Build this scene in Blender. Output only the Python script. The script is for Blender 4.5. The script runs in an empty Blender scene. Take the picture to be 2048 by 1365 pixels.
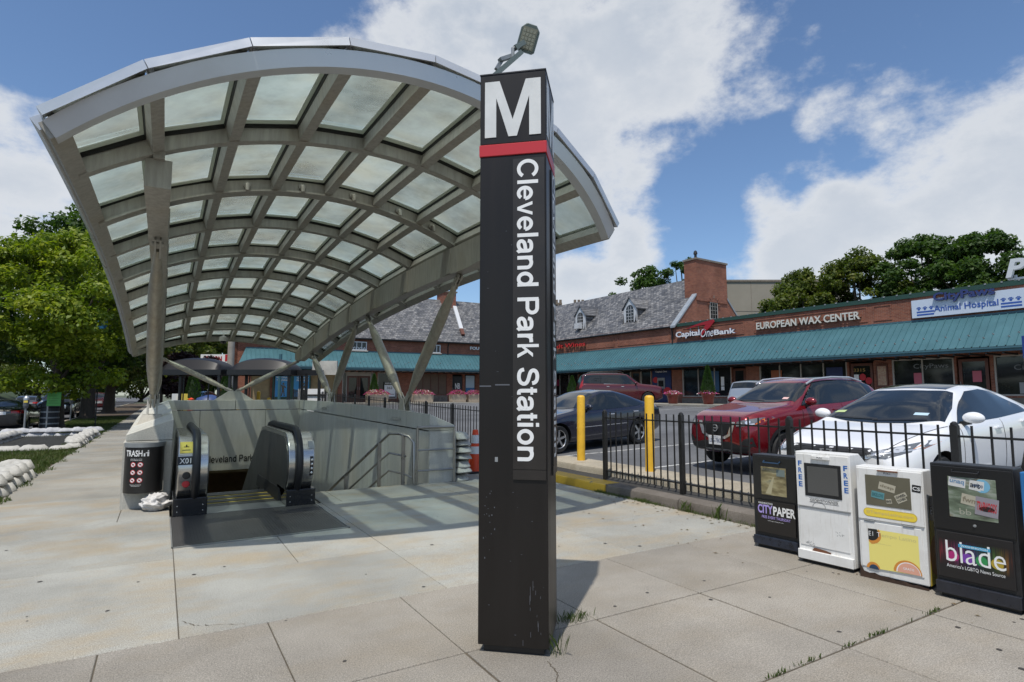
import bpy, bmesh, math, random
import numpy as np
from mathutils import Vector, Matrix
from mathutils.bvhtree import BVHTree
R = math.radians
sc = bpy.context.scene
COL = sc.collection
rng = random.Random(7)

# ---------------------------------------------------------------- camera
cam = bpy.data.cameras.new('camera'); camo = bpy.data.objects.new('camera', cam); COL.objects.link(camo)
camo.location = (0, 0, 1.5)
camo.rotation_euler = (R(90 + 5.317), 0, R(-31.073))
cam.sensor_width = 36; cam.lens = 36 * 1155 / 2048.0
cam.clip_start = 0.05; cam.clip_end = 3000
sc.camera = camo
# ---------------------------------------------------------------- light
SUN = Vector((-.343, -.295, 1.0)).normalized()
sl = bpy.data.lights.new('sun', 'SUN'); sl.energy = 4.2; sl.angle = R(0.6); sl.color = (1.0, .955, .88)
so = bpy.data.objects.new('sun', sl); COL.objects.link(so)
so.rotation_euler = (-SUN).to_track_quat('-Z', 'Y').to_euler(); so.location = (-20, -17, 60)
sc.view_settings.view_transform = 'Standard'; sc.view_settings.look = 'None'
sc.view_settings.gamma = 1; sc.view_settings.exposure = -0.12
sc.view_settings.use_curve_mapping = False
sc.render.engine = 'CYCLES'
sc.cycles.max_bounces = 8; sc.cycles.transparent_max_bounces = 12; sc.cycles.use_denoising = True
sc.cycles.caustics_reflective = False; sc.cycles.caustics_refractive = False
# ---------------------------------------------------------------- sky with clouds
w = bpy.data.worlds.new('World'); sc.world = w; w.use_nodes = True
nt = w.node_tree; N = nt.nodes; L = nt.links; N.clear()
def nd(t, **k):
    n = N.new(t)
    for a, b in k.items(): setattr(n, a, b)
    return n
def mth(op, a, b=None, c=None, clamp=False):
    n = N.new('ShaderNodeMath'); n.operation = op; n.use_clamp = clamp
    for i, v in enumerate((a, b, c)):
        if v is None: continue
        if isinstance(v, (int, float)): n.inputs[i].default_value = v
        else: L.new(v, n.inputs[i])
    return n.outputs[0]
out = nd('ShaderNodeOutputWorld'); bg = nd('ShaderNodeBackground'); bg.inputs[1].default_value = 0.10
sky = nd('ShaderNodeTexSky', sky_type='NISHITA'); sky.sun_disc = False
sky.sun_elevation = R(65.6); sky.sun_rotation = R(229.3); sky.altitude = 100; sky.air_density = 1.0; sky.dust_density = .6; sky.ozone_density = 2.2
tc = nd('ShaderNodeTexCoord'); dirv = tc.outputs['Generated']
def noise(scale, detail, rough, off, zs=1.0):
    mp = nd('ShaderNodeMapping'); mp.inputs['Location'].default_value = off; mp.inputs['Scale'].default_value = (1, 1, zs)
    L.new(dirv, mp.inputs['Vector'])
    n = nd('ShaderNodeTexNoise'); n.inputs['Scale'].default_value = scale; n.inputs['Detail'].default_value = detail
    n.inputs['Roughness'].default_value = rough; L.new(mp.outputs[0], n.inputs['Vector']); return n.outputs['Fac']
f1 = noise(4.2, 10, .58, (1.3, .2, 4.1), 1.7); f2 = noise(13.0, 9, .62, (5.1, 2.2, .7), 1.5)
fb = mth('MULTIPLY_ADD', mth('ADD', mth('MULTIPLY', f1, .66), mth('MULTIPLY', f2, .34)), 1.75, -.875)
# cloud banks: direction of the middle, angular radius, weight
BANKS = [((.446, .739, .505), .24, .25), ((.60, .65, .46), .22, .25), ((.30, .80, .52), .20, .20), ((.52, .60, .60), .24, .25), ((.70, .53, .50), .18, .22), ((.55, .74, .36), .14, .18), ((.16, .86, .47), .10, .10),
         ((.87, .42, .24), .17, .42), ((.95, .22, .22), .20, .46), ((.80, .55, .20), .09, .30), ((.93, .25, .33), .12, .34), ((.84, .50, .26), .09, .26),
         ((-.24, .93, .28), .15, .34), ((-.20, .96, .17), .17, .36), ((-.08, .93, .36), .07, .26), ((.02, .90, .44), .05, .20),
         ((.68, .71, .24), .06, .30), ((.64, .75, .14), .11, .30), ((.585, .79, .20), .07, .28), ((.78, .55, .30), .05, .26), ((.80, .46, .40), .05, .22), ((.63, .70, .30), .08, .22),
         ((.88, .16, .44), .10, .14), ((.18, .95, .24), .14, .28)]
acc = None
for c, r, wt in BANKS:
    v = Vector(c).normalized()
    d = nd('ShaderNodeVectorMath', operation='DISTANCE'); L.new(dirv, d.inputs[0]); d.inputs[1].default_value = v
    mr = nd('ShaderNodeMapRange', interpolation_type='SMOOTHERSTEP'); mr.inputs['From Min'].default_value = r * 1.35; mr.inputs['From Max'].default_value = 0.0
    mr.inputs['To Min'].default_value = 0; mr.inputs['To Max'].default_value = wt; L.new(d.outputs['Value'], mr.inputs['Value'])
    acc = mr.outputs[0] if acc is None else mth('ADD', acc, mr.outputs[0])
# elsewhere in the sky broken cumulus goes on; cloud is added overhead to brighten the roof panes
sx = nd('ShaderNodeSeparateXYZ'); L.new(dirv, sx.inputs[0])
dv = nd('ShaderNodeVectorMath', operation='DOT_PRODUCT'); L.new(dirv, dv.inputs[0]); dv.inputs[1].default_value = Vector((.516, .857, .2)).normalized()
away = nd('ShaderNodeMapRange'); away.inputs['From Min'].default_value = .62; away.inputs['From Max'].default_value = .3; away.inputs['To Min'].default_value = 0; away.inputs['To Max'].default_value = .16
L.new(dv.outputs['Value'], away.inputs['Value'])
over = nd('ShaderNodeMapRange', interpolation_type='SMOOTHSTEP'); over.inputs['From Min'].default_value = .60; over.inputs['From Max'].default_value = .85; over.inputs['To Min'].default_value = 0; over.inputs['To Max'].default_value = .24; L.new(sx.outputs['Z'], over.inputs['Value'])
dens = mth('ADD', mth('ADD', acc, fb), mth('MAXIMUM', away.outputs[0], over.outputs[0]))
cm = nd('ShaderNodeMapRange', interpolation_type='SMOOTHSTEP'); cm.inputs['From Min'].default_value = .10; cm.inputs['From Max'].default_value = .40
L.new(dens, cm.inputs['Value'])
core = nd('ShaderNodeMapRange', interpolation_type='SMOOTHSTEP'); core.inputs['From Min'].default_value = .26; core.inputs['From Max'].default_value = .62; L.new(dens, core.inputs['Value'])
gn = noise(5.5, 6, .55, (9.1, 3.3, 1.9), 1.6)
grey = mth('MULTIPLY', core.outputs[0], mth('MULTIPLY_ADD', gn, 1.6, -.10, clamp=True), clamp=True)
hi = nd('ShaderNodeMapRange'); hi.inputs['From Min'].default_value = .1; hi.inputs['From Max'].default_value = .55; hi.inputs['To Min'].default_value = .55; hi.inputs['To Max'].default_value = 1.0; L.new(sx.outputs['Z'], hi.inputs['Value'])
grey = mth('MULTIPLY', grey, hi.outputs[0])
cc = nd('ShaderNodeMix', data_type='RGBA'); cc.inputs['A'].default_value = (8.2, 8.45, 8.8, 1); cc.inputs['B'].default_value = (5.2, 5.9, 6.9, 1); L.new(grey, cc.inputs['Factor'])
mx = nd('ShaderNodeMix', data_type='RGBA'); L.new(mth('MULTIPLY', cm.outputs[0], .93), mx.inputs['Factor']); tint = nd('ShaderNodeMix', data_type='RGBA', blend_type='MULTIPLY'); tint.inputs['Factor'].default_value = 1; L.new(sky.outputs[0], tint.inputs['A']); tint.inputs['B'].default_value = (1.27, 1.40, 1.52, 1); L.new(tint.outputs['Result'], mx.inputs['A']); L.new(cc.outputs['Result'], mx.inputs['B'])
L.new(mx.outputs['Result'], bg.inputs[0]); L.new(bg.outputs[0], out.inputs[0])

# ---------------------------------------------------------------- materials
MATS = {}
def mat(name, col, rough=.6, metal=0., var=0., vscale=3., bump=0., bscale=40., spec=.5, coat=0., streak=None, detail=6):
    if name in MATS: return MATS[name]
    m = bpy.data.materials.new(name); m.use_nodes = True; t = m.node_tree; b = t.nodes['Principled BSDF']
    b.inputs['Base Color'].default_value = (*col, 1); b.inputs['Roughness'].default_value = rough; b.inputs['Metallic'].default_value = metal
    b.inputs['Specular IOR Level'].default_value = spec; b.inputs['Coat Weight'].default_value = coat; b.inputs['Coat Roughness'].default_value = .04
    co = t.nodes.new('ShaderNodeTexCoord')
    if var > 0:
        n = t.nodes.new('ShaderNodeTexNoise'); n.inputs['Scale'].default_value = vscale; n.inputs['Detail'].default_value = detail; n.inputs['Roughness'].default_value = .65
        mp = t.nodes.new('ShaderNodeMapping'); t.links.new(co.outputs['Object'], mp.inputs[0]); t.links.new(mp.outputs[0], n.inputs['Vector'])
        if streak: mp.inputs['Scale'].default_value = streak
        r = t.nodes.new('ShaderNodeMapRange'); r.inputs['From Min'].default_value = .3; r.inputs['From Max'].default_value = .7
        r.inputs['To Min'].default_value = 1 - var; r.inputs['To Max'].default_value = 1 + var
        t.links.new(n.outputs['Fac'], r.inputs['Value'])
        mu = t.nodes.new('ShaderNodeVectorMath'); mu.operation = 'SCALE'; mu.inputs[0].default_value = col; t.links.new(r.outputs[0], mu.inputs['Scale'])
        t.links.new(mu.outputs[0], b.inputs['Base Color'])
        r2 = t.nodes.new('ShaderNodeMapRange'); r2.inputs['To Min'].default_value = max(0, rough - .12); r2.inputs['To Max'].default_value = min(1, rough + .12)
        t.links.new(n.outputs['Fac'], r2.inputs['Value']); t.links.new(r2.outputs[0], b.inputs['Roughness'])
    if bump > 0:
        n2 = t.nodes.new('ShaderNodeTexNoise'); n2.inputs['Scale'].default_value = bscale; n2.inputs['Detail'].default_value = 5
        t.links.new(co.outputs['Object'], n2.inputs['Vector'])
        bp = t.nodes.new('ShaderNodeBump'); bp.inputs['Strength'].default_value = bump; bp.inputs['Distance'].default_value = .02
        t.links.new(n2.outputs['Fac'], bp.inputs['Height']); t.links.new(bp.outputs[0], b.inputs['Normal'])
    MATS[name] = m; return m
class NT:
    """small helper for hand written node materials"""
    def __init__(s, name):
        s.m = bpy.data.materials.new(name); s.m.use_nodes = True; s.t = s.m.node_tree; s.b = s.t.nodes['Principled BSDF']; MATS[name] = s.m
    def n(s, ty, **k):
        q = s.t.nodes.new(ty)
        for a, v in k.items():
            if hasattr(q, a): setattr(q, a, v)
            else: q.inputs[a.replace('_', ' ')].default_value = v
        return q
    def l(s, a, b): s.t.links.new(a, b)
    def ramp(s, fac, stops, interp='LINEAR'):
        r = s.n('ShaderNodeValToRGB'); r.color_ramp.interpolation = interp; e = r.color_ramp.elements
        while len(e) < len(stops): e.new(.5)
        for i, (p_, c) in enumerate(stops): e[i].position = p_; e[i].color = (*c, 1)
        s.l(fac, r.inputs[0]); return r.outputs[0]
    def mix(s, fac, a, b, mode='MIX'):
        q = s.n('ShaderNodeMix', data_type='RGBA', blend_type=mode)
        for v, i in ((fac, 'Factor'), (a, 'A'), (b, 'B')):
            if isinstance(v, tuple): q.inputs[i].default_value = (*v, 1)
            elif isinstance(v, (int, float)): q.inputs[i].default_value = v
            else: s.l(v, q.inputs[i])
        return q.outputs['Result']
    def noise(s, vec, scale, detail=5, rough=.6):
        q = s.n('ShaderNodeTexNoise'); q.inputs['Scale'].default_value = scale; q.inputs['Detail'].default_value = detail; q.inputs['Roughness'].default_value = rough
        s.l(vec, q.inputs['Vector']); return q.outputs['Fac']
    def coord(s, which='Object', scale=(1, 1, 1), loc=(0, 0, 0)):
        c = s.n('ShaderNodeTexCoord'); mp = s.n('ShaderNodeMapping'); mp.inputs['Scale'].default_value = scale; mp.inputs['Location'].default_value = loc
        s.l(c.outputs[which], mp.inputs[0]); return mp.outputs[0]
    def rng(s, v, a, b, c, d):
        q = s.n('ShaderNodeMapRange')
        for k, x in zip(('From Min', 'From Max', 'To Min', 'To Max'), (a, b, c, d)): q.inputs[k].default_value = x
        s.l(v, q.inputs['Value']); return q.outputs[0]
    def bump(s, h, st=.4, dist=.02):
        q = s.n('ShaderNodeBump'); q.inputs['Strength'].default_value = st; q.inputs['Distance'].default_value = dist; s.l(h, q.inputs['Height']); s.l(q.outputs[0], s.b.inputs['Normal'])
def world_pos(t):
    g = t.n('ShaderNodeNewGeometry'); return g.outputs['Position']

def slab_mat(name, base, stain, stain_amt, fine=.10):
    t = NT(name); P = world_pos(t); oi = t.n('ShaderNodeObjectInfo')
    big = t.noise(P, .55, 6, .62); med = t.noise(P, 2.4, 6, .6)
    mp = t.n('ShaderNodeMapping'); mp.inputs['Scale'].default_value = (.75, 1.5, 1); mp.inputs['Rotation'].default_value = (0, 0, .12); t.l(P, mp.inputs[0])
    strk = t.noise(mp.outputs[0], 1.5, 6, .65)
    fin = t.noise(P, 75, 3, .7); spk = t.noise(P, 135, 2, .65)
    c = t.mix(t.rng(big, .36, .62, 0, 1), tuple(x * .78 for x in base), tuple(x * 1.12 for x in base))
    c = t.mix(t.rng(strk, .46, .66, 0, stain_amt), c, stain); pt_ = t.noise(P, .95, 4, .55); c = t.mix(t.rng(pt_, .55, .68, 0, stain_amt * .8), c, stain)
    c = t.mix(t.rng(med, .54, .72, 0, .30), c, tuple(x * .74 for x in base))
    sc1 = t.n('ShaderNodeVectorMath', operation='SCALE'); t.l(c, sc1.inputs[0]); t.l(t.rng(fin, .3, .7, 1 - fine, 1 + fine), sc1.inputs['Scale'])
    sc2 = t.n('ShaderNodeVectorMath', operation='SCALE'); t.l(sc1.outputs[0], sc2.inputs[0]); t.l(t.rng(spk, .3, .7, .62, 1.38), sc2.inputs['Scale'])
    sc3 = t.n('ShaderNodeVectorMath', operation='SCALE'); t.l(sc2.outputs[0], sc3.inputs[0]); t.l(t.rng(oi.outputs['Random'], 0, 1, .93, 1.06), sc3.inputs['Scale'])
    t.l(sc3.outputs[0], t.b.inputs['Base Color']); t.b.inputs['Roughness'].default_value = .8; t.b.inputs['Specular IOR Level'].default_value = .3
    t.bump(fin, .25, .01); return t.m
M_granite = slab_mat('pale_granite', (.345, .338, .305), (.36, .275, .165), .50)
M_concrete = slab_mat('old_concrete', (.298, .272, .234), (.25, .21, .155), .38, .15)
M_walk = slab_mat('sidewalk_concrete', (.285, .275, .245), (.30, .24, .16), .4)
M_joint = mat('joint_dirt', (.10, .082, .058), .95, var=.4, vscale=9)
def asphalt(name, c):
    t = NT(name); P = world_pos(t)
    a = t.noise(P, .35, 6, .6); f = t.noise(P, 130, 3, .75); q = t.noise(P, 3, 5, .6)
    col = t.mix(t.rng(a, .35, .65, 0, 1), tuple(x * .8 for x in c), tuple(x * 1.2 for x in c))
    col = t.mix(t.rng(q, .58, .72, 0, .35), col, tuple(x * .6 for x in c))
    s1 = t.n('ShaderNodeVectorMath', operation='SCALE'); t.l(col, s1.inputs[0]); t.l(t.rng(f, .3, .7, .7, 1.35), s1.inputs['Scale'])
    t.l(s1.outputs[0], t.b.inputs['Base Color']); t.b.inputs['Roughness'].default_value = .85; t.b.inputs['Specular IOR Level'].default_value = .3; t.bump(f, .3, .01); return t.m
M_asph = asphalt('worn_asphalt', (.115, .118, .124)); M_asph2 = asphalt('dark_asphalt', (.045, .043, .04)); M_road = asphalt('road_asphalt', (.10, .10, .105))
M_kerb = slab_mat('kerb_concrete', (.36, .32, .25), (.22, .18, .12), .5); M_kerbd = slab_mat('dirty_kerb', (.16, .14, .12), (.10, .085, .07), .5)
def worn_paint(name, col, under, amt=.5, sc_=6):
    t = NT(name); P = t.coord('Object'); a = t.noise(P, sc_, 8, .7); b = t.noise(P, 1.2, 5, .6)
    c = t.mix(t.rng(a, amt, amt + .06, 1, 0), under, col); c = t.mix(t.rng(b, .5, .7, 0, .3), c, tuple(x * .6 for x in col))
    t.l(c, t.b.inputs['Base Color']); t.b.inputs['Roughness'].default_value = .6; return t.m
M_kerby = worn_paint('worn_yellow_kerb_paint', (.66, .40, .04), (.22, .18, .12), .60)
M_line = worn_paint('worn_white_line_paint', (.55, .55, .53), (.16, .16, .16), .53, 9)
def gran_wall(name, base):
    t = NT(name); P = world_pos(t); mp = t.n('ShaderNodeMapping'); mp.inputs['Scale'].default_value = (3, 3, .35); t.l(P, mp.inputs[0])
    s = t.noise(mp.outputs[0], 2.2, 6, .65); f = t.noise(P, 120, 3, .7); b = t.noise(P, .9, 5, .6); oi = t.n('ShaderNodeObjectInfo')
    c = t.mix(t.rng(s, .4, .7, 0, .55), base, tuple(x * .68 for x in base)); c = t.mix(t.rng(b, .45, .7, 0, .4), c, (base[0] * .92, base[1] * .84, base[2] * .68))
    q = t.n('ShaderNodeVectorMath', operation='SCALE'); t.l(c, q.inputs[0]); t.l(t.rng(f, .3, .7, .82, 1.18), q.inputs['Scale'])
    q2 = t.n('ShaderNodeVectorMath', operation='SCALE'); t.l(q.outputs[0], q2.inputs[0]); t.l(t.rng(oi.outputs['Random'], 0, 1, .94, 1.05), q2.inputs['Scale'])
    t.l(q2.outputs[0], t.b.inputs['Base Color']); t.b.inputs['Roughness'].default_value = .7; return t.m
M_gwall = gran_wall('granite_wall_panels', (.54, .525, .47))
def brick_mat(name, c1, c2, mortar, bw=.21, bh=.072):
    t = NT(name); c = t.n('ShaderNodeTexCoord'); s = t.n('ShaderNodeSeparateXYZ'); t.l(c.outputs['Object'], s.inputs[0])
    ad = t.n('ShaderNodeMath', operation='ADD'); t.l(s.outputs['X'], ad.inputs[0]); t.l(s.outputs['Y'], ad.inputs[1])
    cb = t.n('ShaderNodeCombineXYZ'); t.l(ad.outputs[0], cb.inputs['X']); t.l(s.outputs['Z'], cb.inputs['Y'])
    br = t.n('ShaderNodeTexBrick'); t.l(cb.outputs[0], br.inputs['Vector']); br.inputs['Scale'].default_value = 1
    br.inputs['Brick Width'].default_value = bw; br.inputs['Row Height'].default_value = bh; br.inputs['Mortar Size'].default_value = .006; br.inputs['Bias'].default_value = 0
    br.inputs['Color1'].default_value = (*c1, 1); br.inputs['Color2'].default_value = (*c2, 1); br.inputs['Mortar'].default_value = (*mortar, 1)
    big = t.noise(c.outputs['Object'], .7, 6, .65); med = t.noise(c.outputs['Object'], 4, 5, .6)
    q = t.n('ShaderNodeVectorMath', operation='SCALE'); t.l(br.outputs['Color'], q.inputs[0]); t.l(t.rng(big, .3, .7, .72, 1.25), q.inputs['Scale'])
    c3 = t.mix(t.rng(med, .58, .76, 0, .22), q.outputs[0], (.40, .30, .24))
    t.l(c3, t.b.inputs['Base Color']); t.b.inputs['Roughness'].default_value = .85; t.b.inputs['Specular IOR Level'].default_value = .25
    t.bump(br.outputs['Fac'], -.4, .01); return t.m
M_brick = brick_mat('red_brick', (.28, .10, .058), (.19, .062, .040), (.27, .19, .145))
def slate_mat():
    t = NT('grey_slate'); c = t.n('ShaderNodeTexCoord'); s = t.n('ShaderNodeSeparateXYZ'); t.l(c.outputs['Object'], s.inputs[0])
    cb = t.n('ShaderNodeCombineXYZ'); ad = t.n('ShaderNodeMath', operation='ADD'); t.l(s.outputs['X'], ad.inputs[0]); t.l(s.outputs['Y'], ad.inputs[1])
    t.l(s.outputs['X'], cb.inputs['X']); t.l(s.outputs['Z'], cb.inputs['Y'])
    br = t.n('ShaderNodeTexBrick'); t.l(cb.outputs[0], br.inputs['Vector']); br.inputs['Scale'].default_value = 1
    br.inputs['Brick Width'].default_value = .30; br.inputs['Row Height'].default_value = .17; br.inputs['Mortar Size'].default_value = .016; br.inputs['Bias'].default_value = -.1
    br.inputs['Color1'].default_value = (.075, .078, .086, 1); br.inputs['Color2'].default_value = (.22, .215, .21, 1); br.inputs['Mortar'].default_value = (.028, .028, .032, 1)
    n = t.noise(c.outputs['Object'], 3.2, 5, .7); n2 = t.noise(c.outputs['Object'], .5, 5, .6)
    q = t.n('ShaderNodeVectorMath', operation='SCALE'); t.l(br.outputs['Color'], q.inputs[0]); t.l(t.rng(n, .3, .7, .5, 1.55), q.inputs['Scale'])
    q2 = t.n('ShaderNodeVectorMath', operation='SCALE'); t.l(q.outputs[0], q2.inputs[0]); t.l(t.rng(n2, .3, .7, .85, 1.15), q2.inputs['Scale'])
    t.l(q2.outputs[0], t.b.inputs['Base Color']); t.b.inputs['Roughness'].default_value = .55; t.bump(br.outputs['Fac'], -.6, .02); return t.m
M_slate = slate_mat()
def bronze(name, c, metal, rough, st):
    t = NT(name); P = world_pos(t); mp = t.n('ShaderNodeMapping'); mp.inputs['Scale'].default_value = st; t.l(P, mp.inputs[0])
    s = t.noise(mp.outputs[0], 3.0, 6, .65); b = t.noise(P, 1.1, 5, .6)
    col = t.mix(t.rng(s, .38, .72, 0, .6), tuple(x * 1.10 for x in c), tuple(x * .66 for x in c)); col = t.mix(t.rng(b, .5, .7, 0, .4), col, (c[0] * .95, c[1] * .80, c[2] * .58))
    t.l(col, t.b.inputs['Base Color']); t.b.inputs['Metallic'].default_value = metal; t.l(t.rng(s, .3, .7, rough, rough + .18), t.b.inputs['Roughness']); return t.m
M_steel = bronze('weathered_stainless_frame', (.365, .35, .315), .30, .42, (7, 7, .8)); M_steelb = mat('clean_stainless_fascia', (.62, .63, .645), .30, .38, var=.06, vscale=1.5)
M_strut = bronze('satin_steel_strut', (.38, .345, .28), .45, .42, (5, 5, .5))
M_gasket = mat('black_gasket', (.012, .012, .012), .7)
def pane_mat():
    t = NT('frosted_roof_glass'); P = world_pos(t); d1 = t.noise(P, .5, 3, .5); d2 = t.noise(P, 2, 4, .5)
    tr = t.n('ShaderNodeBsdfTransparent'); tl = t.n('ShaderNodeBsdfTranslucent'); gl = t.n('ShaderNodeBsdfGlossy'); gl.inputs['Roughness'].default_value = .06; gl.inputs['Color'].default_value = (.8, .85, .85, 1)
    df = t.n('ShaderNodeBsdfDiffuse'); df.inputs['Color'].default_value = (.30, .33, .30, 1)
    t.l(t.mix(t.rng(d1, .35, .65, 0, 1), (.84, .965, .965), (.95, .985, .94)), tr.inputs['Color'])
    t.l(t.mix(t.rng(d2, .4, .7, 0, 1), (.92, .985, .95), (.94, .95, .84)), tl.inputs['Color'])
    m1 = t.n('ShaderNodeMixShader'); d3 = t.n('ShaderNodeObjectInfo').outputs['Random']; ad_ = t.n('ShaderNodeMath', operation='ADD'); t.l(t.rng(t.noise(P, 1.1, 6, .65), .35, .65, .26, .48), ad_.inputs[0]); t.l(t.rng(d3, 0, 1, -.07, .07), ad_.inputs[1]); t.l(ad_.outputs[0], m1.inputs[0]); t.l(tr.outputs[0], m1.inputs[1]); t.l(tl.outputs[0], m1.inputs[2])
    m2 = t.n('ShaderNodeMixShader'); m2.inputs[0].default_value = .015; t.l(m1.outputs[0], m2.inputs[1]); t.l(df.outputs[0], m2.inputs[2])
    fr = t.n('ShaderNodeFresnel'); fr.inputs[0].default_value = 1.28
    m3 = t.n('ShaderNodeMixShader'); t.l(fr.outputs[0], m3.inputs[0]); t.l(m2.outputs[0], m3.inputs[1]); t.l(gl.outputs[0], m3.inputs[2])
    t.l(m3.outputs[0], t.t.nodes['Material Output'].inputs[0]); return t.m
M_pane = pane_mat()
def frit():
    t = NT('pale_frit_edge'); t.b.inputs['Base Color'].default_value = (.45, .46, .42, 1); tl = t.n('ShaderNodeBsdfTranslucent'); tl.inputs[0].default_value = (.55, .56, .50, 1); m = t.n('ShaderNodeMixShader'); m.inputs[0].default_value = .5
    t.l(t.b.outputs[0], m.inputs[1]); t.l(tl.outputs[0], m.inputs[2]); t.l(m.outputs[0], t.t.nodes['Material Output'].inputs[0]); return t.m
M_frit = frit()
M_sbrown = mat('dark_bronze_anodised', (.0125, .0102, .0088), .40, .0, spec=.35, var=.15, vscale=2.5, streak=(3, 3, .25))
M_spanel = mat('sign_panel_brown', (.024, .0195, .016), .40, .0, var=.15, vscale=4)
M_black = mat('black_paint', (.013, .013, .014), .40, var=.45, vscale=10); M_blackg = mat('gloss_black', (.010, .010, .011), .18, coat=.4)
M_white = mat('sign_white', (.80, .80, .79), .45, var=.05)
def enamel():
    t = NT('dirty_white_enamel'); P = world_pos(t); mp = t.n('ShaderNodeMapping'); mp.inputs['Scale'].default_value = (14, 14, 1.1); t.l(P, mp.inputs[0])
    st = t.noise(mp.outputs[0], 2.0, 6, .7); b = t.noise(P, 5, 6, .7); sp = t.noise(P, 38, 5, .75); c = t.mix(t.rng(b, .42, .68, 0, .5), (.76, .755, .735), (.60, .585, .55)); c = t.mix(t.rng(st, .55, .72, 0, .55), c, (.42, .38, .32))
    c = t.mix(t.rng(sp, .70, .74, 0, .8), c, (.22, .13, .08)); t.l(c, t.b.inputs['Base Color']); t.l(t.rng(b, .3, .7, .28, .5), t.b.inputs['Roughness']); return t.m
M_whited = enamel()
M_red = mat('sign_red', (.50, .022, .03), .4); M_rust = mat('rust', (.14, .055, .025), .85, var=.4, vscale=20)
M_yel = mat('bollard_yellow', (.74, .43, .03), .5, var=.12, vscale=5); M_yell = mat('flat_yellow', (.80, .62, .10), .5)
M_fence = mat('black_fence_paint', (.016, .015, .014), .4, var=.3, vscale=12)
M_galv = mat('galvanised_grey', (.30, .31, .31), .5, .5, var=.2); M_stain = mat('brushed_stainless', (.52, .50, .47), .22, .95, var=.15, vscale=3, streak=(1, 1, 30))
M_rail = mat('handrail_stainless', (.36, .34, .31), .30, .85, var=.2); M_rubber = mat('black_rubber', (.011, .011, .012), .5)
M_balu = mat('balustrade_grey', (.075, .072, .068), .35, .3, var=.15); M_plate = mat('ribbed_floor_plate', (.095, .09, .085), .45, .5, var=.2, vscale=2.5)
M_comb = mat('comb_plate_aluminium', (.36, .36, .34), .4, .6, var=.2); M_dark = mat('tunnel_brown', (.32, .24, .13), .8, var=.2)
M_teal = mat('teal_standing_seam_metal', (.056, .142, .165), .42, .1, var=.14, vscale=.8, spec=.4); M_teald = mat('teal_fascia', (.05, .125, .155), .45, var=.1)
M_trim = mat('cream_frame_paint', (.40, .37, .33), .55, var=.1); M_wood = mat('stained_wood_door', (.12, .042, .025), .45, var=.2, vscale=6)
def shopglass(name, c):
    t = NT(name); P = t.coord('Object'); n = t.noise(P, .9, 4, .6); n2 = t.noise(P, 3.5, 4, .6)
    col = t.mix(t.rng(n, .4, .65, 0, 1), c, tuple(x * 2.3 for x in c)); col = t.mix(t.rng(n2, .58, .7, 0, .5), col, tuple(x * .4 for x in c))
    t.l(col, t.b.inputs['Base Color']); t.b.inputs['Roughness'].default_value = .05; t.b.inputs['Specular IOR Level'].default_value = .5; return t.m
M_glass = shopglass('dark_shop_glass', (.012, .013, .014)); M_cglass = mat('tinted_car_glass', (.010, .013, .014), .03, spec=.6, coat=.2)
M_slatem = mat('stone_base_course', (.20, .17, .14), .8, var=.35, vscale=5); M_alum = mat('white_aluminium', (.60, .61, .62), .4, .2)
M_greenm = mat('dark_green_coping', (.02, .06, .045), .5); M_lead = mat('grey_flashing', (.34, .37, .40), .45, .3, var=.15)
M_bark = mat('tree_bark', (.075, .058, .042), .9, var=.35, vscale=9, bump=.6, bscale=25, streak=(3, 3, .6))
M_soil = mat('bare_soil', (.085, .062, .042), .95, var=.4, vscale=6, bump=.5)
M_bag = mat('sandbag_weave', (.47, .455, .415), .8, var=.16, vscale=7, bump=.35, bscale=60)
M_bagg = mat('grey_sandbag_weave', (.44, .44, .45), .8, var=.2, vscale=7, bump=.35, bscale=60)
def leaf_mat(name, stops, trans=.35):
    t = NT(name); g = t.n('ShaderNodeNewGeometry'); P = g.outputs['Position']; n = t.noise(P, .55, 3, .6)
    ad = t.n('ShaderNodeMath', operation='MULTIPLY_ADD'); t.l(g.outputs['Random Per Island'], ad.inputs[0]); ad.inputs[1].default_value = .55; t.l(t.rng(n, .3, .7, 0, .45), ad.inputs[2])
    c = t.ramp(ad.outputs[0], stops); t.l(c, t.b.inputs['Base Color']); t.b.inputs['Roughness'].default_value = .5; t.b.inputs['Specular IOR Level'].default_value = .35
    tl = t.n('ShaderNodeBsdfTranslucent'); br = t.n('ShaderNodeVectorMath', operation='MULTIPLY'); t.l(c, br.inputs[0]); br.inputs[1].default_value = (1.5, 1.7, .8); t.l(br.outputs[0], tl.inputs[0])
    mx_ = t.n('ShaderNodeMixShader'); mx_.inputs[0].default_value = trans; t.l(t.b.outputs[0], mx_.inputs[1]); t.l(tl.outputs[0], mx_.inputs[2]); t.l(mx_.outputs[0], t.t.nodes['Material Output'].inputs[0]); return t.m
M_leafd = leaf_mat('dark_green_leaves', [(0, (.024, .052, .010)), (.5, (.045, .090, .014)), (1, (.085, .14, .022))])
M_leafy = leaf_mat('yellow_green_leaves', [(0, (.07, .115, .010)), (.5, (.155, .215, .014)), (1, (.32, .34, .022))])
M_leafm = leaf_mat('mid_green_leaves', [(0, (.032, .052, .008)), (.45, (.07, .102, .012)), (.75, (.12, .14, .02)), (1, (.32, .29, .07))])
M_leafp = leaf_mat('plum_leaves', [(0, (.018, .008, .010)), (1, (.04, .015, .018))]); M_leafc = leaf_mat('conifer_needles', [(0, (.02, .055, .012)), (1, (.06, .12, .02))])
M_grass = leaf_mat('grass_blades', [(0, (.035, .06, .012)), (.5, (.065, .10, .02)), (1, (.13, .14, .045))], .25)
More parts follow.
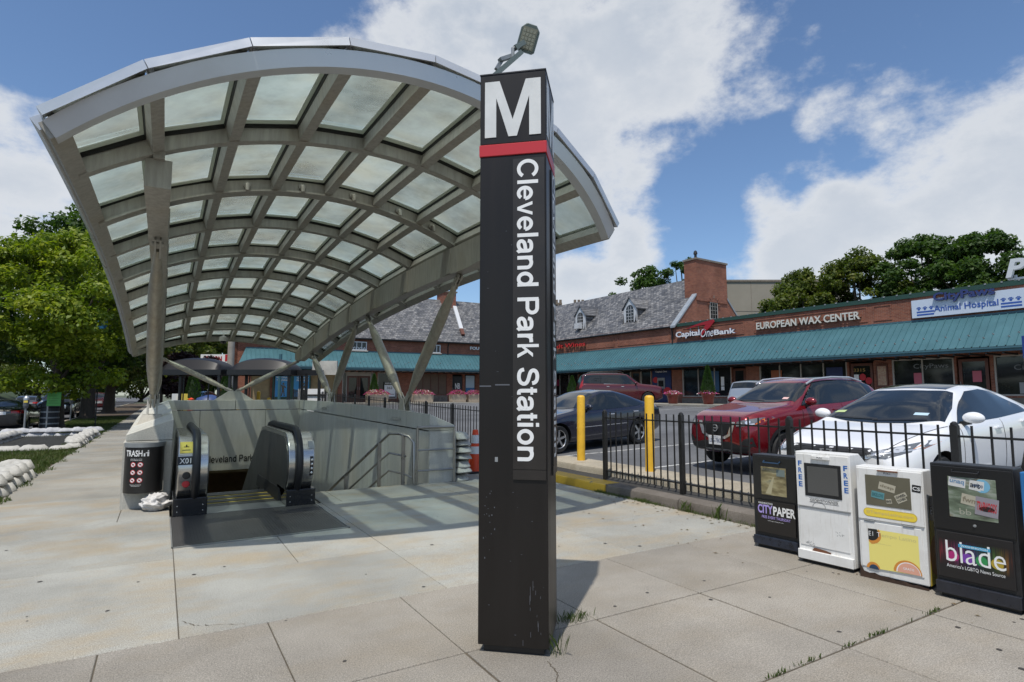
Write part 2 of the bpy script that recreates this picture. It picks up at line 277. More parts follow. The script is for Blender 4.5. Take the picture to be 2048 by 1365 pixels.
M_petal = leaf_mat('petunia_petals', [(0, (.38, .02, .20)), (.38, (.55, .05, .36)), (.55, (.50, .03, .12)), (.68, (.62, .25, .45)), (.8, (.80, .70, .76)), (1, (.85, .80, .83))], .3)
M_cone = mat('cone_orange', (.78, .07, .015), .45, var=.1); M_refl = mat('reflective_white', (.75, .76, .78), .3)
M_grate = mat('steel_grating', (.075, .075, .07), .7, .3, var=.3, vscale=6)
M_terra = mat('glazed_red_pot', (.20, .035, .025), .3, var=.1); M_planter = mat('planter_concrete', (.40, .33, .25), .85, var=.18, vscale=4)
M_tyre = mat('tyre_rubber', (.014, .014, .014), .75, var=.2); M_rim = mat('alloy_rim', (.55, .55, .56), .25, .9); M_chrome = mat('chrome', (.78, .78, .79), .16, .75)
M_trimb = mat('black_plastic_trim', (.018, .018, .018), .5); M_lamp = mat('headlamp_lens', (.15, .16, .17), .10, .2, coat=1.0); M_bulb = mat('lamp_reflector', (.80, .81, .82), .18, .6, coat=.5); M_amber = mat('amber_lens', (.75, .22, .02), .15); M_tail = mat('tail_lens', (.30, .012, .012), .12, coat=.5)
M_paint = {k: mat('car_paint_' + k, c, .22, m_, coat=1.0) for k, c, m_ in (('white', (.80, .80, .80), 0), ('red', (.20, .006, .012), .35), ('navy', (.006, .007, .022), .2), ('maroon', (.085, .004, .007), .2), ('silver', (.45, .46, .47), .6), ('black', (.008, .008, .009), .1), ('grey', (.06, .065, .075), .4), ('teal', (.03, .17, .22), .2))}

# ---------------------------------------------------------------- mesh helpers
def link(o, parent=None):
    COL.objects.link(o)
    if parent is not None: o.parent = parent
    return o
class MB:
    def __init__(s): s.v = []; s.f = []; s.mi = []
    def add(s, vs, fs, m=0):
        b = len(s.v); s.v += [tuple(v) for v in vs]; s.f += [tuple(b + i for i in f) for f in fs]; s.mi += [m] * len(fs); return s
    def box(s, x0, x1, y0, y1, z0, z1, m=0):
        return s.add([(x0, y0, z0), (x1, y0, z0), (x1, y1, z0), (x0, y1, z0), (x0, y0, z1), (x1, y0, z1), (x1, y1, z1), (x0, y1, z1)],
                     [(0, 3, 2, 1), (4, 5, 6, 7), (0, 1, 5, 4), (1, 2, 6, 5), (2, 3, 7, 6), (3, 0, 4, 7)], m)
    def hexa(s, p, m=0):   # eight corners: bottom ring then top ring
        return s.add(p, [(0, 3, 2, 1), (4, 5, 6, 7), (0, 1, 5, 4), (1, 2, 6, 5), (2, 3, 7, 6), (3, 0, 4, 7)], m)
    def bar(s, a, b, wd, ht, up=(0, 0, 1), m=0):
        a = Vector(a); b = Vector(b); d = (b - a).normalized(); u = Vector(up); x = d.cross(u)
        if x.length < 1e-5: x = d.cross(Vector((0, 1, 0)))
        x.normalize(); z = x.cross(d).normalized(); x *= wd / 2; z *= ht / 2
        return s.hexa([a - x - z, a + x - z, b + x - z, b - x - z, a - x + z, a + x + z, b + x + z, b - x + z], m)
    def prism(s, poly, f, m=0, h=1.0):   # poly in 2d, f(u,v,t)->xyz for t in (0,1)
        n = len(poly); vs = [f(u, v, 0) for u, v in poly] + [f(u, v, h) for u, v in poly]
        fs = [tuple(range(n))[::-1], tuple(range(n, 2 * n))] + [(i, (i + 1) % n, n + (i + 1) % n, n + i) for i in range(n)]
        return s.add(vs, fs, m)
    def tube(s, pts, rad, n=10, m=0, cap=True):
        pts = [Vector(p) for p in pts]; k = len(pts)
        if not hasattr(rad, '__len__'): rad = [rad] * k
        vs = []; prev = None
        for i, p in enumerate(pts):
            d = (pts[min(i + 1, k - 1)] - pts[max(i - 1, 0)]).normalized()
            x = prev - d * prev.dot(d) if prev is not None else d.cross(Vector((0, 0, 1)))
            if x.length < 1e-4: x = d.cross(Vector((0, 1, 0)))
            x.normalize(); prev = x; y = d.cross(x)
            for j in range(n):
                a = 2 * math.pi * j / n; vs.append(p + (x * math.cos(a) + y * math.sin(a)) * rad[i])
        fs = [(i * n + j, i * n + (j + 1) % n, (i + 1) * n + (j + 1) % n, (i + 1) * n + j) for i in range(k - 1) for j in range(n)]
        if cap: fs += [tuple(range(n))[::-1], tuple(range((k - 1) * n, k * n))]
        return s.add(vs, fs, m)
    def lathe(s, prof, c=(0, 0, 0), n=16, m=0):   # prof: (r,z)
        k = len(prof); vs = [(c[0] + r * math.cos(2 * math.pi * j / n), c[1] + r * math.sin(2 * math.pi * j / n), c[2] + z) for r, z in prof for j in range(n)]
        fs = [(i * n + j, i * n + (j + 1) % n, (i + 1) * n + (j + 1) % n, (i + 1) * n + j) for i in range(k - 1) for j in range(n)]
        fs += [tuple(range(n))[::-1], tuple(range((k - 1) * n, k * n))]
        return s.add(vs, fs, m)
    def grid(s, P, m=0, closed=False):   # P[i][j]
        a = len(P); b = len(P[0]); vs = [q for r_ in P for q in r_]
        fs = [(i * b + j, i * b + (j + 1) % b, (i + 1) * b + (j + 1) % b, (i + 1) * b + j) for i in range(a - 1) for j in range(b if closed else b - 1)]
        return s.add(vs, fs, m)
    def mesh(s, name, mats, smooth=False, org=None):
        me = bpy.data.meshes.new(name); v = s.v if org is None else [(x - org[0], y - org[1], z - org[2]) for x, y, z in s.v]
        me.from_pydata(v, [], s.f)
        for m in (mats if isinstance(mats, (list, tuple)) else [mats]): me.materials.append(m)
        if isinstance(mats, (list, tuple)) and len(mats) > 1: me.polygons.foreach_set('material_index', s.mi)
        if smooth: me.polygons.foreach_set('use_smooth', [True] * len(me.polygons)); 
        bm = bmesh.new(); bm.from_mesh(me); bmesh.ops.recalc_face_normals(bm, faces=bm.faces); bm.to_mesh(me); bm.free()
        if smooth: 
            try: me.set_sharp_from_angle(angle=R(smooth if smooth > 1 else 40))
            except Exception: pass
        me.update(); return me
    def build(s, name, mats, parent=None, smooth=False, org=None, loc=None, rot=None):
        o = bpy.data.objects.new(name, s.mesh(name, mats, smooth, org)); link(o, parent)
        if loc is not None: o.location = loc
        if rot is not None: o.rotation_euler = rot
        return o
def bevel(o, wd=.01, seg=2):
    m = o.modifiers.new('bevel', 'BEVEL'); m.width = wd; m.segments = seg; m.limit_method = 'ANGLE'; m.angle_limit = R(40); return o
def tag(o, label, cat, group=None, kind=None):
    o['label'] = label; o['category'] = cat
    if group: o['group'] = group
    if kind: o['kind'] = kind
    return o
def structure(o, label=None):
    o['kind'] = 'structure'
    if label: o['label'] = label
    return o
def thing(name, label, cat, loc=(0, 0, 0), rotz=0., group=None):
    o = bpy.data.objects.new(name, None); o.empty_display_size = .2; link(o); o.location = loc; o.rotation_euler = (0, 0, rotz)
    return tag(o, label, cat, group)
def kids(o): return [c for c in bpy.data.objects if c.parent == o]
def copy_tree(o, parent=None):
    ch = CH.get(o.name) 
    c = o.copy(); COL.objects.link(c); c.parent = parent
    for k in o.children: copy_tree(k, c)
    return c
CH = {}
_txt = {}
def text_geo(s, bold=.0, shear=0., res=3, space=1.0):
    key = (s, bold, shear, res, space)
    if key in _txt: return _txt[key]
    cu = bpy.data.curves.new('t', 'FONT'); cu.body = s; cu.size = 1; cu.resolution_u = res; cu.offset = bold; cu.shear = shear; cu.space_character = space
    o = bpy.data.objects.new('t', cu); COL.objects.link(o); bpy.context.view_layer.update()
    dg = bpy.context.evaluated_depsgraph_get(); me = bpy.data.meshes.new_from_object(o.evaluated_get(dg))
    v = np.array([tuple(q.co) for q in me.vertices]); f = [tuple(p.vertices) for p in me.polygons]
    bpy.data.objects.remove(o); bpy.data.curves.remove(cu); bpy.data.meshes.remove(me)
    lo = v.min(0); hi_ = v.max(0); v = (v - lo) / np.maximum(hi_ - lo, 1e-6)
    _txt[key] = (v[:, :2], f); return _txt[key]
def text(name, s, O, U, V, wd, ht, mt, parent, depth=0., bold=.012, shear=0., space=1.0, m2=None):
    """lettering s filling wd x ht from corner O along U (reading) and V (up); depth along U x V"""
    v, f = text_geo(s, bold, shear, 3, space); O = Vector(O); U = Vector(U).normalized(); V = Vector(V).normalized(); Nn = U.cross(V)
    pts = [O + U * (a * wd) + V * (b * ht) for a, b in v]; b = MB()
    if depth:
        b.add([p_ + Nn * depth for p_ in pts], f, 0)
        cnt = {}
        for fc in f:
            for i in range(len(fc)): e = (fc[i], fc[(i + 1) % len(fc)]); cnt[e] = 1
        edges = [e for e in cnt if (e[1], e[0]) not in cnt]; n = len(pts)
        b.add(pts + [p_ + Nn * depth for p_ in pts], [(e[0], e[1], e[1] + n, e[0] + n) for e in edges], 1 if m2 else 0)
    else: b.add(pts, f)
    me = bpy.data.meshes.new(name); me.from_pydata(b.v, [], b.f); me.materials.append(mt)
    if m2: me.materials.append(m2); me.polygons.foreach_set('material_index', b.mi)
    o = bpy.data.objects.new(name, me); return link(o, parent)

# ---- plain grotesque lettering drawn as strokes (cap height 1)
def _cr(p, n=5):
    o = []; P = [p[0]] + list(p) + [p[-1]]
    for i in range(1, len(P) - 2):
        a, b, c, d = [Vector(q) for q in P[i - 1:i + 3]]
        for k in range(n):
            t = k / n; o.append(tuple(.5 * ((2 * b) + (c - a) * t + (2 * a - 5 * b + 4 * c - d) * t * t + (3 * b - a - 3 * c + d) * t ** 3)))
    return o + [tuple(p[-1])]
def _el(cx, cy, rx, ry, a0, a1, n=26): return [(cx + rx * math.cos(R(a0 + (a1 - a0) * k / n)), cy + ry * math.sin(R(a0 + (a1 - a0) * k / n))) for k in range(n + 1)]
XH = .728
GL = {' ': (.39, []), 'l': (.31, [[(.155, 0), (.155, 1)]]), 'i': (.31, [[(.155, 0), (.155, XH)], [(.155, .855), (.155, 1)]]), 'o': (.775, [_el(.3875, XH / 2, .265, .302, 0, 360, 36)]),
 'e': (.775, [_el(.3875, XH / 2, .265, .302, 2, 322), [(.15, .365, .115), (.66, .365, .115)]]), 'v': (.70, 'P', [[(.02, XH), (.175, XH), (.352, .19), (.352, 0), (.275, 0)], [(.68, XH), (.525, XH), (.352, .19), (.352, 0), (.427, 0)]]),
 'a': (.775, [_cr([(.125, .50), (.15, .60), (.24, .655), (.37, .668), (.50, .65), (.575, .585), (.592, .48), (.592, .20), (.605, .07), (.655, .01)]), _cr([(.592, .42), (.50, .39), (.33, .365), (.19, .315), (.125, .21), (.16, .105), (.27, .058), (.40, .075), (.52, .145), (.592, .26)])]),
 'n': (.775, [[(.14, 0), (.14, XH)], _el(.375, .455, .235, .21, 170, 0, 16) + [(.61, 0)]]), 'd': (.775, [[(.635, 0), (.635, 1)], _el(.375, XH / 2, .258, .302, 0, 360, 36)]),
 'P': (.93, [[(.16, 0), (.16, 1)], [(.16, .935), (.55, .935)] + _el(.555, .705, .235, .23, 88, -88, 16) + [(.55, .475), (.16, .475)]]), 'r': (.465, [[(.14, 0), (.14, XH)], _cr([(.14, .42), (.19, .56), (.28, .635), (.45, .652)])]),
 'k': (.70, 'P', [[(.07, 0), (.21, 0), (.21, 1), (.07, 1)], [(.21, .20), (.21, .37), (.49, XH), (.665, XH)], [(.325, .40), (.43, .50), (.70, 0), (.53, 0)]]),
 'S': (.93, [_cr([(.765, .685), (.735, .80), (.64, .89), (.47, .928), (.30, .90), (.205, .825), (.185, .725), (.235, .635), (.36, .575), (.55, .52), (.705, .455), (.785, .36), (.785, .25), (.72, .145), (.60, .085), (.46, .068), (.30, .09), (.185, .17), (.14, .31)])]),
 't': (.39, [[(.175, .91), (.175, .20)] + _cr([(.175, .20), (.19, .115), (.245, .07), (.355, .07)])[1:], [(.015, .668, .12), (.355, .668, .12)]]), 'C': (1.0, [_el(.525, .5, .385, .432, 33, 327, 34)])}
def grotesque(name, s, O, U, V, length, cap, mt, parent, depth=0., th=.172):
    """strokes of the sign lettering; length along U, cap height along V"""
    O = Vector(O); U = Vector(U).normalized(); V = Vector(V).normalized(); Nn = U.cross(V); tot = sum(GL[c][0] for c in s) - .16; sx = length / tot; x = -.07; outs = []
    for c in s:
        g = GL[c]; b = MB(); lay = 0
        def put(p, l): return O + U * ((x + p[0]) * sx) + V * (p[1] * cap) + Nn * (.0004 * l + depth)
        if g[1] == 'P':
            for poly_ in g[2]: b.add([put(p, lay) for p in poly_], [tuple(range(len(poly_)))]); lay += 1
        else:
            for st in g[1]:
                n = len(st); closed = n > 8 and (Vector(st[0][:2]) - Vector(st[-1][:2])).length < 1e-4; P = []; w_ = st[0][2] if len(st[0]) > 2 else th
                for i in range(n):
                    a = Vector(st[(i - 1) % (n - 1)][:2]) if closed else Vector(st[max(i - 1, 0)][:2]); c_ = Vector(st[(i + 1) % (n - 1) if closed and i == n - 1 else min(i + 1, n - 1)][:2]) if not closed else Vector(st[(i + 1) if i < n - 1 else 1][:2]); d = (c_ - a).normalized(); q = Vector((-d.y, d.x)) * w_ / 2; p = Vector(st[i][:2]); P.append([put(p + q, lay), put(p - q, lay)])
                b.grid(P); lay += 1
        if b.v:
            me = bpy.data.meshes.new('letter'); me.from_pydata(b.v, [], b.f); me.materials.append(mt); outs.append(link(bpy.data.objects.new('letter', me), parent))
        x += g[0]
    return outs
# ================================================================ SETTING
def lot(x, y): return -.271 + .0293 * x + .00818 * y + .010 * max(0, y - 16) * min(1, max(0, (31 - x) / 15)) - .012 * max(0, x - 29)
# ---- ground with the hole of the station pit
g = MB(); Z = -.16
for x0, x1, y0, y1 in ((-900, -.3, -900, 1500), (4.3, 1500, -900, 1500), (-.3, 4.3, -900, 8.4), (-.3, 4.3, 20.5, 1500)): g.add([(x0, y0, Z), (x1, y0, Z), (x1, y1, Z), (x0, y1, Z)], [(0, 1, 2, 3)])
structure(g.build('ground', mat('far_ground', (.10, .11, .07), .95, var=.3, vscale=.05)), 'ground running out to the horizon')
# ---- paved plaza
pv = MB()
for x0, x1, y0, y1 in ((-3.2, 5.95, -3, 8.4), (-1.95, -.3, 8.4, 120), (4.3, 5.95, 8.4, 60)): pv.box(x0, x1, y0, y1, -.15, -.0075)
pave = structure(pv.build('pavement', M_joint), 'pavement of granite and concrete slabs with dirt filled joints')
def slab(x0, x1, y0, y1, name, m, gap=.003, z=0., parent=None, thick=.03):
    b = MB(); e = gap; z += rng.uniform(-.0012, .0012)
    b.box(x0 + e, x1 - e, y0 + e, y1 - e, z - thick, z)
    o = b.build(name, m, parent or pave); md = bevel(o, .004, 1); return o
gx = [(-1.95, .16, 4.25, 6.3), (-1.95, .16, 6.3, 8.4), (-1.95, -.39, 8.4, 10.5), (-.39, .15, 8.4, 9.3), (.16, 1.97, 4.25, 5.58), (.16, 1.12, 5.58, 6.70), (1.12, 1.97, 5.58, 6.70), (1.89, 1.97, 6.70, 8.4),
      (1.97, 3.95, 4.25, 5.5), (1.97, 3.95, 5.5, 7.4), (1.97, 3.95, 7.4, 8.4), (3.95, 5.86, 4.25, 5.5), (3.95, 5.86, 5.5, 7.5), (3.95, 5.86, 7.5, 9.28), (4.44, 5.86, 9.28, 11.4), (4.44, 5.86, 11.4, 14), (4.44, 5.86, 14, 17)]
for q in gx: slab(*q, 'granite_slab', M_granite)
xs = [-3.2, -1.2, -.25, .67, 1.59, 2.565, 3.57, 4.61, 5.86]; ys = [-3, -1.15, -.1, .95, 2.05, 3.165, 4.25]
for i in range(len(xs) - 1):
    for j in range(len(ys) - 1): slab(xs[i], xs[i + 1], ys[j], ys[j + 1], 'concrete_slab', M_concrete, .0036 if not (ys[j] == 2.05 or ys[j + 1] == 2.05) else .008)
y = 10.5
while y < 118: slab(-1.95, -.39, y, min(y + 2.6, 118), 'sidewalk_slab', M_walk, .004); y += 2.6
# ledge of stone that carries the stair head
for q in ((1.97, 2.25, 8.4, 9.4), (2.25, 3.95, 8.4, 9.38)): slab(*q, 'granite_slab', M_granite)
# ---- right kerb, tarmac strip, raised lot kerb
kb = MB()
def kerb_run(x0, x1, y0, y1, z, r=.05, n=14):
    b = MB(); P = []
    for i in range(n + 1):
        yy = y0 + (y1 - y0) * i / n; wv = .012 * math.sin(i * 2.3) + .008 * math.sin(i * 5.1)
        P.append([(x0 + wv, yy, -.12), (x0 + wv, yy, z - r), (x0 + r * .3 + wv, yy, z - r * .3), (x0 + r + wv, yy, z), (x1, yy, z), (x1, yy, -.12)])
    b.grid(P); b.f.append(tuple(range(6))); b.mi.append(0); b.f.append(tuple(range(n * 6, n * 6 + 6))[::-1]); b.mi.append(0); return b
kr = structure(kerb_run(5.9, 6.16, -3, 3.9, .125).build('kerb', M_kerbd, smooth=True), 'low weathered kerb along the pavement edge')
for a, c in ((3.905, 5.55), (5.555, 7.02)):
    o = kerb_run(5.9, 6.16, a, c, .127).build('kerb_stone', M_kerbd, kr, smooth=True)
o = kerb_run(5.9, 6.2, 7.03, 10.2, .128).build('kerb_stone', M_kerby, kr, smooth=True); o['label'] = 'kerb stone with worn yellow paint'
o = kerb_run(5.9, 6.16, 10.21, 44, .125, n=24).build('kerb_stone', M_kerbd, kr, smooth=True)
st = MB(); P = []
for i in range(60):
    yy = -3 + i * .8; P.append([(6.14, yy, .10), (6.4, yy, .118 + .008 * math.sin(i * 1.7)), (6.72, yy, .105)])
st.grid(P); structure(st.build('tarmac_strip', M_asph2, smooth=True), 'dark tarmac strip under the fence')
lk = structure(kerb_run(6.62, 7.30, -3, 9.9, .235, .07, 18).build('lot_kerb', M_kerb, smooth=True), 'pale concrete kerb of the parking lot')
# ---- parking lot
def sheet(name, m, x0, x1, y0, y1, nx, ny, dz=0., f=lot, lab=None):
    b = MB(); b.grid([[(x0 + (x1 - x0) * i / nx, y0 + (y1 - y0) * j / ny, f(x0 + (x1 - x0) * i / nx, y0 + (y1 - y0) * j / ny) + dz) for j in range(ny + 1)] for i in range(nx + 1)]); return structure(b.build(name, m), lab)
ax = (-.09869794, .99511744)
sheet('parking_lot', M_asph, 7.28, 32, -20, 44.5, 14, 26, lab='worn tarmac parking lot rising to the shops')
sheet('lot_entrance', M_asph, 5.95, 7.28, 9.9, 44.5, 2, 14, lab='tarmac beside the lot entrance')
sheet('side_lot', M_asph, -.3, 5.95, 36, 44.5, 2, 2, lab='tarmac in front of the shops')
mk = MB()
def stripe(x0, y0, x1, y1, wd=.10):
    d = Vector((x1 - x0, y1 - y0)).normalized(); nx, ny = -d.y * wd / 2, d.x * wd / 2; P = []
    for i in range(9):
        x = x0 + (x1 - x0) * i / 8; yy = y0 + (y1 - y0) * i / 8; P.append([(x + nx, yy + ny, lot(x, yy) + .005), (x - nx, yy - ny, lot(x, yy) + .005)])
    mk.grid(P)
for yy in (-5.1, -2.4, .3, 3.0, 5.75, 8.6, 11.2): stripe(7.6, yy, 12.6, yy - .18)
for yy in (9.5, 12.3, 15.1, 17.9, 20.7, 23.5, 26.3, 29.1): stripe(23.6, yy, 29.0, yy + .4)
for xx in (12, 14.8, 17.6, 20.4, 23.2, 26): stripe(xx, 36.0, xx + .1, 41)
structure(mk.build('lot_markings', M_line), 'worn white bay lines on the parking lot')
# ---- street side: grass strip, kerb, road
sheet('verge', M_soil, -4.62, -1.95, -10, 120, 1, 10, f=lambda x, y: -.02, lab='grass strip between sidewalk and street')
for a in range(22): 
    o = MB().box(-4.78, -4.6, -10 + a * 6, -4.01 + a * 6, -.14, .03).build('street_kerb', M_kerb); structure(bevel(o, .02), 'kerb of the street') if a == 0 else None
    if a == 0: sk = o
    else: o.name = 'kerb_stone'; o.parent = sk
sheet('road', M_road, -21, -4.7, -60, 400, 2, 6, f=lambda x, y: -.12, lab='street left of the grass strip')
mk = MB()
for k in range(24): mk.box(-9.3, -9.18, 6 + k * 9, 9 + k * 9, -.118, -.115)
mk.box(-12.6, -12.5, 0, 300, -.118, -.115); mk.box(-12.85, -12.75, 0, 300, -.118, -.115)
structure(mk.build('road_markings', M_line), 'white lane lines on the street')
sheet('far_pavement', M_walk, -25, -21, -60, 400, 1, 2, f=lambda x, y: .02, lab='pavement across the street')
bk = MB(); P = []
for i in range(30):
    yy = -20 + i * 14; P.append([(-25, yy, 0), (-28, yy, 1.6 + .3 * math.sin(i)), (-36, yy, 3.2 + .6 * math.sin(i * 1.7)), (-70, yy, 4)])
bk.grid(P); structure(bk.build('bank', mat('grassy_bank', (.03, .05, .014), .95, var=.5, vscale=.8), smooth=True), 'planted bank across the street')
# grass of the verge
def blades(name, label, spots, hmin, hmax, wd, m=M_grass, parent=None):
    vs = []; fs = []
    for x, y, z in spots:
        a = rng.uniform(0, 6.28); h = rng.uniform(hmin, hmax); t = rng.uniform(.1, .7) * h; dx, dy = math.cos(a) * wd, math.sin(a) * wd; b = rng.uniform(0, 6.28); k = len(vs)
        vs += [(x - dx, y - dy, z), (x + dx, y + dy, z), (x + math.cos(b) * t * .4 + dx * .7, y + math.sin(b) * t * .4 + dy * .7, z + h * .6), (x + math.cos(b) * t, y + math.sin(b) * t, z + h)]
        fs += [(k, k + 1, k + 2), (k, k + 2, k + 3)]
    me = bpy.data.meshes.new(name); me.from_pydata(vs, [], fs); me.materials.append(m); o = link(bpy.data.objects.new(name, me), parent)
    o['kind'] = 'stuff'; o['label'] = label; return o
sp = []
for k in range(90000):
    yy = (9 + 40 * rng.random() ** 1.7) if k < 70000 else rng.uniform(-4, 10); x = rng.uniform(-4.55, -1.93 + .10 * math.sin(yy * 3.1) + .06 * math.sin(yy * 7.7) + rng.uniform(-.05, .06))
    if (-4.3 < x < -2.5 and 20.6 < yy < 26.6) or (x < -2.5 and 12 < yy < 13.6): continue
    sp.append((x, yy, -.02))
o = blades('grass', 'rough green grass on the strip beside the street', sp, .03, .10, .008); o['category'] = 'grass'

# ================================================================ STATION PIT
pitf = MB(); pitf.box(-.3, 4.3, 9.3, 30, -6.6, -6.4); structure(pitf.build('pit_floor', M_dark), 'lower floor of the station shaft')
tn = MB(); tn.box(-.2, 4.2, 20.6, 32, -.95, -.80); tn.box(-.32, -.02, 20.5, 32, -6.4, -.95); tn.box(4.0, 4.3, 20.5, 32, -6.4, -.95); tn.box(-.2, 4.2, 32, 32.3, -6.4, -.8)
structure(tn.build('tunnel', M_dark), 'brown tunnel mouth under the rear wall')
PH = lambda y: np.interp(y, [9.2, 9.34, 12.7, 16.5, 20.3], [1.165, 1.17, 1.26, 1.32, 1.33])
def parapet(side, label):
    """granite parapet: side -1 is the one by the sidewalk"""
    xi, xo = (.15, -.39) if side < 0 else (3.95, 4.42)
    t = thing('parapet_wall', label, 'wall', (xi, 9.3, 0))
    core = MB(); lo, hi_ = min(xi, xo) + .03, max(xi, xo) - .03; core.box(lo, hi_, 9.33, 20.5, -6.4, .86)
    core.build('wall_core', M_joint, t, org=t.location)
    ys_ = [9.28, 10.4, 11.45, 12.95, 14.2, 15.6, 17.2, 18.9, 20.36]
    for a, b in zip(ys_[:-1], ys_[1:]):
        a += .007; b -= .007; ha, hb = PH(a), PH(b); zc = lambda y: np.interp(y, [9.3, 20.3], [.885, 1.035])
        m = MB().hexa([(xi, a, zc(a)), (xo, a, zc(a)), (xo, b, zc(b)), (xi, b, zc(b)), (xi, a, ha), (xo, a, ha - .2), (xo, b, hb - .2), (xi, b, hb)])
        bevel(m.build('cap_stone', M_gwall, t, org=t.location), .006, 1)
        e = .004 if side < 0 else -.004
        m = MB().hexa([(xi + e, a, -6.4), (xi - e * 6, a, -6.4), (xi - e * 6, b, -6.4), (xi + e, b, -6.4), (xi + e, a, zc(a) - .020), (xi - e * 6, a, zc(a) - .020), (xi - e * 6, b, zc(b) - .020), (xi + e, b, zc(b) - .020)])
        m.build('wall_panel', M_gwall, t, org=t.location)
        m = MB().hexa([(xo - e * 6, a, -.1), (xo + e, a, -.1), (xo + e, b, -.1), (xo - e * 6, b, -.1), (xo - e * 6, a, zc(a) - .020), (xo + e, a, zc(a) - .020), (xo + e, b, zc(b) - .020), (xo - e * 6, b, zc(b) - .020)])
        m.build('wall_panel', M_gwall, t, org=t.location)
    m = MB(); m.box(min(xi, xo), max(xi, xo), 9.28, 9.36, -.1, .878); bevel(m.build('end_panel', M_gwall, t, org=t.location), .005, 1)
    return t
parapet(-1, 'granite parapet wall of the escalator shaft behind the trash bin'); parapet(1, 'granite parapet wall of the escalator shaft with sandbags at its end')
t = thing('rear_wall', 'granite rear wall of the shaft carrying the dark station name', 'wall', (2.05, 20.4, 0))
cc_ = [.15, 2.0, 3.95]
for a, b in zip(cc_[:-1], cc_[1:]): bevel(MB().box(a + .007, b - .007, 20.3, 20.9, 1.035, 1.33).build('cap_stone', M_gwall, t, org=t.location), .006, 1)
for a, b in ((.15, 1.02), (1.02, 2.9), (2.9, 3.95)): MB().box(a + .007, b - .007, 20.31, 20.34, -.84, 1.015).build('wall_panel', M_gwall, t, org=t.location)
MB().box(.0, 4.1, 20.34, 20.6, -.83, 1.02).build('wall_core', M_joint, t, org=t.location)
grotesque('letter', 'Cleveland Park Station', Vector((1.19, 20.30, -.60)) - t.location, (1, 0, 0), (0, 0, 1), 2.08, .21, mat('dark_bronze_letters', (.03, .025, .02), .4, .4), t, .004)
# ---- stairs
t = thing('staircase', 'granite stairs going down beside the escalator', 'staircase', (2.95, 9.4, 0))
n_ = 30
for k in range(n_): MB().box(-.98, .98, k * .30 - .02, k * .30 + .32, -.17 * (k + 1) - .2, -.17 * (k + 1) + .0).build('step', M_granite, t) if k < 24 else None
# ---- escalator
t = thing('escalator', 'escalator with rounded stainless newels, black handrails and a dark floor plate', 'escalator', (1.02, 8.4, 0))
pl = MB(); pl.box(-.86, .86, -1.67, -.0, -.05, .004); bevel(pl.build('floor_plate', M_plate, t), .003, 1)
rb = MB()
for k in range(56): rb.box(-.84 + k * .03, -.828 + k * .03, -1.64, -.03, .004, .0065)
o = rb.build('plate_rib', M_plate, t); o['kind'] = 'stuff'
fr = MB(); fr.box(-.875, -.862, -1.69, 0, -.05, .008); fr.box(.862, .875, -1.69, 0, -.05, .008); fr.box(-.875, .875, -1.69, -1.675, -.05, .008); fr.build('plate_edge', M_comb, t)
cb = MB(); cb.box(-.49, .49, .0, .46, -.05, .006); cbo = cb.build('comb_plate', M_comb, t)
zz = lambda k: 0 if k < 4 else -.11 - (k - 4) * .2 if k > 4 else -.05
for k in range(34):
    y0 = .465 + k * .30 if k < 4 else .465 + 1.2 + (k - 4) * .345
    s_ = MB(); s_.box(-.48, .48, y0, y0 + .40, zz(k) - .3, zz(k) - .004)
    o = s_.build('tread', M_plate, t)
    e_ = MB(); e_.box(-.48, .48, y0 - .002, y0 + .022, zz(k) - .02, zz(k)); e_.box(-.482, -.455, y0, y0 + .30, zz(k) - .01, zz(k) - .001); e_.box(.455, .482, y0, y0 + .30, zz(k) - .01, zz(k) - .001)
    e_.build('yellow_edge', M_yell, o)
def prof(off=0.):   # side outline (y,z) of the balustrade end, grown by off
    p = []
    for a in np.linspace(-100, 90, 22):
        aa = R(a); p.append((.30 - math.cos(aa) * (.40 + off), .56 + math.sin(aa) * (.42 + off)))
    p += [(2.15, .98 + off), (2.45, .95 + off), (2.75, .80 + off), (14, -5.7 + off)]
    return p
for sg in (1, -1):
    bal = MB(); P = prof() + [(14, -6.8), (2.3, -.15), (.30, .10)]
    bal.prism(P, lambda u, v, h: (sg * (.48 + .335 * h), u, v))
    bo = bal.build('balustrade', M_stain, t, smooth=35); bevel(bo, .03, 3)
    inn = MB(); Pi = [(y + (.05 if y < .3 else 0), z - .05) for y, z in prof(-.01)] + [(14, -6.6), (2.3, .02), (.42, .14)]
    inn.prism(Pi, lambda u, v, h: (sg * (.470 + .02 * h), u, v)); inn.build('inner_panel', M_balu, bo)
    hr = MB(); Q = prof(.045); hr.tube([(sg * .615, y, z) for y, z in Q], .046, 10); hr.build('handrail', M_rubber, t, smooth=True)
    bx = MB(); bx.box(sg * .47, sg * .85, -.05, .72, 0, .22) if sg > 0 else bx.box(-.85, -.47, -.05, .72, 0, .22); kb_ = bevel(bx.build('skirt_box', M_blackg, t), .008)
    for q in (-.8, -.52) if sg < 0 else (.52, .8):
        for z in (.06, .13): MB().lathe([(0.001, .004), (.007, .003), (.007, 0)], n=8).build('screw', M_stain, kb_, loc=(q, -.05, z), rot=(R(90), 0, 0))
    ip = MB(); ip.hexa([(sg * .44, .45, 0), (sg * .48, .45, 0), (sg * .48, 2.6, -.05), (sg * .44, 2.6, -.05), (sg * .462, .45, .18), (sg * .48, .45, .18), (sg * .48, 2.6, .13), (sg * .462, 2.6, .13)]); ip.build('inner_skirt', M_trimb, t)
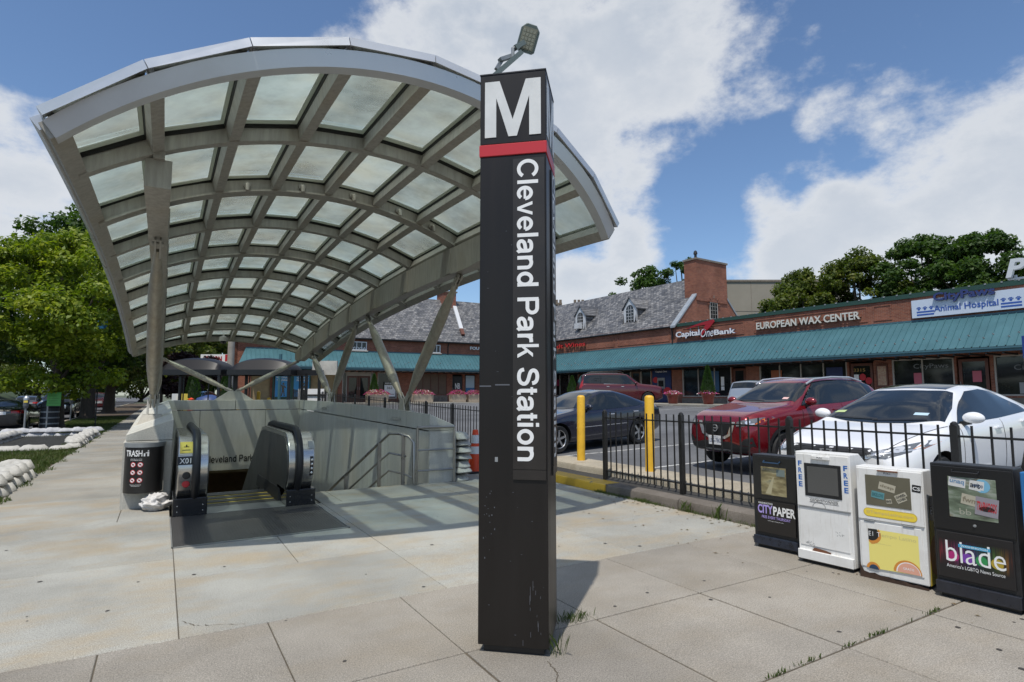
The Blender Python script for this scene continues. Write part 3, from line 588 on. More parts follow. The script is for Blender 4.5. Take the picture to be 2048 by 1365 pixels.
# plates and stickers on the two newels (front faces bulge toward the plaza)
def newel_y(z): return .30 - math.sqrt(max(0, .40 ** 2 - ((z - .56) * .40 / .42) ** 2)) - .004
def sticker(name, m, x0, x1, z0, z1, par=t):
    b = MB(); b.grid([[(x, newel_y(z0 + (z1 - z0) * j / 6) , z0 + (z1 - z0) * j / 6) for x in (x0, x1)] for j in range(7)]); return b.build(name, m, par)
ys_ = sticker('safety_sticker', M_yell, -.80, -.66, .775, .905); sticker('sticker_figure', M_black, -.775, -.685, .805, .815, ys_); 
fg = MB(); fg.box(-.735, -.722, newel_y(.86) - .01, newel_y(.86) - .006, .82, .875); fg.box(-.76, -.70, newel_y(.85) - .008, newel_y(.85) - .004, .845, .852); fg.build('sticker_figure', M_black, ys_)
pt = sticker('number_plate', M_black, -.82, -.655, .635, .735)
text('plate_text', 'X01', (-.80, newel_y(.685) - .012, .652), (1, 0, 0), (0, .12, 1), .125, .066, M_white, pt, .002, .01)
for z, m in ((.505, M_black), (.40, M_red)):
    b = MB(); b.lathe([(.001, .012), (.036, .01), (.044, .0)], n=18); b.build('stop_button', m, t, loc=(-.72, newel_y(z) - .001, z), rot=(R(90), 0, 0))
sticker('key_plate', M_galv, .74, .82, .76, .86); cp = sticker('call_plate', M_black, .755, .80, .40, .66)
for k in range(4): MB().lathe([(.001, .006), (.015, .004), (.018, 0)], n=10).build('call_button', M_chrome, cp, loc=(.7775, newel_y(.44 + k * .058) - .001, .44 + k * .058), rot=(R(90), 0, 0))
# ================================================================ CANOPY
CP = dict(Xc=2.0, w=2.78288, Y1=6.79557, dY=2.00719, z0=3.63659, k=.00621, Ym=9.5794, sa=.82707, sb=-.00562)
def yrow(i, fr):
    if i <= 0: return 5.62 - .83 * fr
    if i < 1: return (5.62 - .83 * fr) * (1 - i) + CP['Y1'] * i
    if i <= 8: return CP['Y1'] + CP['dY'] * (i - 1)
    ye = 21.75 + .75 * fr
    return (CP['Y1'] + CP['dY'] * 7) * (9 - i) + ye * (i - 8)
def SH(i, j, h=0., dj=0., di=0., vert=0.):
    """point of the shell: i row line 0-9, j rib line 0-8, h height over the rib undersides (radial), dj sideways metres, di metres along, vert straight up"""
    s0 = .8; th0 = 2 * math.atan(s0 / CP['w']); a0 = th0 * (j - 4) / 4
    fr = (math.cos(a0) - math.cos(th0)) / (1 - math.cos(th0))
    Y = yrow(i, fr) + di
    s = CP['sa'] + CP['sb'] * (Y - 15); Rr = (CP['w'] ** 2 + s * s) / (2 * s); th = math.asin(CP['w'] / Rr); a = th * (j - 4) / 4 + dj / Rr
    zb = CP['z0'] - CP['k'] * (Y - CP['Ym']) ** 2
    return Vector((CP['Xc'] + (Rr + h) * math.sin(a), Y, zb + (Rr + h) * math.cos(a) - Rr * math.cos(th) + vert))
can = thing('station_canopy', 'curved glass and steel canopy over the escalator', 'canopy', (2.0, 13.5, 1.2)); OC = can.location
def sweep(rows, name, m, parent=can, smooth=False):   # rows: list of rings (4 points)
    b = MB(); b.grid(rows, closed=True); b.f += [tuple(range(len(rows[0])))[::-1], tuple(range((len(rows) - 1) * len(rows[0]), len(rows) * len(rows[0])))]; b.mi += [0, 0]
    return b.build(name, m, parent, smooth, org=OC)
js = np.linspace(0, 8, 33)
for i in range(1, 9):
    wd = .065 if i % 2 else .085; dp = .155
    sweep([[SH(i, j, 0, 0, -wd), SH(i, j, 0, 0, wd), SH(i, j, dp, 0, wd), SH(i, j, dp, 0, -wd)] for j in js], 'cross_rib', M_steel)
    # lower flange of the rib
    if i % 2 == 0: sweep([[SH(i, j, -.015, 0, -wd - .03), SH(i, j, -.015, 0, wd + .03), SH(i, j, .012, 0, wd + .03), SH(i, j, .012, 0, -wd - .03)] for j in js], 'rib_flange', M_steel)
o = sweep([[SH(0, j, -.01, 0, -.06), SH(0, j, -.01, 0, .08), SH(0, j, .135, 0, .075), SH(0, j, .135, 0, -.085)] for j in np.linspace(-.06, 8.06, 45)], 'front_arch', M_steelb, smooth=30)
sweep([[SH(9, j, .0, 0, -.07), SH(9, j, .0, 0, .07), SH(9, j, .15, 0, .07), SH(9, j, .15, 0, -.07)] for j in np.linspace(-.06, 8.06, 45)], 'rear_arch', M_steel, smooth=30)
for i in range(9):
    for j in range(0, 9):
        e = j in (0, 8); ww = .078 if e else .055; n_ = 4
        a = .02 if i else .05
        rows = []
        for k in range(n_ + 1):
            t_ = i + k / n_; rows.append([SH(t_, j, .012, -ww), SH(t_, j, .012, ww), SH(t_, j, .15, ww), SH(t_, j, .15, -ww)])
        sweep(rows, 'edge_beam' if e else 'long_rib', M_steel)
# glass
for i in range(9):
    for j in range(8):
        h0, h1 = .215, .235; gp = .012; g2 = .05
        def cor(ii, jj, h): 
            return SH(ii, jj, h)
        def lerp_c(u, v, h):
            A_, B_, C_, D_ = SH(i, j, h), SH(i, j + 1, h), SH(i + 1, j + 1, h), SH(i + 1, j, h)
            return (A_ * (1 - u) + B_ * u) * (1 - v) + (D_ * (1 - u) + C_ * u) * v
        L0 = (SH(i, j) - SH(i, j + 1)).length; L1 = (SH(i, j) - SH(i + 1, j)).length; u0 = .012 / L0; v0 = .012 / L1
        b = MB(); b.hexa([lerp_c(u, v, h) for h in (h0, h1) for u, v in ((u0, v0), (1 - u0, v0), (1 - u0, 1 - v0), (u0, 1 - v0))])
        go = b.build('glass_pane', M_pane, can, org=OC)
        fm = MB(); u1, v1 = .10 / L0, .16 / L1
        for (a0, a1, b0, b1) in ((u0, u1, v0, 1 - v0), (1 - u1, 1 - u0, v0, 1 - v0), (u1, 1 - u1, v0, v1 * .6), (u1, 1 - u1, 1 - v1, 1 - v0)):
            fm.hexa([lerp_c(u, v, h) for h in (h0 - .016, h0 - .003) for u, v in ((a0, b0), (a1, b0), (a1, b1), (a0, b1))])
        fm.build('glazing_border', M_frit, go, org=OC)
        gk = MB()
        for (a0, a1, b0, b1) in ((.04 / L0, .062 / L0, .05 / L1, 1 - .05 / L1), (1 - .062 / L0, 1 - .04 / L0, .05 / L1, 1 - .05 / L1), (.04 / L0, 1 - .04 / L0, 1 - .074 / L1, 1 - .045 / L1)):
            gk.hexa([lerp_c(u, v, h) for h in (.154, .206) for u, v in ((a0, b0), (a1, b0), (a1, b1), (a0, b1))])
        gk.build('gasket', M_gasket, go, org=OC)
# faceted glass edge over the front arch, flashing down both sides and at the rear
for j in range(8):
    b = MB(); f0 = .17 if 0 < j < 7 else .17
    A_, B_ = [SH(0, q, .162, 0, -.12) for q in (j, j + 1)]; A2, B2 = [SH(0, q, .240, 0, -.105) for q in (j, j + 1)]; A3, B3 = [SH(0, q, .240, 0, .10) for q in (j, j + 1)]; A4, B4 = [SH(0, q, .216, 0, .10) for q in (j, j + 1)]
    if j == 0: A_, A2, A3, A4 = [p_ + Vector((-.02, 0, -.03)) for p_ in (A_, A2, A3, A4)]
    if j == 7: B_, B2, B3, B4 = [p_ + Vector((.02, 0, -.03)) for p_ in (B_, B2, B3, B4)]
    d = (B_ - A_).normalized() * .004
    b.hexa([A_ + d, B_ - d, B4 - d, A4 + d, A2 + d, B2 - d, B3 - d, A3 + d]); b.build('fascia_panel', M_steelb, can, org=OC)
    b = MB(); b.bar(SH(0, j + .03, .13, 0, -.02), SH(0, j + .03, .20, 0, -.03), .04, .04); 
    if j: b.build('fascia_bracket', M_steelb, can, org=OC)
    A_, B_ = [SH(9, q, .15, 0, .03) for q in (j, j + 1)]; A2, B2 = [SH(9, q, .25, 0, .03) for q in (j, j + 1)]
    MB().hexa([A_, B_, B_ + Vector((0, .12, 0)), A_ + Vector((0, .12, 0)), A2, B2, B2 + Vector((0, .12, 0)), A2 + Vector((0, .12, 0))]).build('fascia_panel', M_steel, can, org=OC)
for j, sg in ((0, -1), (8, 1)):
    for i in range(9):
        rows = [[SH(i + k / 3, j, .13, sg * .08), SH(i + k / 3, j, .13, sg * .095), SH(i + k / 3, j, .24, sg * .10), SH(i + k / 3, j, .24, sg * .0)] for k in ((.25, 1, 2, 3) if i == 0 else range(4))]
        sweep(rows, 'side_flashing', M_steelb)
# main box beams hung under rib lines 1 and 7
for j, sg in ((1, -1), (7, 1)):
    rows = []
    for t_ in np.linspace(1.0, 8.9, 36):
        p_ = SH(t_, j); dep = np.interp(t_, [1, 1.6, 8.2, 8.9], [.30, .44, .44, .22]); hw = np.interp(t_, [1, 1.5, 8.9], [.12, .105, .09])
        rows.append([p_ + Vector((-hw, 0, -.05)), p_ + Vector((hw, 0, -.05)), p_ + Vector((hw, 0, -.05 - dep)), p_ + Vector((-hw, 0, -.05 - dep))])
    bm_ = sweep(rows, 'main_beam', M_steel)
    for t_ in range(1, 9):
        p_ = SH(t_, j); hw = .105 if t_ > 1 else .12
        b = MB(); b.box(p_.x - hw - .012, p_.x + hw + .012, p_.y - .10, p_.y + .10, p_.z - .47, p_.z - .055) ; b.build('stiffener', M_steel, bm_, org=OC) if t_ not in (1,) else None
        b = MB(); b.box(p_.x - .05, p_.x + .05, p_.y - .06, p_.y + .06, p_.z - .06, p_.z + .02); b.build('spacer', M_steel, bm_, org=OC)
# tapered tube struts in pairs
def strut(a, b, r=.10):
    a = Vector(a); b = Vector(b); n_ = 14; pts = [a.lerp(b, .06 + .88 * k / n_) for k in range(n_ + 1)]
    rad = [r * (.34 + .66 * min(1, math.sin(math.pi * (k / n_)) * 1.45)) for k in range(n_ + 1)]
    q = MB(); q.tube(pts, rad, 16); so_ = q.build('strut', M_strut, can, smooth=True, org=OC)
    f = MB(); d = (b - a).normalized(); 
    for e0, e1 in ((0, .09), (.91, 1)):
        for sg_ in (-1, 1):
            off = Vector((.028 * sg_, 0, 0)); f = MB(); f.bar(a.lerp(b, e0) + off, a.lerp(b, e1) + off, .10, .022, up=(1, 0, 0)); f.build('fork', M_steel, so_, org=OC)
    f = MB(); f.tube([b.lerp(a, .03) + Vector((-.07, 0, 0)), b.lerp(a, .03) + Vector((.07, 0, 0))], .03, 10); f.build('pin', M_steel, so_, org=OC)
def zbeam(j, y): 
    t_ = (y - CP['Y1']) / CP['dY'] + 1; return SH(t_, j)
for j, bx in ((1, -.13), (7, 4.13)):
    for yb, tops in ((10.98, (8.55, 13.65)), (16.85, (14.42, 19.6))):
        zb = 1.13 + (.09 if yb > 12 else 0)
        pb = MB(); pb.hexa([(bx - .2, yb - .28, zb - .12), (bx + .2, yb - .28, zb - .12), (bx + .2, yb + .28, zb - .12), (bx - .2, yb + .28, zb - .12), (bx - .13, yb - .18, zb + .06), (bx + .13, yb - .18, zb + .06), (bx + .13, yb + .18, zb + .06), (bx - .13, yb + .18, zb + .06)])
        bp = pb.build('strut_base', M_steel, can, org=OC)
        f = MB(); 
        for sg in (-1, 1): f = MB(); f.prism([(yb - .16, zb + .05), (yb + .16, zb + .05), (yb + .07, zb + .30), (yb - .07, zb + .30)], lambda u, v, h: (bx + sg * (.05 + .025 * h), u, v)); f.build('gusset', M_steel, bp, org=OC)
        for yt in tops:
            p_ = zbeam(j, yt); strut((bx, yb + (.05 if yt > yb else -.05), zb + .20), (p_.x, yt, p_.z - .50))
pb = MB(); pb.prism([(1.40, 1.33), (2.54, 1.33), (2.12, 1.62), (1.82, 1.62)], lambda u, v, h: (u, 20.45 + .22 * h, v)); pb.build('strut_base', M_gwall, can, org=OC)
for j in (1, 7): p_ = SH(8.75, j); strut((1.97 + (.06 if j > 4 else -.06), 20.56, 1.60), (p_.x, p_.y, p_.z - .35), .085)
# small lamps on the second rib, camera dome at the rear, conduit camera on the near strut
for j in (2.5, 3.5, 4.5, 5.5, 6.3):
    a = SH(2, j, .08, 0, -.085); b = MB(); b.lathe([(.055, 0), (.055, .03), (.02, .035)], n=14); lo_ = b.build('rib_lamp', M_steel, can, loc=a - OC, rot=(R(90), 0, 0)); 
    d = MB(); d.tube([(0, 0, .03), (0, -.02, .08), (0, -.10, .085)], .03, 10); d.build('lamp_spout', M_steel, lo_, smooth=True)
a = SH(8.45, 3.55, -.0); b = MB(); b.lathe([(.03, .18), (.035, .12), (.13, .10), (.14, -.04), (.10, -.05)], n=18); dc = b.build('camera_dome', mat('camera_housing', (.42, .41, .39), .4), can, loc=a - OC - Vector((0, 0, .18)), smooth=True)
b = MB(); b.lathe([(.10, 0), (.085, -.05), (.05, -.08), (.005, -.095)], n=16); b.build('dome_glass', M_blackg, dc, loc=(0, 0, -.05), smooth=True)
# ================================================================ PYLON
# local frame: x along the front face (left to right), y into the pylon, origin at the front left foot
u1 = Vector((math.cos(R(-41.88)), math.sin(R(-41.88)), 0)); 
t = thing('station_pylon', 'tall dark brown station pylon with white M, red band and vertical station name', 'pylon', (1.652, 3.13, 0), R(-41.88))
W_, D_ = .418, .418
MB().box(.03, W_ - .03, .03, D_ - .03, 0, .05).build('plinth', M_black, t)
MB().box(.004, W_ - .004, .004, D_ - .004, .045, 3.515).build('core', M_black, t)
for nm, bx in (('face_panel', (0, .30, 0, 0)),):
    pass
def ppanel(x0, x1, y0, y1, z0, z1, m=M_sbrown, nm='face_panel'):
    return bevel(MB().box(x0, x1, y0, y1, z0, z1).build(nm, m, t), .003, 1)
ppanel(.0, W_, 0, .012, .045, 2.992); ppanel(0, W_, D_ - .012, D_, .045, 2.992)
ppanel(W_ - .012, W_, .014, D_ - .014, .045, 2.992); ppanel(0, .012, .014, D_ - .014, .045, 2.992)
bevel(MB().box(-.006, W_ + .006, -.006, D_ + .006, 2.996, 3.072).build('red_band', M_red, t), .003, 1)
hd = bevel(MB().box(-.001, W_ + .001, -.001, D_ + .001, 3.075, 3.535).build('head', M_sbrown, t), .003, 1)
MB().box(-.004, W_ + .004, -.004, D_ + .004, 3.535, 3.543).build('top_cap', M_black, t)
def letterM(O, U, V, wd, ht, par):
    a = .205; P = [(0, 0), (a, 0), (a, .70), (.425, .0), (.575, .0), (1 - a, .70), (1 - a, 0), (1, 0), (1, 1), (.735, 1), (.5, .30), (.265, 1), (0, 1)]
    b = MB(); U = Vector(U); V = Vector(V); Nn = U.cross(V); b.prism(P, lambda u, v, h: Vector(O) + U * u * wd + V * v * ht + Nn * (.003 * h)); b.build('letter_m', mat('off_white_letter', (.66, .665, .65), .4, var=.08, vscale=5), par)  # plain off-white letter colour, slightly uneven
letterM((.030, -.002, 3.118), (1, 0, 0), (0, 0, 1), .358, .368, hd); letterM((W_ + .002, .030, 3.118), (0, 1, 0), (0, 0, 1), .358, .368, hd)
for (O, U, Nn) in (((.212, -.001, 0), Vector((1, 0, 0)), Vector((0, -1, 0))), ((W_ + .001, .205, 0), Vector((0, 1, 0)), Vector((1, 0, 0)))):
    b = MB(); O = Vector(O)
    def bx_(a0, a1, z0, z1, d): 
        q = [O + U * a + Nn * e for a, e in ((a0, 0), (a1, 0), (a1, d), (a0, d))]; return [Vector((p_.x, p_.y, z0)) for p_ in q] + [Vector((p_.x, p_.y, z1)) for p_ in q]
    b.hexa(bx_(0, .198, 1.06, 2.965, .010)); b.hexa(bx_(0, .198, 1.0, 1.057, .009)); sp_ = b.build('name_panel', M_spanel, t)
    grotesque('letter', 'Cleveland Park Station', O + U * .028 + Nn * .0115 + Vector((0, 0, 2.955)), (0, 0, -1), U, 1.845, .130, M_white, sp_)
st_ = MB(); st_.box(.10, .118, -.002, -.0005, 1.10, 1.128); st_.build('small_sticker', M_galv, t)
sc_ = MB()
for k in range(16): 
    x = .06 + rng.gauss(0, .025); z = .80 + rng.gauss(0, .09); sc_.box(x, x + rng.uniform(.002, .006), -.0012, -.0006, z, z + rng.uniform(.003, .012))
for k in range(13):
    x = .33 + rng.gauss(0, .03); z = .25 + rng.uniform(-.2, .14); sc_.box(x, x + .002, -.0012, -.0006, z, z + rng.uniform(.01, .06))
for k in range(30):
    x = rng.uniform(.02, .4); z = rng.uniform(.1, 2.9); sc_.box(x, x + rng.uniform(.002, .012), -.0012, -.0006, z, z + .002)
sc_.box(.003, .075, -.0012, -.0006, 1.548, 1.556); sc_.box(.10, .19, -.0012, -.0006, 1.556, 1.564)
o = sc_.build('scratches', mat('scuff_grey', (.10, .105, .12), .6), t); o['kind'] = 'stuff'
# ---- floodlight standing behind the pylon
lp = thing('floodlight_pole', 'tall parking lot floodlight whose lamp head shows above the station pylon', 'street light', (7.0, 13.0, lot(7, 13)))
GG = mat('grey_green_metal', (.17, .20, .18), .45, .3)
b = MB(); b.tube([(0, 0, 0), (0, 0, 5), (0, 0, 9.85)], [.11, .09, .07], 12); b.build('pole', GG, lp, smooth=True)
b = MB(); b.bar((-.05, 0, 9.70), (1.12, .0, 10.98), .16, .13); b.build('arm', GG, lp); b = MB(); b.bar((.42, .15, 10.35), (.62, .15, 10.72), .10, .10); b.bar((.50, .1, 10.62), (.86, .1, 10.84), .16, .10); b.build('second_bracket', M_galv, lp)
b = MB(); b.tube([(.86, 0, 10.70), (.86, 0, 11.02), (.98, 0, 11.10)], .05, 8); b.build('knuckle', M_galv, lp)
b = MB(); b.bar((.92, 0, 11.05), (1.22, 0, 11.30), .15, .13); b.build('bracket', GG, lp)
hd_ = MB(); Pp = [(-.34, -.20), (-.28, -.27), (.26, -.27), (.40, -.14), (.40, .14), (.26, .27), (-.28, .27), (-.34, .20)]
hd_.prism(Pp, lambda u, v, h: (u, v, .16 * h)); ho = bevel(hd_.build('lamp_head', GG, lp), .02)
Nz = Vector((.50, .78, .34)).normalized(); Xl = Vector((.30, -.05, 1)); Xl = (Xl - Nz * Xl.dot(Nz)).normalized(); Yl = Nz.cross(Xl)
ho.matrix_local = Matrix(((Xl.x, Yl.x, Nz.x, 1.36), (Xl.y, Yl.y, Nz.y, .0), (Xl.z, Yl.z, Nz.z, 11.46), (0, 0, 0, 1)))
b = MB(); b.box(-.28, .30, -.21, .21, -.012, 0.0); lens = b.build('lens', mat('led_panel', (.34, .32, .24), .3), ho)
for a in range(5):
    for c_ in range(4): MB().box(-.25 + a * .105, -.17 + a * .105, -.185 + c_ * .095, -.115 + c_ * .095, -.02, -.012).build('led_cell', mat('led_cell_glass', (.45, .43, .33), .15), lens)

# ================================================================ FENCES
def fence(x, y0, n_, step, label, zf, posts_from=0):
    """picket fence along y; posts every step metres, pickets between"""
    t = thing('picket_fence', label, 'fence', (x, y0, zf(y0)))
    for k in range(n_ + 1):
        y = k * step; z = zf(y0 + y) - zf(y0); b = MB(); b.box(-.032, .032, y - .032, y + .032, z, z + 1.10)
        o = bevel(b.build('post', M_fence, t), .004, 1); MB().lathe([(.034, 0), (.030, .02), (.012, .034), (.001, .036)], n=10).build('post_cap', M_fence, o, loc=(0, y, z + 1.10))
    pk = MB(); pk.box(-.008, .008, -.008, .008, .05, 1.10); pm = pk.mesh('picket', M_fence); m_ = 11
    for k in range(n_):
        za = zf(y0 + k * step) - zf(y0); zb = zf(y0 + (k + 1) * step) - zf(y0)
        for zr in (.14, 1.0): 
            b = MB(); b.bar((0, k * step + .03, za + zr), (0, (k + 1) * step - .03, zb + zr), .026, .02); b.build('rail', M_fence, t)
        for i in range(m_):
            f = (i + 1) / (m_ + 1); o = bpy.data.objects.new('picket', pm); link(o, t); o.location = (rng.uniform(-.003, .003), (k + f) * step, za * (1 - f) + zb * f); o.rotation_euler = (rng.uniform(-.006, .006), rng.uniform(-.008, .008), 0)
    return t
fence(6.32, -2.46, 6, 1.66, 'black picket fence behind the newspaper boxes', lambda y: .118)
fence(6.34, 9.95, 14, 1.75, 'black picket fence running on behind the granite parapet', lambda y: max(.118, .118 + (y - 12) * .026))
# ---- bollards
for x, y, lab in ((7.02, 9.05, 'yellow steel bollard nearer the station pylon, in front of the navy sedan'), (7.0, 7.17, 'yellow steel bollard behind the picket fence, at the navy sedan\'s rear')):
    b = MB(); b.lathe([(.078, 0), (.078, 1.22), (.07, 1.245), (.045, 1.262), (.001, 1.268)], n=20); o = b.build('bollard', M_yel, None, smooth=40, loc=(x, y, .225), rot=(R(rng.uniform(-.8, .8)), R(.8), 0)); tag(o, lab, 'bollard', 'yellow bollards on the lot kerb')
# ---- traffic cone
t = thing('traffic_cone', 'orange traffic cone with two white bands beside the sandbags', 'traffic cone', (5.28, 10.15, 0))
b = MB(); b.lathe([(.15, .03), (.055, .80), (.045, .82), (.001, .82)], n=20); b.build('cone_body', M_cone, t, smooth=40)
b = MB(); b.box(-.2, .2, -.2, .2, 0, .035); bevel(b.build('cone_base', M_black, t), .012)
for z0, z1 in ((.36, .50), (.56, .72)):
    rr = lambda z: .15 + (z - .03) * (.055 - .15) / .77 + .003; b = MB(); b.lathe([(rr(z0), z0), (rr(z1), z1)], n=20); b.build('reflective_band', M_refl, t, smooth=True)
# ---- sandbags
def bag_mesh(seed, m, L_=.62, w_=.36, h_=.17):
    r_ = random.Random(seed); bm = bmesh.new(); bmesh.ops.create_cube(bm, size=2); bmesh.ops.subdivide_edges(bm, edges=bm.edges, cuts=5, use_grid_fill=True)
    ph = [r_.uniform(0, 6) for _ in range(6)]
    for v in bm.verts:
        x, y, z = v.co; e = (1 - .42 * abs(y) ** 3) * (1 - .25 * abs(y) ** 6); k = math.sqrt(max(.0, 1 - .34 * x * x)); f = math.sqrt(max(0, 1 - .40 * y * y))
        l = 1 + .06 * math.sin(3 * x + ph[0]) + .05 * math.sin(5 * y + ph[1]); wv = .13 * math.sin(6 * x + 2 * y + ph[2]) + .10 * math.sin(9 * y - 3 * x + ph[3]) + .06 * math.sin(17 * x + 5 * y + ph[4])
        prof_ = (1 - abs(x) ** 4) ** .5 * (1 - abs(y) ** 4) ** .5
        zz_ = (z * .5 + .5) * h_ * (.12 + .88 * prof_) * l + (wv * h_ * .5 if z > 0 else 0)
        v.co = (x * L_ / 2 * (1 - .18 * abs(y) ** 3), y * w_ / 2 * (1 - .22 * abs(x) ** 4), max(0, zz_ + .10 * h_ * (1 - prof_)))
    me = bpy.data.meshes.new('sandbag'); bm.to_mesh(me); bm.free(); me.materials.append(m); me.polygons.foreach_set('use_smooth', [True] * len(me.polygons)); return me
BAGS = [bag_mesh(k, M_bag) for k in range(4)]; BAGG = [bag_mesh(k + 10, M_bagg) for k in range(3)]; BAGE = [bag_mesh(k + 20, M_bag, .58, .30, .13) for k in range(3)]
def sandbag(x, y, z, rz, lab, grp, pool=BAGS, tilt=0):
    o = bpy.data.objects.new('sandbag', rng.choice(pool)); link(o); o.location = (x, y, z); o.rotation_euler = (rng.uniform(-.06, .06) + tilt, rng.uniform(-.08, .08), rz + rng.uniform(-.15, .15)); s_ = rng.uniform(.92, 1.08); o.scale = (s_ * rng.uniform(.92, 1.12), s_, rng.uniform(.72, 1.0)); tag(o, lab, 'sandbag', grp); return o
for k in range(7): sandbag(4.63, 9.50 + rng.uniform(-.02, .02), .0 + k * .118, R(90) + R(rng.uniform(-8, 8)), ['bottom sandbag', 'second sandbag up', 'third sandbag up', 'middle sandbag', 'third sandbag from the top', 'second sandbag from the top', 'topmost sandbag'][k] + ' of the grey white stack at the parapet end', 'sandbags stacked at the parapet end', BAGE)
ORD = ['first', 'second', 'third', 'fourth', 'fifth', 'sixth', 'seventh', 'eighth', 'ninth', 'tenth', 'eleventh']
GF = 'sandbag wall around the far grating on the grass strip'; GN = 'sandbag wall around the near grating on the grass strip'
for k in range(11): sandbag(-2.12 - .03 * (k % 2), 20.7 + k * .58, -.02, R(90) + .25, ORD[k] + ' white sandbag from the near corner, bottom row along the sidewalk, far grating', GF)
for k in range(10): sandbag(-2.14 - .03 * (k % 2), 20.95 + k * .6, .125, R(90) + .35, ORD[k] + ' white sandbag from the near corner, top row along the sidewalk, far grating', GF)
for k in range(7):
    for l_ in range(2): sandbag(-2.25 - k * .40 + l_ * .1, 27.0, -.02 + l_ * .15, .3, ORD[k] + (' grey sandbag from the sidewalk in the upper course' if l_ else ' grey sandbag from the sidewalk in the lower course') + ' behind the far grating', GF, BAGG)
for k in range(5): sandbag(-2.35 - k * .58, 20.35, -.02, .1, ORD[k] + ' white sandbag from the sidewalk in the single row before the far grating', GF)
for k in range(9):
    for l_ in range(2): sandbag(-4.35 + .05 * l_, 21.0 + k * .65, -.02 + l_ * .15, R(90) - .2, ORD[k] + (' upper white sandbag' if l_ else ' lower white sandbag') + ' from the near end on the street side of the far grating', GF)
for k in range(7):
    for l_ in range(2): sandbag(-2.10 - .06 * l_, 10.4 + k * .56 + .2 * l_, -.02 + l_ * .155, R(90) + .2, ORD[k] + (' upper white sandbag' if l_ else ' lower white sandbag') + ' from the near end along the sidewalk, near grating', GN)
for k in range(5):
    for l_ in range(2): sandbag(-2.30 - k * .5, 14.1 - l_ * .05, -.02 + l_ * .15, .2, ORD[k] + (' upper white sandbag' if l_ else ' lower white sandbag') + ' from the sidewalk behind the near grating', GN)
for (x0, x1, y0, y1, lab) in ((-4.1, -2.4, 20.7, 26.6, 'dark steel vent grating inside the far sandbag wall'), (-4.1, -2.4, 10.0, 13.8, 'dark steel vent grating inside the near sandbag wall')):
    t = thing('vent_grating', lab, 'grating', ((x0 + x1) / 2, (y0 + y1) / 2, -.02)); w2, h2 = (x1 - x0) / 2, (y1 - y0) / 2
    MB().box(-w2, w2, -h2, h2, 0, .02).build('grating_bed', M_grate, t); b = MB()
    for k in range(int(h2 * 2 / .09)): b.box(-w2, w2, -h2 + k * .09, -h2 + k * .09 + .03, .02, .045)
    o = b.build('grating_bar', M_grate, t); o['kind'] = 'stuff'
from mathutils import noise as mnoise
bm = bmesh.new(); bmesh.ops.create_icosphere(bm, subdivisions=5, radius=1)
for v in bm.verts:
    d = v.co.copy(); f = abs(mnoise.noise(d * 1.3)) * .55 + abs(mnoise.noise(Vector((d.x * 2.2, d.y * 4.5, d.z * 3)) + Vector((3, 1, 2)))) * .22 + abs(mnoise.noise(d * 8)) * .04
    v.co = Vector((d.x * .19 * (1.12 - f), d.y * .17 * (1.12 - f), max(0, (d.z * .5 + .42) * .20 * (1.25 - f))))
me = bpy.data.meshes.new('bag'); bm.to_mesh(me); bm.free(); me.materials.append(mat('crumpled_bag', (.56, .54, .52), .7, var=.2, vscale=9)); me.polygons.foreach_set('use_smooth', [True] * len(me.polygons))
o = bpy.data.objects.new('burst_sandbag', me); link(o); o.location = (.0, 9.03, 0); o.rotation_euler = (0, 0, .5); tag(o, 'small crumpled white sandbag on the pavement under the trash bin', 'sandbag')
# ---- trash bin on the parapet end
t = thing('trash_bin', 'black half round trash bin with white TRASH lettering', 'trash bin', (-.165, 9.275, .225))
def half(r, z0, z1, n_=24, dep=.26): return [[(r * math.cos(math.pi * k / n_), -dep * math.sin(math.pi * k / n_), z) for k in range(n_ + 1)] for z in (z0, z1)]
b = MB(); b.grid(half(.225, 0, .62)); b.grid(half(.20, .2, .62, dep=.235)); b.add([half(.225, 0, .62)[0][k] for k in range(25)], [tuple(range(25))]); b.build('bin_shell', mat('bin_black_brown', (.016, .014, .013), .38, var=.2), t, smooth=40)
b = MB(); P = half(.235, .59, .645, dep=.27); Q = half(.205, .59, .645, dep=.238); b.grid(P); b.grid([P[1], Q[1]]); b.grid([Q[1], Q[0]]); b.build('bin_rim', M_galv, t, smooth=30)
def onbin(s_, z, e=.002):   # s_ arc position 0 left .. 1 right
    a = math.pi * (1 - s_); return ((.225 + e) * math.cos(a), -(.26 + e) * math.sin(a), z)
def bintext(nm, s, s0, s1, z0, z1, m, bold=.02):
    v, f = text_geo(s, bold); me = bpy.data.meshes.new(nm); me.from_pydata([onbin(s0 + (s1 - s0) * a, z0 + (z1 - z0) * c_) for a, c_ in v], [], f); me.materials.append(m); return link(bpy.data.objects.new(nm, me), t)
bintext('trash_lettering', 'TRASH', .16, .47, .475, .555, M_white); bintext('notice_text', 'Littering is a crime', .27, .47, .435, .448, M_white, .01); bintext('notice_text', 'no prohibited items', .27, .47, .418, .431, M_white, .01); bintext('notice_text', 'Violators prosecuted', .28, .47, .105, .118, M_white, .01); bintext('notice_text', 'by law, thank you', .31, .45, .09, .102, M_white, .01)
fig = MB()
def patch(s0, s1, z0, z1, e=.0025): fig.grid([[onbin(s0 + (s1 - s0) * k / 3, z, e) for k in range(4)] for z in (z0, z1)])
patch(.545, .575, .475, .53); patch(.55, .57, .536, .552); patch(.52, .548, .515, .525); patch(.49, .515, .475, .515); fig.build('litter_figure', M_white, t)
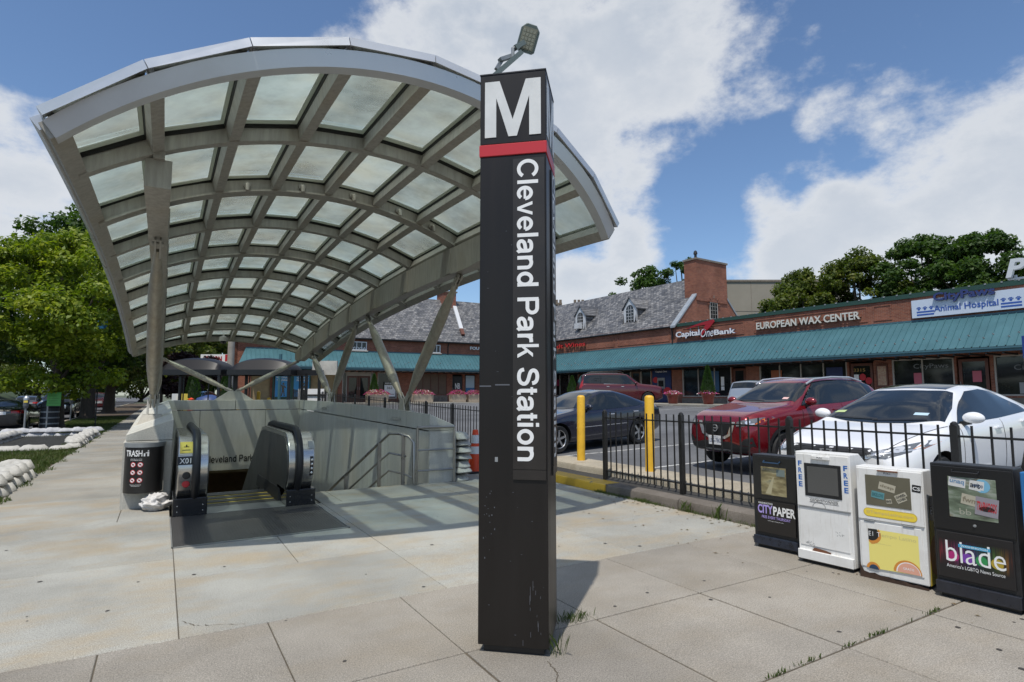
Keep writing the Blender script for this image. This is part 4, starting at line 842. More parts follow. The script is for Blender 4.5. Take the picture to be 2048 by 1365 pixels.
for sx_ in (.325, .445):
    for z in (.37, .27, .17):
        for (r_, m, e) in ((.034, M_red, .002), (.026, M_white, .003)):
            b = MB(); n_ = 18; vs = [onbin(sx_ + r_ * 1.05 * math.cos(6.283 * k / n_) / .76, z + r_ * math.sin(6.283 * k / n_), e) for k in range(n_)]; b.add(vs, [tuple(range(n_))]); o = b.build('forbidden_symbol' if m is M_red else 'symbol_field', m, t if m is M_red else o_, smooth=True)
            if m is M_red: o_ = o
        b = MB(); b.grid([[onbin(sx_ - .015 + .03 * k / 2, zz_, .004) for k in range(3)] for zz_ in (z - .008, z + .010)]); b.build('symbol_sign', M_black, o_)
        b = MB(); c0 = Vector(onbin(sx_ - .026, z + .018, .0055)); c1 = Vector(onbin(sx_ + .026, z - .018, .0055)); b.add([c0 + Vector((0, 0, .004)), c1 + Vector((0, 0, .004)), c1 - Vector((0, 0, .004)), c0 - Vector((0, 0, .004))], [(0, 1, 2, 3)]); b.build('symbol_bar', M_red, o_)
# ---- stair railing and gate rail
t = thing('stair_handrail', 'stainless stair handrail with three rails beside the steps', 'handrail', (3.5, 9.35, 0))
b = MB()
b.tube([(-1.1, 1.9, -.62), (-.25, .62, .62), (-.10, .40, .83), (-.02, .12, .84), (.08, -.06, .80), (.14, -.12, .70), (.15, -.12, .02)], .024, 10); b.build('top_rail', M_rail, t, smooth=True)
for dz in (.30, .60):
    b = MB(); b.tube([(-1.1, 1.9, -.62 - dz), (-.25, .62, .60 - dz), (-.10, .40, .80 - dz), (.05, .0, .77 - dz)] + ([(.13, -.1, .72 - dz)] if dz > .4 else []), .018, 8); b.build('lower_rail', M_rail, t, smooth=True)
for x, y, z0, z1 in ((.02, .04, .0, .82), (-.22, .56, -.3, .66), (-.62, 1.18, -.9, .08)):
    b = MB(); b.box(x - .03, x + .03, y - .012, y + .012, z0, z1); b.build('flat_post', M_rail, t)
t = thing('guard_rail', 'stainless guard rail in front of the parapet end', 'guard rail', (4.03, 9.22, 0))
b = MB(); b.tube([(-.33, 0, .95), (.35, .0, .95)], .026, 10); b.build('top_rail', M_rail, t, smooth=True)
for z in (.57, .23): b = MB(); b.tube([(-.33, 0, z), (.35, 0, z)], .016, 8); b.build('lower_rail', M_rail, t, smooth=True)
for x in (-.33, .35): b = MB(); b.tube([(x, 0, 0), (x, 0, .95)], .021, 10); b.build('post', M_rail, t, smooth=True)

# ================================================================ NEWSPAPER BOXES  (local x: left to right seen from the pavement, y: towards the fence, z up)
def newsbox(label, x, y, rz, w_, h_, m, kind):
    t = thing('newspaper_box', label, 'newspaper box', (x, y, 0), rz); d = .42; s_ = .035
    b = MB(); P = [(0.0, .03), (d, .03), (d, h_ - .16), (d * .42, h_), (0, h_)]
    b.prism(P, lambda u, v, h: (w_ * h, u, v)); bevel(b.build('cabinet', m, t), .008)
    b = MB(); b.box(.02, w_ - .02, .02, d - .02, 0, .035); b.build('foot', M_black, t)
    return t, w_, h_
def bpan(t, nm, m, x0, x1, z0, z1, y0=-.012, y1=.002, par=None):
    return bevel(MB().box(x0, x1, y0, y1, z0, z1).build(nm, m, par or t), .003, 1)
def poly(t, nm, m, pts, y): return MB().add([(x, y, z) for x, z in pts], [tuple(range(len(pts)))]).build(nm, m, t)
def arc(cx, cz, r_, a0, a1, n_=14): return [(cx + r_ * math.cos(R(a0 + (a1 - a0) * k / n_)), cz + r_ * math.sin(R(a0 + (a1 - a0) * k / n_))) for k in range(n_ + 1)]
BR = R(-90)   # faces -x
# black city paper
t, w_, h_ = newsbox('black newspaper box with purple and white CITYPAPER lettering', 5.15, 3.83, BR + R(5), .46, .905, M_black, 0)
dr = bpan(t, 'door', mat('smoked_black_door', (.014, .0135, .013), .3), .012, w_ - .012, .475, .89)
wi = bpan(t, 'window', M_blackg, .085, .365, .51, .80, -.015, -.012, dr)
def printed(nm, stops, sc_=(3, 3, 8), rough=.35):
    q = NT(nm); P = q.coord('Object', sc_); f = q.noise(P, 2.4, 5, .6); q.l(q.ramp(f, stops), q.b.inputs['Base Color']); q.b.inputs['Roughness'].default_value = rough; return q.m
pp = bpan(t, 'paper', printed('faded_front_page', [(.3, (.10, .085, .045)), (.5, (.24, .20, .10)), (.62, (.36, .32, .18)), (.7, (.20, .20, .14))]), .098, .355, .52, .79, -.0175, -.015, dr)
text('paper_title', 'CITYPAPER', (.11, -.019, .755), (1, 0, 0), (0, 0, 1), .14, .02, mat('faded_print', (.40, .38, .28), .6), pp, 0, .012)
poly(pp, 'paper_picture', mat('faded_blue_print', (.16, .20, .19), .5), [(.26, .71), (.345, .71), (.345, .775), (.26, .775)], -.0185)
poly(pp, 'paper_picture', mat('pale_print', (.42, .38, .24), .5), [(.14, .53), (.20, .53), (.235, .70), (.225, .70)], -.0185)
b = MB(); b.tube([(.14, -.02, .85), (.14, -.045, .835), (.30, -.045, .835), (.30, -.02, .85)], .007, 6); b.build('handle', mat('navy_handle', (.02, .05, .10), .4), t)
lw_ = bpan(t, 'lower_panel', mat('city_paper_card', (.016, .013, .011), .4), .04, w_ - .03, .15, .46)
lil = mat('lilac_print', (.42, .33, .72), .5)
text('logo', 'WASHINGTON', (.055, -.0135, .425), (1, 0, 0), (0, 0, 1), .15, .018, M_white, lw_, 0, .012); text('logo', 'CITY', (.05, -.0135, .335), (1, 0, 0), (0, 0, 1), .155, .085, lil, lw_, 0, .03); text('logo', 'PAPER', (.21, -.0135, .330), (1, 0, 0), (0, 0, 1), .22, .085, M_white, lw_, 0, .03)
text('slogan', 'FREE EVERY THURSDAY', (.09, -.0135, .29), (1, 0, 0), (0, 0, 1), .29, .026, lil, lw_, 0, .008); text('slogan', 'washingtoncitypaper.com', (.15, -.0135, .265), (1, 0, 0), (0, 0, 1), .16, .010, M_white, lw_, 0, .0)
bk_ = bpan(t, 'kick_plate', mat('navy_kick_plate', (.018, .024, .04), .3, var=.5, vscale=14), .004, w_ - .004, .035, .115, -.03, .004)
# white georgetowner
t, w_, h_ = newsbox('white newspaper box with blue FREE lettering and a blank dark window', 5.035, 3.285, BR + R(4.8), .475, .985, M_whited, 1)
dr = bpan(t, 'door', M_whited, .008, w_ - .008, .50, .965); wf = bpan(t, 'window_frame', M_black, .085, .405, .595, .885, -.017, -.012, dr)
bpan(t, 'window', mat('grey_blank_window', (.085, .085, .082), .2), .112, .378, .622, .858, -.019, -.017, dr)
blue = mat('free_blue_print', (.015, .12, .42), .5)
for x in (.030, .425):
    for k, ch_ in enumerate('FREE'): text('lettering', ch_, (x, -.0135, .855 - k * .062 - (.01 if x > .2 else 0)), (1, 0, 0), (0, 0, 1), .034, .046, blue, dr, 0, .03)
text('lettering', 'GEORGETOWNER', (.125, -.0135, .545), (1, 0, 0), (0, 0, 1), .245, .026, mat('dark_print', (.08, .08, .08), .5), dr, 0, .004)
for z in (.578, .540): bpan(t, 'rule', MATS['dark_print'], .12, .375, z, z + .0025, -.0135, -.012, dr)
b = MB()
for k in range(11): b.add([(.135 + k * .022 + .004 * math.cos(a), -.0135, .573 - .004 + .004 * math.sin(a)) for a in (0, 1.57, 3.14, 4.71)], [(0, 1, 2, 3)])
b.build('star_row', MATS['dark_print'], dr)
pu = bpan(t, 'pull_handle', M_whited, .155, .315, .925, .955, -.03, -.010, dr); text('lettering', 'PULL', (.21, -.031, .934), (1, 0, 0), (0, 0, 1), .05, .014, MATS['dark_print'], pu, 0, .01)
bpan(t, 'hinge', M_galv, .02, w_ - .02, .493, .499, -.016, 0); lw_ = bpan(t, 'lower_panel', M_whited, .02, w_ - .03, .155, .49, -.006, .002)
poly(t, 'rust_patch', M_rust, [(.12, .118), (.145, .145), (.19, .142), (.24, .138), (.285, .128), (.285, .10), (.24, .104), (.17, .108)], -.0085); bpan(t, 'kick_plate', M_whited, .002, w_ - .002, .035, .115, -.028, .004)
sm = MB()
for k in range(16): x = .10 + rng.gauss(0, .02); z = .17 + rng.gauss(0, .012); sm.box(x, x + rng.uniform(.004, .014), -.0072, -.0062, z, z + .003)
for k in range(9): x = .36 + rng.gauss(0, .02); z = .30 + rng.gauss(0, .015); sm.box(x, x + .006, -.0072, -.0062, z, z + .005)
for k in range(20): a = math.pi * k / 19; sm.box(.20 + .055 * math.cos(a), .207 + .055 * math.cos(a), -.0135, -.0125, .475 + .03 + .04 * math.sin(a), .478 + .03 + .04 * math.sin(a))
o = sm.build('scuffs', mat('scuff_dark', (.16, .16, .16), .7), t); o['kind'] = 'stuff'
# el tiempo latino
t, w_, h_ = newsbox('white and yellow newspaper box with a torn rusty bottom', 5.055, 2.755, BR + R(7), .485, .905, M_whited, 2)
dr = bpan(t, 'door', M_whited, .008, w_ - .008, .475, .89); wi = bpan(t, 'window', mat('olive_blank_window', (.125, .115, .08), .3, var=.1), .075, .40, .595, .84, -.016, -.012, dr)
def sticker2(par, x, z, w2, h2, rot, m, m2=None, s=None, y=-.0175):
    c, s0 = math.cos(R(rot)), math.sin(R(rot)); q = [(x + (a * c - e * s0), z + (a * s0 + e * c)) for a, e in ((-w2 / 2, -h2 / 2), (w2 / 2, -h2 / 2), (w2 / 2, h2 / 2), (-w2 / 2, h2 / 2))]
    o = poly(par, 'sticker', m, q, y)
    if s: text('sticker_text', s, Vector((x, y - .001, z)) + Vector((c, 0, s0)) * (-w2 * .42) + Vector((-s0, 0, c)) * (-h2 * .25), (c, 0, s0), (-s0, 0, c), w2 * .84, h2 * .5, m2 or M_black, o, 0, .02)
cream = mat('sticker_cream', (.42, .39, .30), .6); tealS = mat('sticker_teal', (.10, .26, .28), .5)
sticker2(wi, .235, .752, .12, .06, -12, cream, mat('sticker_brown', (.22, .19, .13), .6), 'dcsp'); sticker2(wi, .165, .682, .095, .055, -8, tealS, mat('sticker_ink', (.03, .12, .14), .5), 'BIKELOVE'); sticker2(wi, .33, .695, .09, .034, 28, cream, None, 'GAREL'); sticker2(wi, .335, .665, .075, .034, 30, cream, None, 'TOVEN'); sticker2(wi, .245, .642, .04, .035, 10, cream, None, 'BS')
sticker2(dr, .44, .765, .06, .056, -5, M_black, M_white, 'CS', -.0135)
yl = mat('el_tiempo_yellow', (.80, .60, .06), .5); yb = mat('pill_border', (.55, .40, .05), .5); pale = mat('pale_yellow_card', (.80, .70, .20), .5); org_ = mat('orange_print', (.62, .25, .04), .5)
pill = lambda e: arc(.085, .535, .033 + e, 90, 270) + arc(.40, .535, .033 + e, -90, 90)
pb_ = poly(dr, 'name_plate', yb, pill(.002), -.0135); pi_ = poly(pb_, 'plate_field', yl, pill(-.003), -.0142); text('plate_text', 'ElTiempoLatino.com', (.075, -.015, .520), (1, 0, 0), (0, 0, 1), .335, .030, mat('muted_cream_print', (.62, .50, .20), .6), pb_, 0, .006)  # plate lettering in one flat muted cream ink
bpan(t, 'hinge', M_galv, .05, .13, .463, .471, -.016, 0); bpan(t, 'hinge', M_galv, .33, .41, .463, .471, -.016, 0)
bpan(t, 'pull_bar', M_rust, .17, .32, .875, .885, -.028, -.012, dr); text('lettering', 'PULL', (.215, -.0135, .855), (1, 0, 0), (0, 0, 1), .05, .014, MATS['dark_print'], dr, 0, .01)
lw_ = bpan(t, 'lower_panel', M_whited, .015, w_ - .03, .09, .455, -.007, .002)
cd = poly(lw_, 'poster', pale, [(.075, .085), (.43, .10), (.43, .40), (.075, .40)], -.0085)
poly(cd, 'logo_disc', org_, [(.075, .30)] + arc(.095, .355, .075, -90, 40), -.0092); poly(cd, 'logo_disc', M_black, [(.075, .40), (.075, .312)] + arc(.095, .365, .058, -90, 40), -.0099)
text('logo', 'El T', (.080, -.0108, .345), (1, 0, 0), (0, 0, 1), .085, .036, M_white, cd, 0, -.004, 0, 1.3); text('logo', 'iempo Latino', (.165, -.0092, .340), (1, 0, 0), (0, 0, 1), .25, .036, mat('ghost_print', (.62, .55, .22), .6), cd, 0, .004); text('logo', 'www.eltiempolatino.com', (.09, -.0092, .285), (1, 0, 0), (0, 0, 1), .15, .010, MATS['ghost_print'], cd, 0, 0)
poly(cd, 'sun_disc', org_, arc(.345, .10, .098, 0, 180), -.0092); poly(cd, 'sun_disc', M_white, arc(.350, .10, .084, 0, 180), -.0096); poly(cd, 'sun_disc', mat('salmon_print', (.70, .36, .26), .5), arc(.352, .10, .078, 0, 180), -.01); text('logo', 'GRATIS', (.315, -.0107, .125), (1, 0, 0), (0, 0, 1), .075, .018, M_white, cd, 0, .01)
poly(cd, 'sun_disc', org_, arc(.10, .085, .05, 0, 180), -.0092); poly(cd, 'sun_disc', MATS['navy_handle'], arc(.105, .08, .036, 0, 180), -.0098)
tr_ = [(x, z * .62) for x, z in [(.0, .20), (.01, .15), (.018, .13), (.03, .085), (.07, .07), (.11, .085), (.15, .06), (.21, .068), (.26, .045), (.31, .06), (.37, .035), (.42, .045), (.46, .03), (.484, .03), (.484, .0), (.0, .0)]]
poly(t, 'rust_and_gap_shade', mat('rust_gap_shade', (.05, .028, .018), .9, var=.5, vscale=25), tr_, -.0125);  # rust below the torn panel, darkened to paint in the gap's shadow
b = MB(); b.add([(w_ + .002, .02, .03), (w_ + .002, .41, .03), (w_ + .002, .41, .70), (w_ + .002, .10, .70)], [(0, 1, 2, 3)]); sd = b.build('side_poster', yl, t); MB().add([(w_ + .003, .08, .52), (w_ + .003, .19, .50), (w_ + .003, .20, .70), (w_ + .003, .10, .70)], [(0, 1, 2, 3)]).build('side_print', M_black, sd)
text('side_letter', 'El', (w_ + .004, .10, .56), (0, 1, 0), (0, 0, 1), .07, .06, M_white, sd, 0, .01); MB().add([(w_ + .003, .2 + .16 * math.cos(a), .24 + .16 * math.sin(a)) for a in np.linspace(0, 6.28, 20)[:-1]], [tuple(range(19))]).build('side_print', org_, sd)
# washington blade
t, w_, h_ = newsbox('black newspaper box with rainbow lettered blade logo', 5.075, 2.205, BR + R(3), .505, .985, M_black, 3)
dr = bpan(t, 'door', mat('charcoal_door', (.011, .0105, .0105), .35), .008, w_ - .008, .50, .965)
wi = bpan(t, 'window', printed('wet_paper_window', [(.3, (.06, .065, .05)), (.5, (.16, .20, .14)), (.62, (.30, .33, .28)), (.72, (.20, .17, .10))], (2, 2, 6), .08), .115, .405, .60, .895, -.016, -.012, dr)
pg = mat('sticker_pale', (.62, .62, .60), .5); sticker2(wi, .175, .855, .105, .065, -6, pg, mat('sticker_blue', (.12, .24, .40), .5), 'unaq'); sticker2(wi, .285, .845, .07, .07, -8, pg, None, 'art'); 
poly(wi, 'sticker', mat('sticker_cyan', (.18, .42, .58), .5), arc(.325, .845, .048, 0, 360, 20)[:-1], -.0172); sticker2(wi, .30, .848, .075, .062, -6, pg, mat('sticker_navy', (.05, .08, .14), .5), 'wahoo', -.0178)
sticker2(wi, .25, .735, .11, .075, -10, cream, MATS['sticker_brown'], 'fwm'); sticker2(wi, .345, .70, .135, .13, -6, mat('sticker_mauve', (.27, .25, .28), .5), MATS['sign_red'], 'TRAPWOODS', -.0180)
poly(wi, 'sticker_oval', M_black, [(.345 + .045 * math.cos(a), .685 + .018 * math.sin(a)) for a in np.linspace(0, 6.28, 20)[:-1]], -.019); text('scrawl', 'bb', (.18, -.0172, .625), (1, 0, 0), (0, 0, 1), .07, .045, mat('scrawl_pale', (.36, .36, .28), .6), wi, 0, -.005)
b = MB(); b.tube([(.15, -.012, .945), (.15, -.03, .93), (.31, -.03, .93), (.31, -.012, .945)], .006, 6); b.build('handle', M_black, t); MB().lathe([(.001, .012), (.009, .010), (.011, 0)], n=12).build('lock', M_galv, t, loc=(.265, -.012, .555), rot=(R(90), 0, 0))
lw_ = bpan(t, 'lower_panel', mat('blade_card', (.014, .012, .012), .4), .02, w_ - .03, .15, .485)
def rays():
    q = NT('rainbow_rays'); P = q.n('ShaderNodeTexCoord'); s_ = q.n('ShaderNodeSeparateXYZ'); q.l(P.outputs['Object'], s_.inputs[0]); mp = q.n('ShaderNodeMapping'); mp.inputs['Scale'].default_value = (60, 0, 1.5); q.l(P.outputs['Object'], mp.inputs[0]); n_ = q.noise(mp.outputs[0], 1.5, 3, .6)
    hue = q.ramp(q.rng(s_.outputs['X'], .03, .47, 0, 1), [(0, (.25, .02, .02)), (.2, (.30, .02, .12)), (.45, (.08, .04, .30)), (.62, (.02, .18, .12)), (.78, (.10, .22, .02)), (.9, (.30, .16, .02)), (1, (.26, .03, .02))])
    fz = q.n('ShaderNodeMath', operation='SUBTRACT'); q.l(s_.outputs['Z'], fz.inputs[0]); fz.inputs[1].default_value = .335; ab = q.n('ShaderNodeMath', operation='ABSOLUTE'); q.l(fz.outputs[0], ab.inputs[0])
    m_ = q.n('ShaderNodeMath', operation='MULTIPLY'); q.l(q.rng(ab.outputs[0], .0, .10, 1, 0), m_.inputs[0]); q.l(q.rng(n_, .42, .68, .05, 1), m_.inputs[1]); q.l(q.mix(m_.outputs[0], (.012, .010, .010), hue), q.b.inputs['Base Color']); q.b.inputs['Roughness'].default_value = .4; return q.m
ry = poly(lw_, 'rainbow_print', rays(), [(.035, .24), (w_ - .04, .24), (w_ - .04, .44), (.035, .44)], -.0128)
for k, (cx, c_) in enumerate(((.12, (.40, .02, .16)), (.205, (.18, .05, .36)), (.29, (.03, .26, .08)), (.38, (.42, .30, .03)))): poly(ry, 'letter_fill', mat('fill_%d' % k, c_, .5), arc(cx, .312, .036, 0, 360, 20)[:-1], -.0134)
text('logo', 'blade', (.075, -.0142, .272), (1, 0, 0), (0, 0, 1), .355, .15, M_white, ry, 0, -.004); o = poly(ry, 'logo_strip', mat('cyan_strip', (.06, .36, .58), .5), [(.155, .385), (.345, .385), (.345, .408), (.155, .408)], -.0149); text('logo', 'WASHINGTON', (.17, -.0155, .390), (1, 0, 0), (0, 0, 1), .16, .013, M_white, o, 0, .004)
text('slogan', 'America\'s LGBTQ News Source', (.075, -.0142, .225), (1, 0, 0), (0, 0, 1), .345, .030, M_white, lw_, 0, 0)
bpan(t, 'kick_plate', mat('navy_grey_plate', (.02, .022, .03), .3, var=.3, vscale=10), .002, w_ - .002, .035, .12, -.028, .004)
text('side_logo', 'blade', (w_ + .003, .22, .80), (0, 0, -1), (0, 1, 0), .52, .12, M_white, t, 0, .0)
# blue box at the frame edge
t, w_, h_ = newsbox('rounded blue plastic newspaper box next to the black blade box', 5.09, 1.665, BR, .47, .97, mat('blue_plastic', (.03, .17, .42), .35, var=.1), 4)
bpan(t, 'door', MATS['blue_plastic'], .03, .44, .52, .93); bpan(t, 'window', M_blackg, .07, .40, .58, .86, -.02, -.012)
# ================================================================ CARS  (local: nose at x=0, tail at x=L, z up; y lateral)
def itp(x, tab): return float(np.interp(x, [q[0] for q in tab], [q[1] for q in tab]))
def car_body(sp_, paint):
    L_ = sp_['L']; xs = sorted(set([0, .03, .10, .25, .45, .7, .95, L_ - .03, L_ - .12, L_ - .3, L_] + [q[0] for q in sp_['top']] + list(np.linspace(1.1, L_ - .5, 9))))
    P = []
    for x in xs:
        w_ = itp(x, sp_['w']); zt = itp(x, sp_['top']); zb = itp(x, sp_['belt']); zf = itp(x, sp_['floor']); t = min(1, max(0, (zt - zb - .06) / .30)); wr = (w_ * .86) * (1 - t) + min(sp_['wr'], w_ * .86) * t
        zm = zf + (zb - zf) * .52; half = [(0, zf), (w_ * .86, zf), (w_ * .965, zf + .07), (w_, zm), (w_ * .985, zb - .10 * min(1, (zb - zf) / .5)), (w_ * .955, zb - .02), (w_ * .925, zb + .012),
              (wr, zb + (zt - zb) * .80), (wr - .07, zb + (zt - zb) * .94), (wr * .5, zt - .006 - .012 * t), (0, zt)]
        P.append([(x, -y, z) for y, z in half] + [(x, y, z) for y, z in half[-2:0:-1]])
    b = MB(); n_ = len(P[0]); b.grid(P, closed=True); b.f += [tuple(range(n_))[::-1], tuple(range((len(P) - 1) * n_, len(P) * n_))]; b.mi += [0, 0]
    me = b.mesh('body', [paint, M_trimb], False)
    o = bpy.data.objects.new('body', me); COL.objects.link(o); m = o.modifiers.new('s', 'SUBSURF'); m.levels = 2; m.render_levels = 2
    cut = MB()
    for xw in sp_['wheels']:
        for sg in (-1, 1):
            y0 = sp_['w'][3][1] * .52 * sg; y1 = 1.4 * sg; n2 = 28; rr = sp_['rw'] + .055
            vs = [(xw + rr * math.cos(6.2832 * k / n2), y, sp_['rw'] + rr * math.sin(6.2832 * k / n2)) for y in (y0, y1) for k in range(n2)]
            cut.add(vs, [tuple(range(n2))[::-1], tuple(range(n2, 2 * n2))] + [(k, (k + 1) % n2, n2 + (k + 1) % n2, n2 + k) for k in range(n2)])
    cm_ = cut.mesh('cut', [M_trimb]); co = bpy.data.objects.new('cut', cm_); COL.objects.link(co)
    m = o.modifiers.new('b', 'BOOLEAN'); m.object = co; m.operation = 'DIFFERENCE'; m.solver = 'EXACT'
    try: m.material_mode = 'TRANSFER'
    except Exception: pass
    bpy.context.view_layer.update(); dg = bpy.context.evaluated_depsgraph_get(); ev = bpy.data.meshes.new_from_object(o.evaluated_get(dg))
    full = bpy.data.objects.new('full', me); COL.objects.link(full); m = full.modifiers.new('s', 'SUBSURF'); m.levels = 2; bpy.context.view_layer.update(); dg = bpy.context.evaluated_depsgraph_get()
    fm = bpy.data.meshes.new_from_object(full.evaluated_get(dg)); bv = BVHTree.FromPolygons([v.co for v in fm.vertices], [tuple(p.vertices) for p in fm.polygons])
    for q in (o, co, full): bpy.data.objects.remove(q)
    bpy.data.meshes.remove(fm); ev.polygons.foreach_set('use_smooth', [True] * len(ev.polygons))
    try: ev.set_sharp_from_angle(angle=R(38))
    except Exception: pass
    ev.name = 'body'; return ev, bv
def decal(bv, name, pts, axis, m, par, off=.006, cuts=4, side=1, thick=0):
    """patch with the given outline laid onto the body; axis x from the nose, X from the tail, y from the side, z from above"""
    bm = bmesh.new()
    f3 = {'x': lambda a, b: Vector((-1, a, b)), 'X': lambda a, b: Vector((9, a, b)), 'y': lambda a, b: Vector((a, 3 * side, b)), 'z': lambda a, b: Vector((a, b, 3))}[axis]
    d = {'x': Vector((1, 0, 0)), 'X': Vector((-1, 0, 0)), 'y': Vector((0, -side, 0)), 'z': Vector((0, 0, -1))}[axis]
    vs = [bm.verts.new(f3(a, b)) for a, b in pts]; f = bm.faces.new(vs); bmesh.ops.triangulate(bm, faces=[f])
    for _ in range(cuts):
        big = [e for e in bm.edges if e.calc_length() > .07]
        if not big: break
        bmesh.ops.subdivide_edges(bm, edges=big, cuts=1, use_grid_fill=False); bmesh.ops.triangulate(bm, faces=[q for q in bm.faces if len(q.verts) > 3])
    for v in bm.verts:
        h = bv.ray_cast(v.co, d)
        if h[0] is None: 
            q = v.co + d * (1.0 if axis in 'xX' else 2.2); h = bv.find_nearest(q)
        v.co = h[0] - d * off
    bmesh.ops.recalc_face_normals(bm, faces=bm.faces)
    avg = sum((q.normal for q in bm.faces), Vector())
    if avg.dot(d) > 0: bmesh.ops.reverse_faces(bm, faces=bm.faces)
    me = bpy.data.meshes.new(name); bm.to_mesh(me); bm.free(); me.materials.append(m); me.polygons.foreach_set('use_smooth', [True] * len(me.polygons)); return link(bpy.data.objects.new(name, me), par)
def strip(bv, name, a, b, wd, axis, m, par, side=1, off=.006):
    a = Vector(a); b = Vector(b); n_ = (b - a).normalized(); p = Vector((-n_.y, n_.x)) * wd / 2; k = 8
    pts = [a.lerp(b, i / k) + p for i in range(k + 1)] + [a.lerp(b, i / k) - p for i in range(k, -1, -1)]; return decal(bv, name, [tuple(q) for q in pts], axis, m, par, off, 1, side)
_wh = {}
def wheel_meshes(rw, spokes, rimm):
    key = (rw, spokes, rimm.name)
    if key in _wh: return _wh[key]
    wd = .205; rr = rw * .66; b = MB(); pr = [(rr, -wd / 2 + .01), (rw * .90, -wd / 2), (rw * .985, -wd / 2 + .03), (rw, 0), (rw * .985, wd / 2 - .03), (rw * .90, wd / 2), (rr, wd / 2 - .01)]
    n_ = 36; k = len(pr); vs = [(r_ * math.cos(6.2832 * j / n_), z, r_ * math.sin(6.2832 * j / n_)) for r_, z in pr for j in range(n_)]
    b.add(vs, [(i * n_ + j, i * n_ + (j + 1) % n_, (i + 1) * n_ + (j + 1) % n_, (i + 1) * n_ + j) for i in range(k - 1) for j in range(n_)]); tm = b.mesh('tyre', M_tyre, 40)
    r = MB(); pr = [(rr, wd / 2 - .008), (rr * .95, wd / 2 - .02), (rr * .88, wd / 2 - .10), (0.01, wd / 2 - .11)]; k = len(pr); vs = [(q * math.cos(6.2832 * j / n_), z, q * math.sin(6.2832 * j / n_)) for q, z in pr for j in range(n_)]
    r.add(vs, [(i * n_ + j, i * n_ + (j + 1) % n_, (i + 1) * n_ + (j + 1) % n_, (i + 1) * n_ + j) for i in range(k - 1) for j in range(n_)], 1); r.mi[:n_] = [0] * n_
    for s in range(spokes):
        a = 6.2832 * s / spokes; c, q = math.cos(a), math.sin(a)
        r.hexa([(c * x - q * y, z, q * x + c * y) for z in (wd / 2 - .05, wd / 2 - .018) for x, y in ((rr * .12, -rr * .10), (rr * .94, -rr * .13), (rr * .94, rr * .13), (rr * .12, rr * .10))], 0)
    hub = [(rr * math.cos(6.2832 * j / 16) * .2, wd / 2 - .014, rr * math.sin(6.2832 * j / 16) * .2) for j in range(16)]; r.add(hub, [tuple(range(16))], 0)
    rm = r.mesh('rim', [rimm, M_trimb], 30); _wh[key] = (tm, rm); return tm, rm
def car(name, label, cat, loc, rz, sp_, paint, group=None, detail=2, rimm=None):
    t = thing(name, label, cat, loc, rz, group); ev, bv = car_body(sp_, paint); bo = link(bpy.data.objects.new('body', ev), t); L_ = sp_['L']
    tm, rm = wheel_meshes(sp_['rw'], sp_.get('spokes', 7), rimm or M_rim)
    for xw in sp_['wheels']:
        for sg in (-1, 1):
            o = link(bpy.data.objects.new('wheel', tm), t); o.location = (xw, sg * (sp_['w'][3][1] - .13), sp_['rw']); o.rotation_euler = (0, rng.uniform(0, 1), 0 if sg > 0 else math.pi); q = link(bpy.data.objects.new('rim', rm), o)
    for nm, pts in sp_['side']:
        for sg in (-1, 1): decal(bv, nm, pts, 'y', M_cglass if 'window' in nm else M_trimb, t, .006 if 'window' in nm else .003, 4, sg)
    decal(bv, 'windshield', sp_['ws'], 'z', M_cglass, t, .006, 5); decal(bv, 'rear_window', sp_['rwin'], 'z', M_cglass, t, .006, 5)
    for nm, pts, m, sym in sp_.get('front', []):
        decal(bv, nm, pts, 'x', m, t, .008, 4)
        if sym: decal(bv, nm, [(-a, b) for a, b in pts][::-1], 'x', m, t, .008, 4)
    for nm, pts, m, sym in sp_.get('rear', []):
        decal(bv, nm, pts, 'X', m, t, .008, 4)
        if sym: decal(bv, nm, [(-a, b) for a, b in pts][::-1], 'X', m, t, .008, 4)
    for nm, pts, m in sp_.get('flank', []):
        for sg in (-1, 1): decal(bv, nm, pts, 'y', m, t, .005, 4, sg)
    for nm, a, b, wd, m in sp_.get('seams', []):
        for sg in (-1, 1): strip(bv, nm, a, b, wd, 'y', m, t, sg, .003)
    for x, z in sp_.get('handles', []):
        for sg in (-1, 1):
            h = bv.ray_cast(Vector((x, 3 * sg, z)), Vector((0, -sg, 0)))
            if h[0]: bevel(MB().box(x - .09, x + .09, h[0].y - .012, h[0].y + .03 * sg if sg > 0 else h[0].y + .012, z - .014, z + .014).build('door_handle', sp_.get('hm', paint), t), .008) if sg > 0 else bevel(MB().box(x - .09, x + .09, h[0].y - .03, h[0].y + .012, z - .014, z + .014).build('door_handle', sp_.get('hm', paint), t), .008)
    mx_, mz = sp_['mirror']
    for sg in (-1, 1):
        h = bv.ray_cast(Vector((mx_, 3 * sg, mz - .06)), Vector((0, -sg, 0))); y0 = h[0].y if h[0] else .85 * sg; b = MB(); bm_ = bmesh.new(); bmesh.ops.create_icosphere(bm_, subdivisions=3, radius=1)
        for v in bm_.verts: v.co = Vector((v.co.x * (.075 if v.co.x < 0 else .05) + mx_, y0 + sg * (.13 + v.co.y * .115), mz + v.co.z * .078 * (1 if v.co.z > 0 else .8)))
        me = bpy.data.meshes.new('mirror'); bm_.to_mesh(me); bm_.free(); me.materials.append(sp_.get('mm', paint)); me.polygons.foreach_set('use_smooth', [True] * len(me.polygons)); mo = link(bpy.data.objects.new('mirror', me), t)
        b.bar((mx_ + .02, y0 - sg * .02, mz - .07), (mx_, y0 + sg * .09, mz - .05), .07, .05); b.build('mirror_arm', M_trimb, mo)
    return t, bv
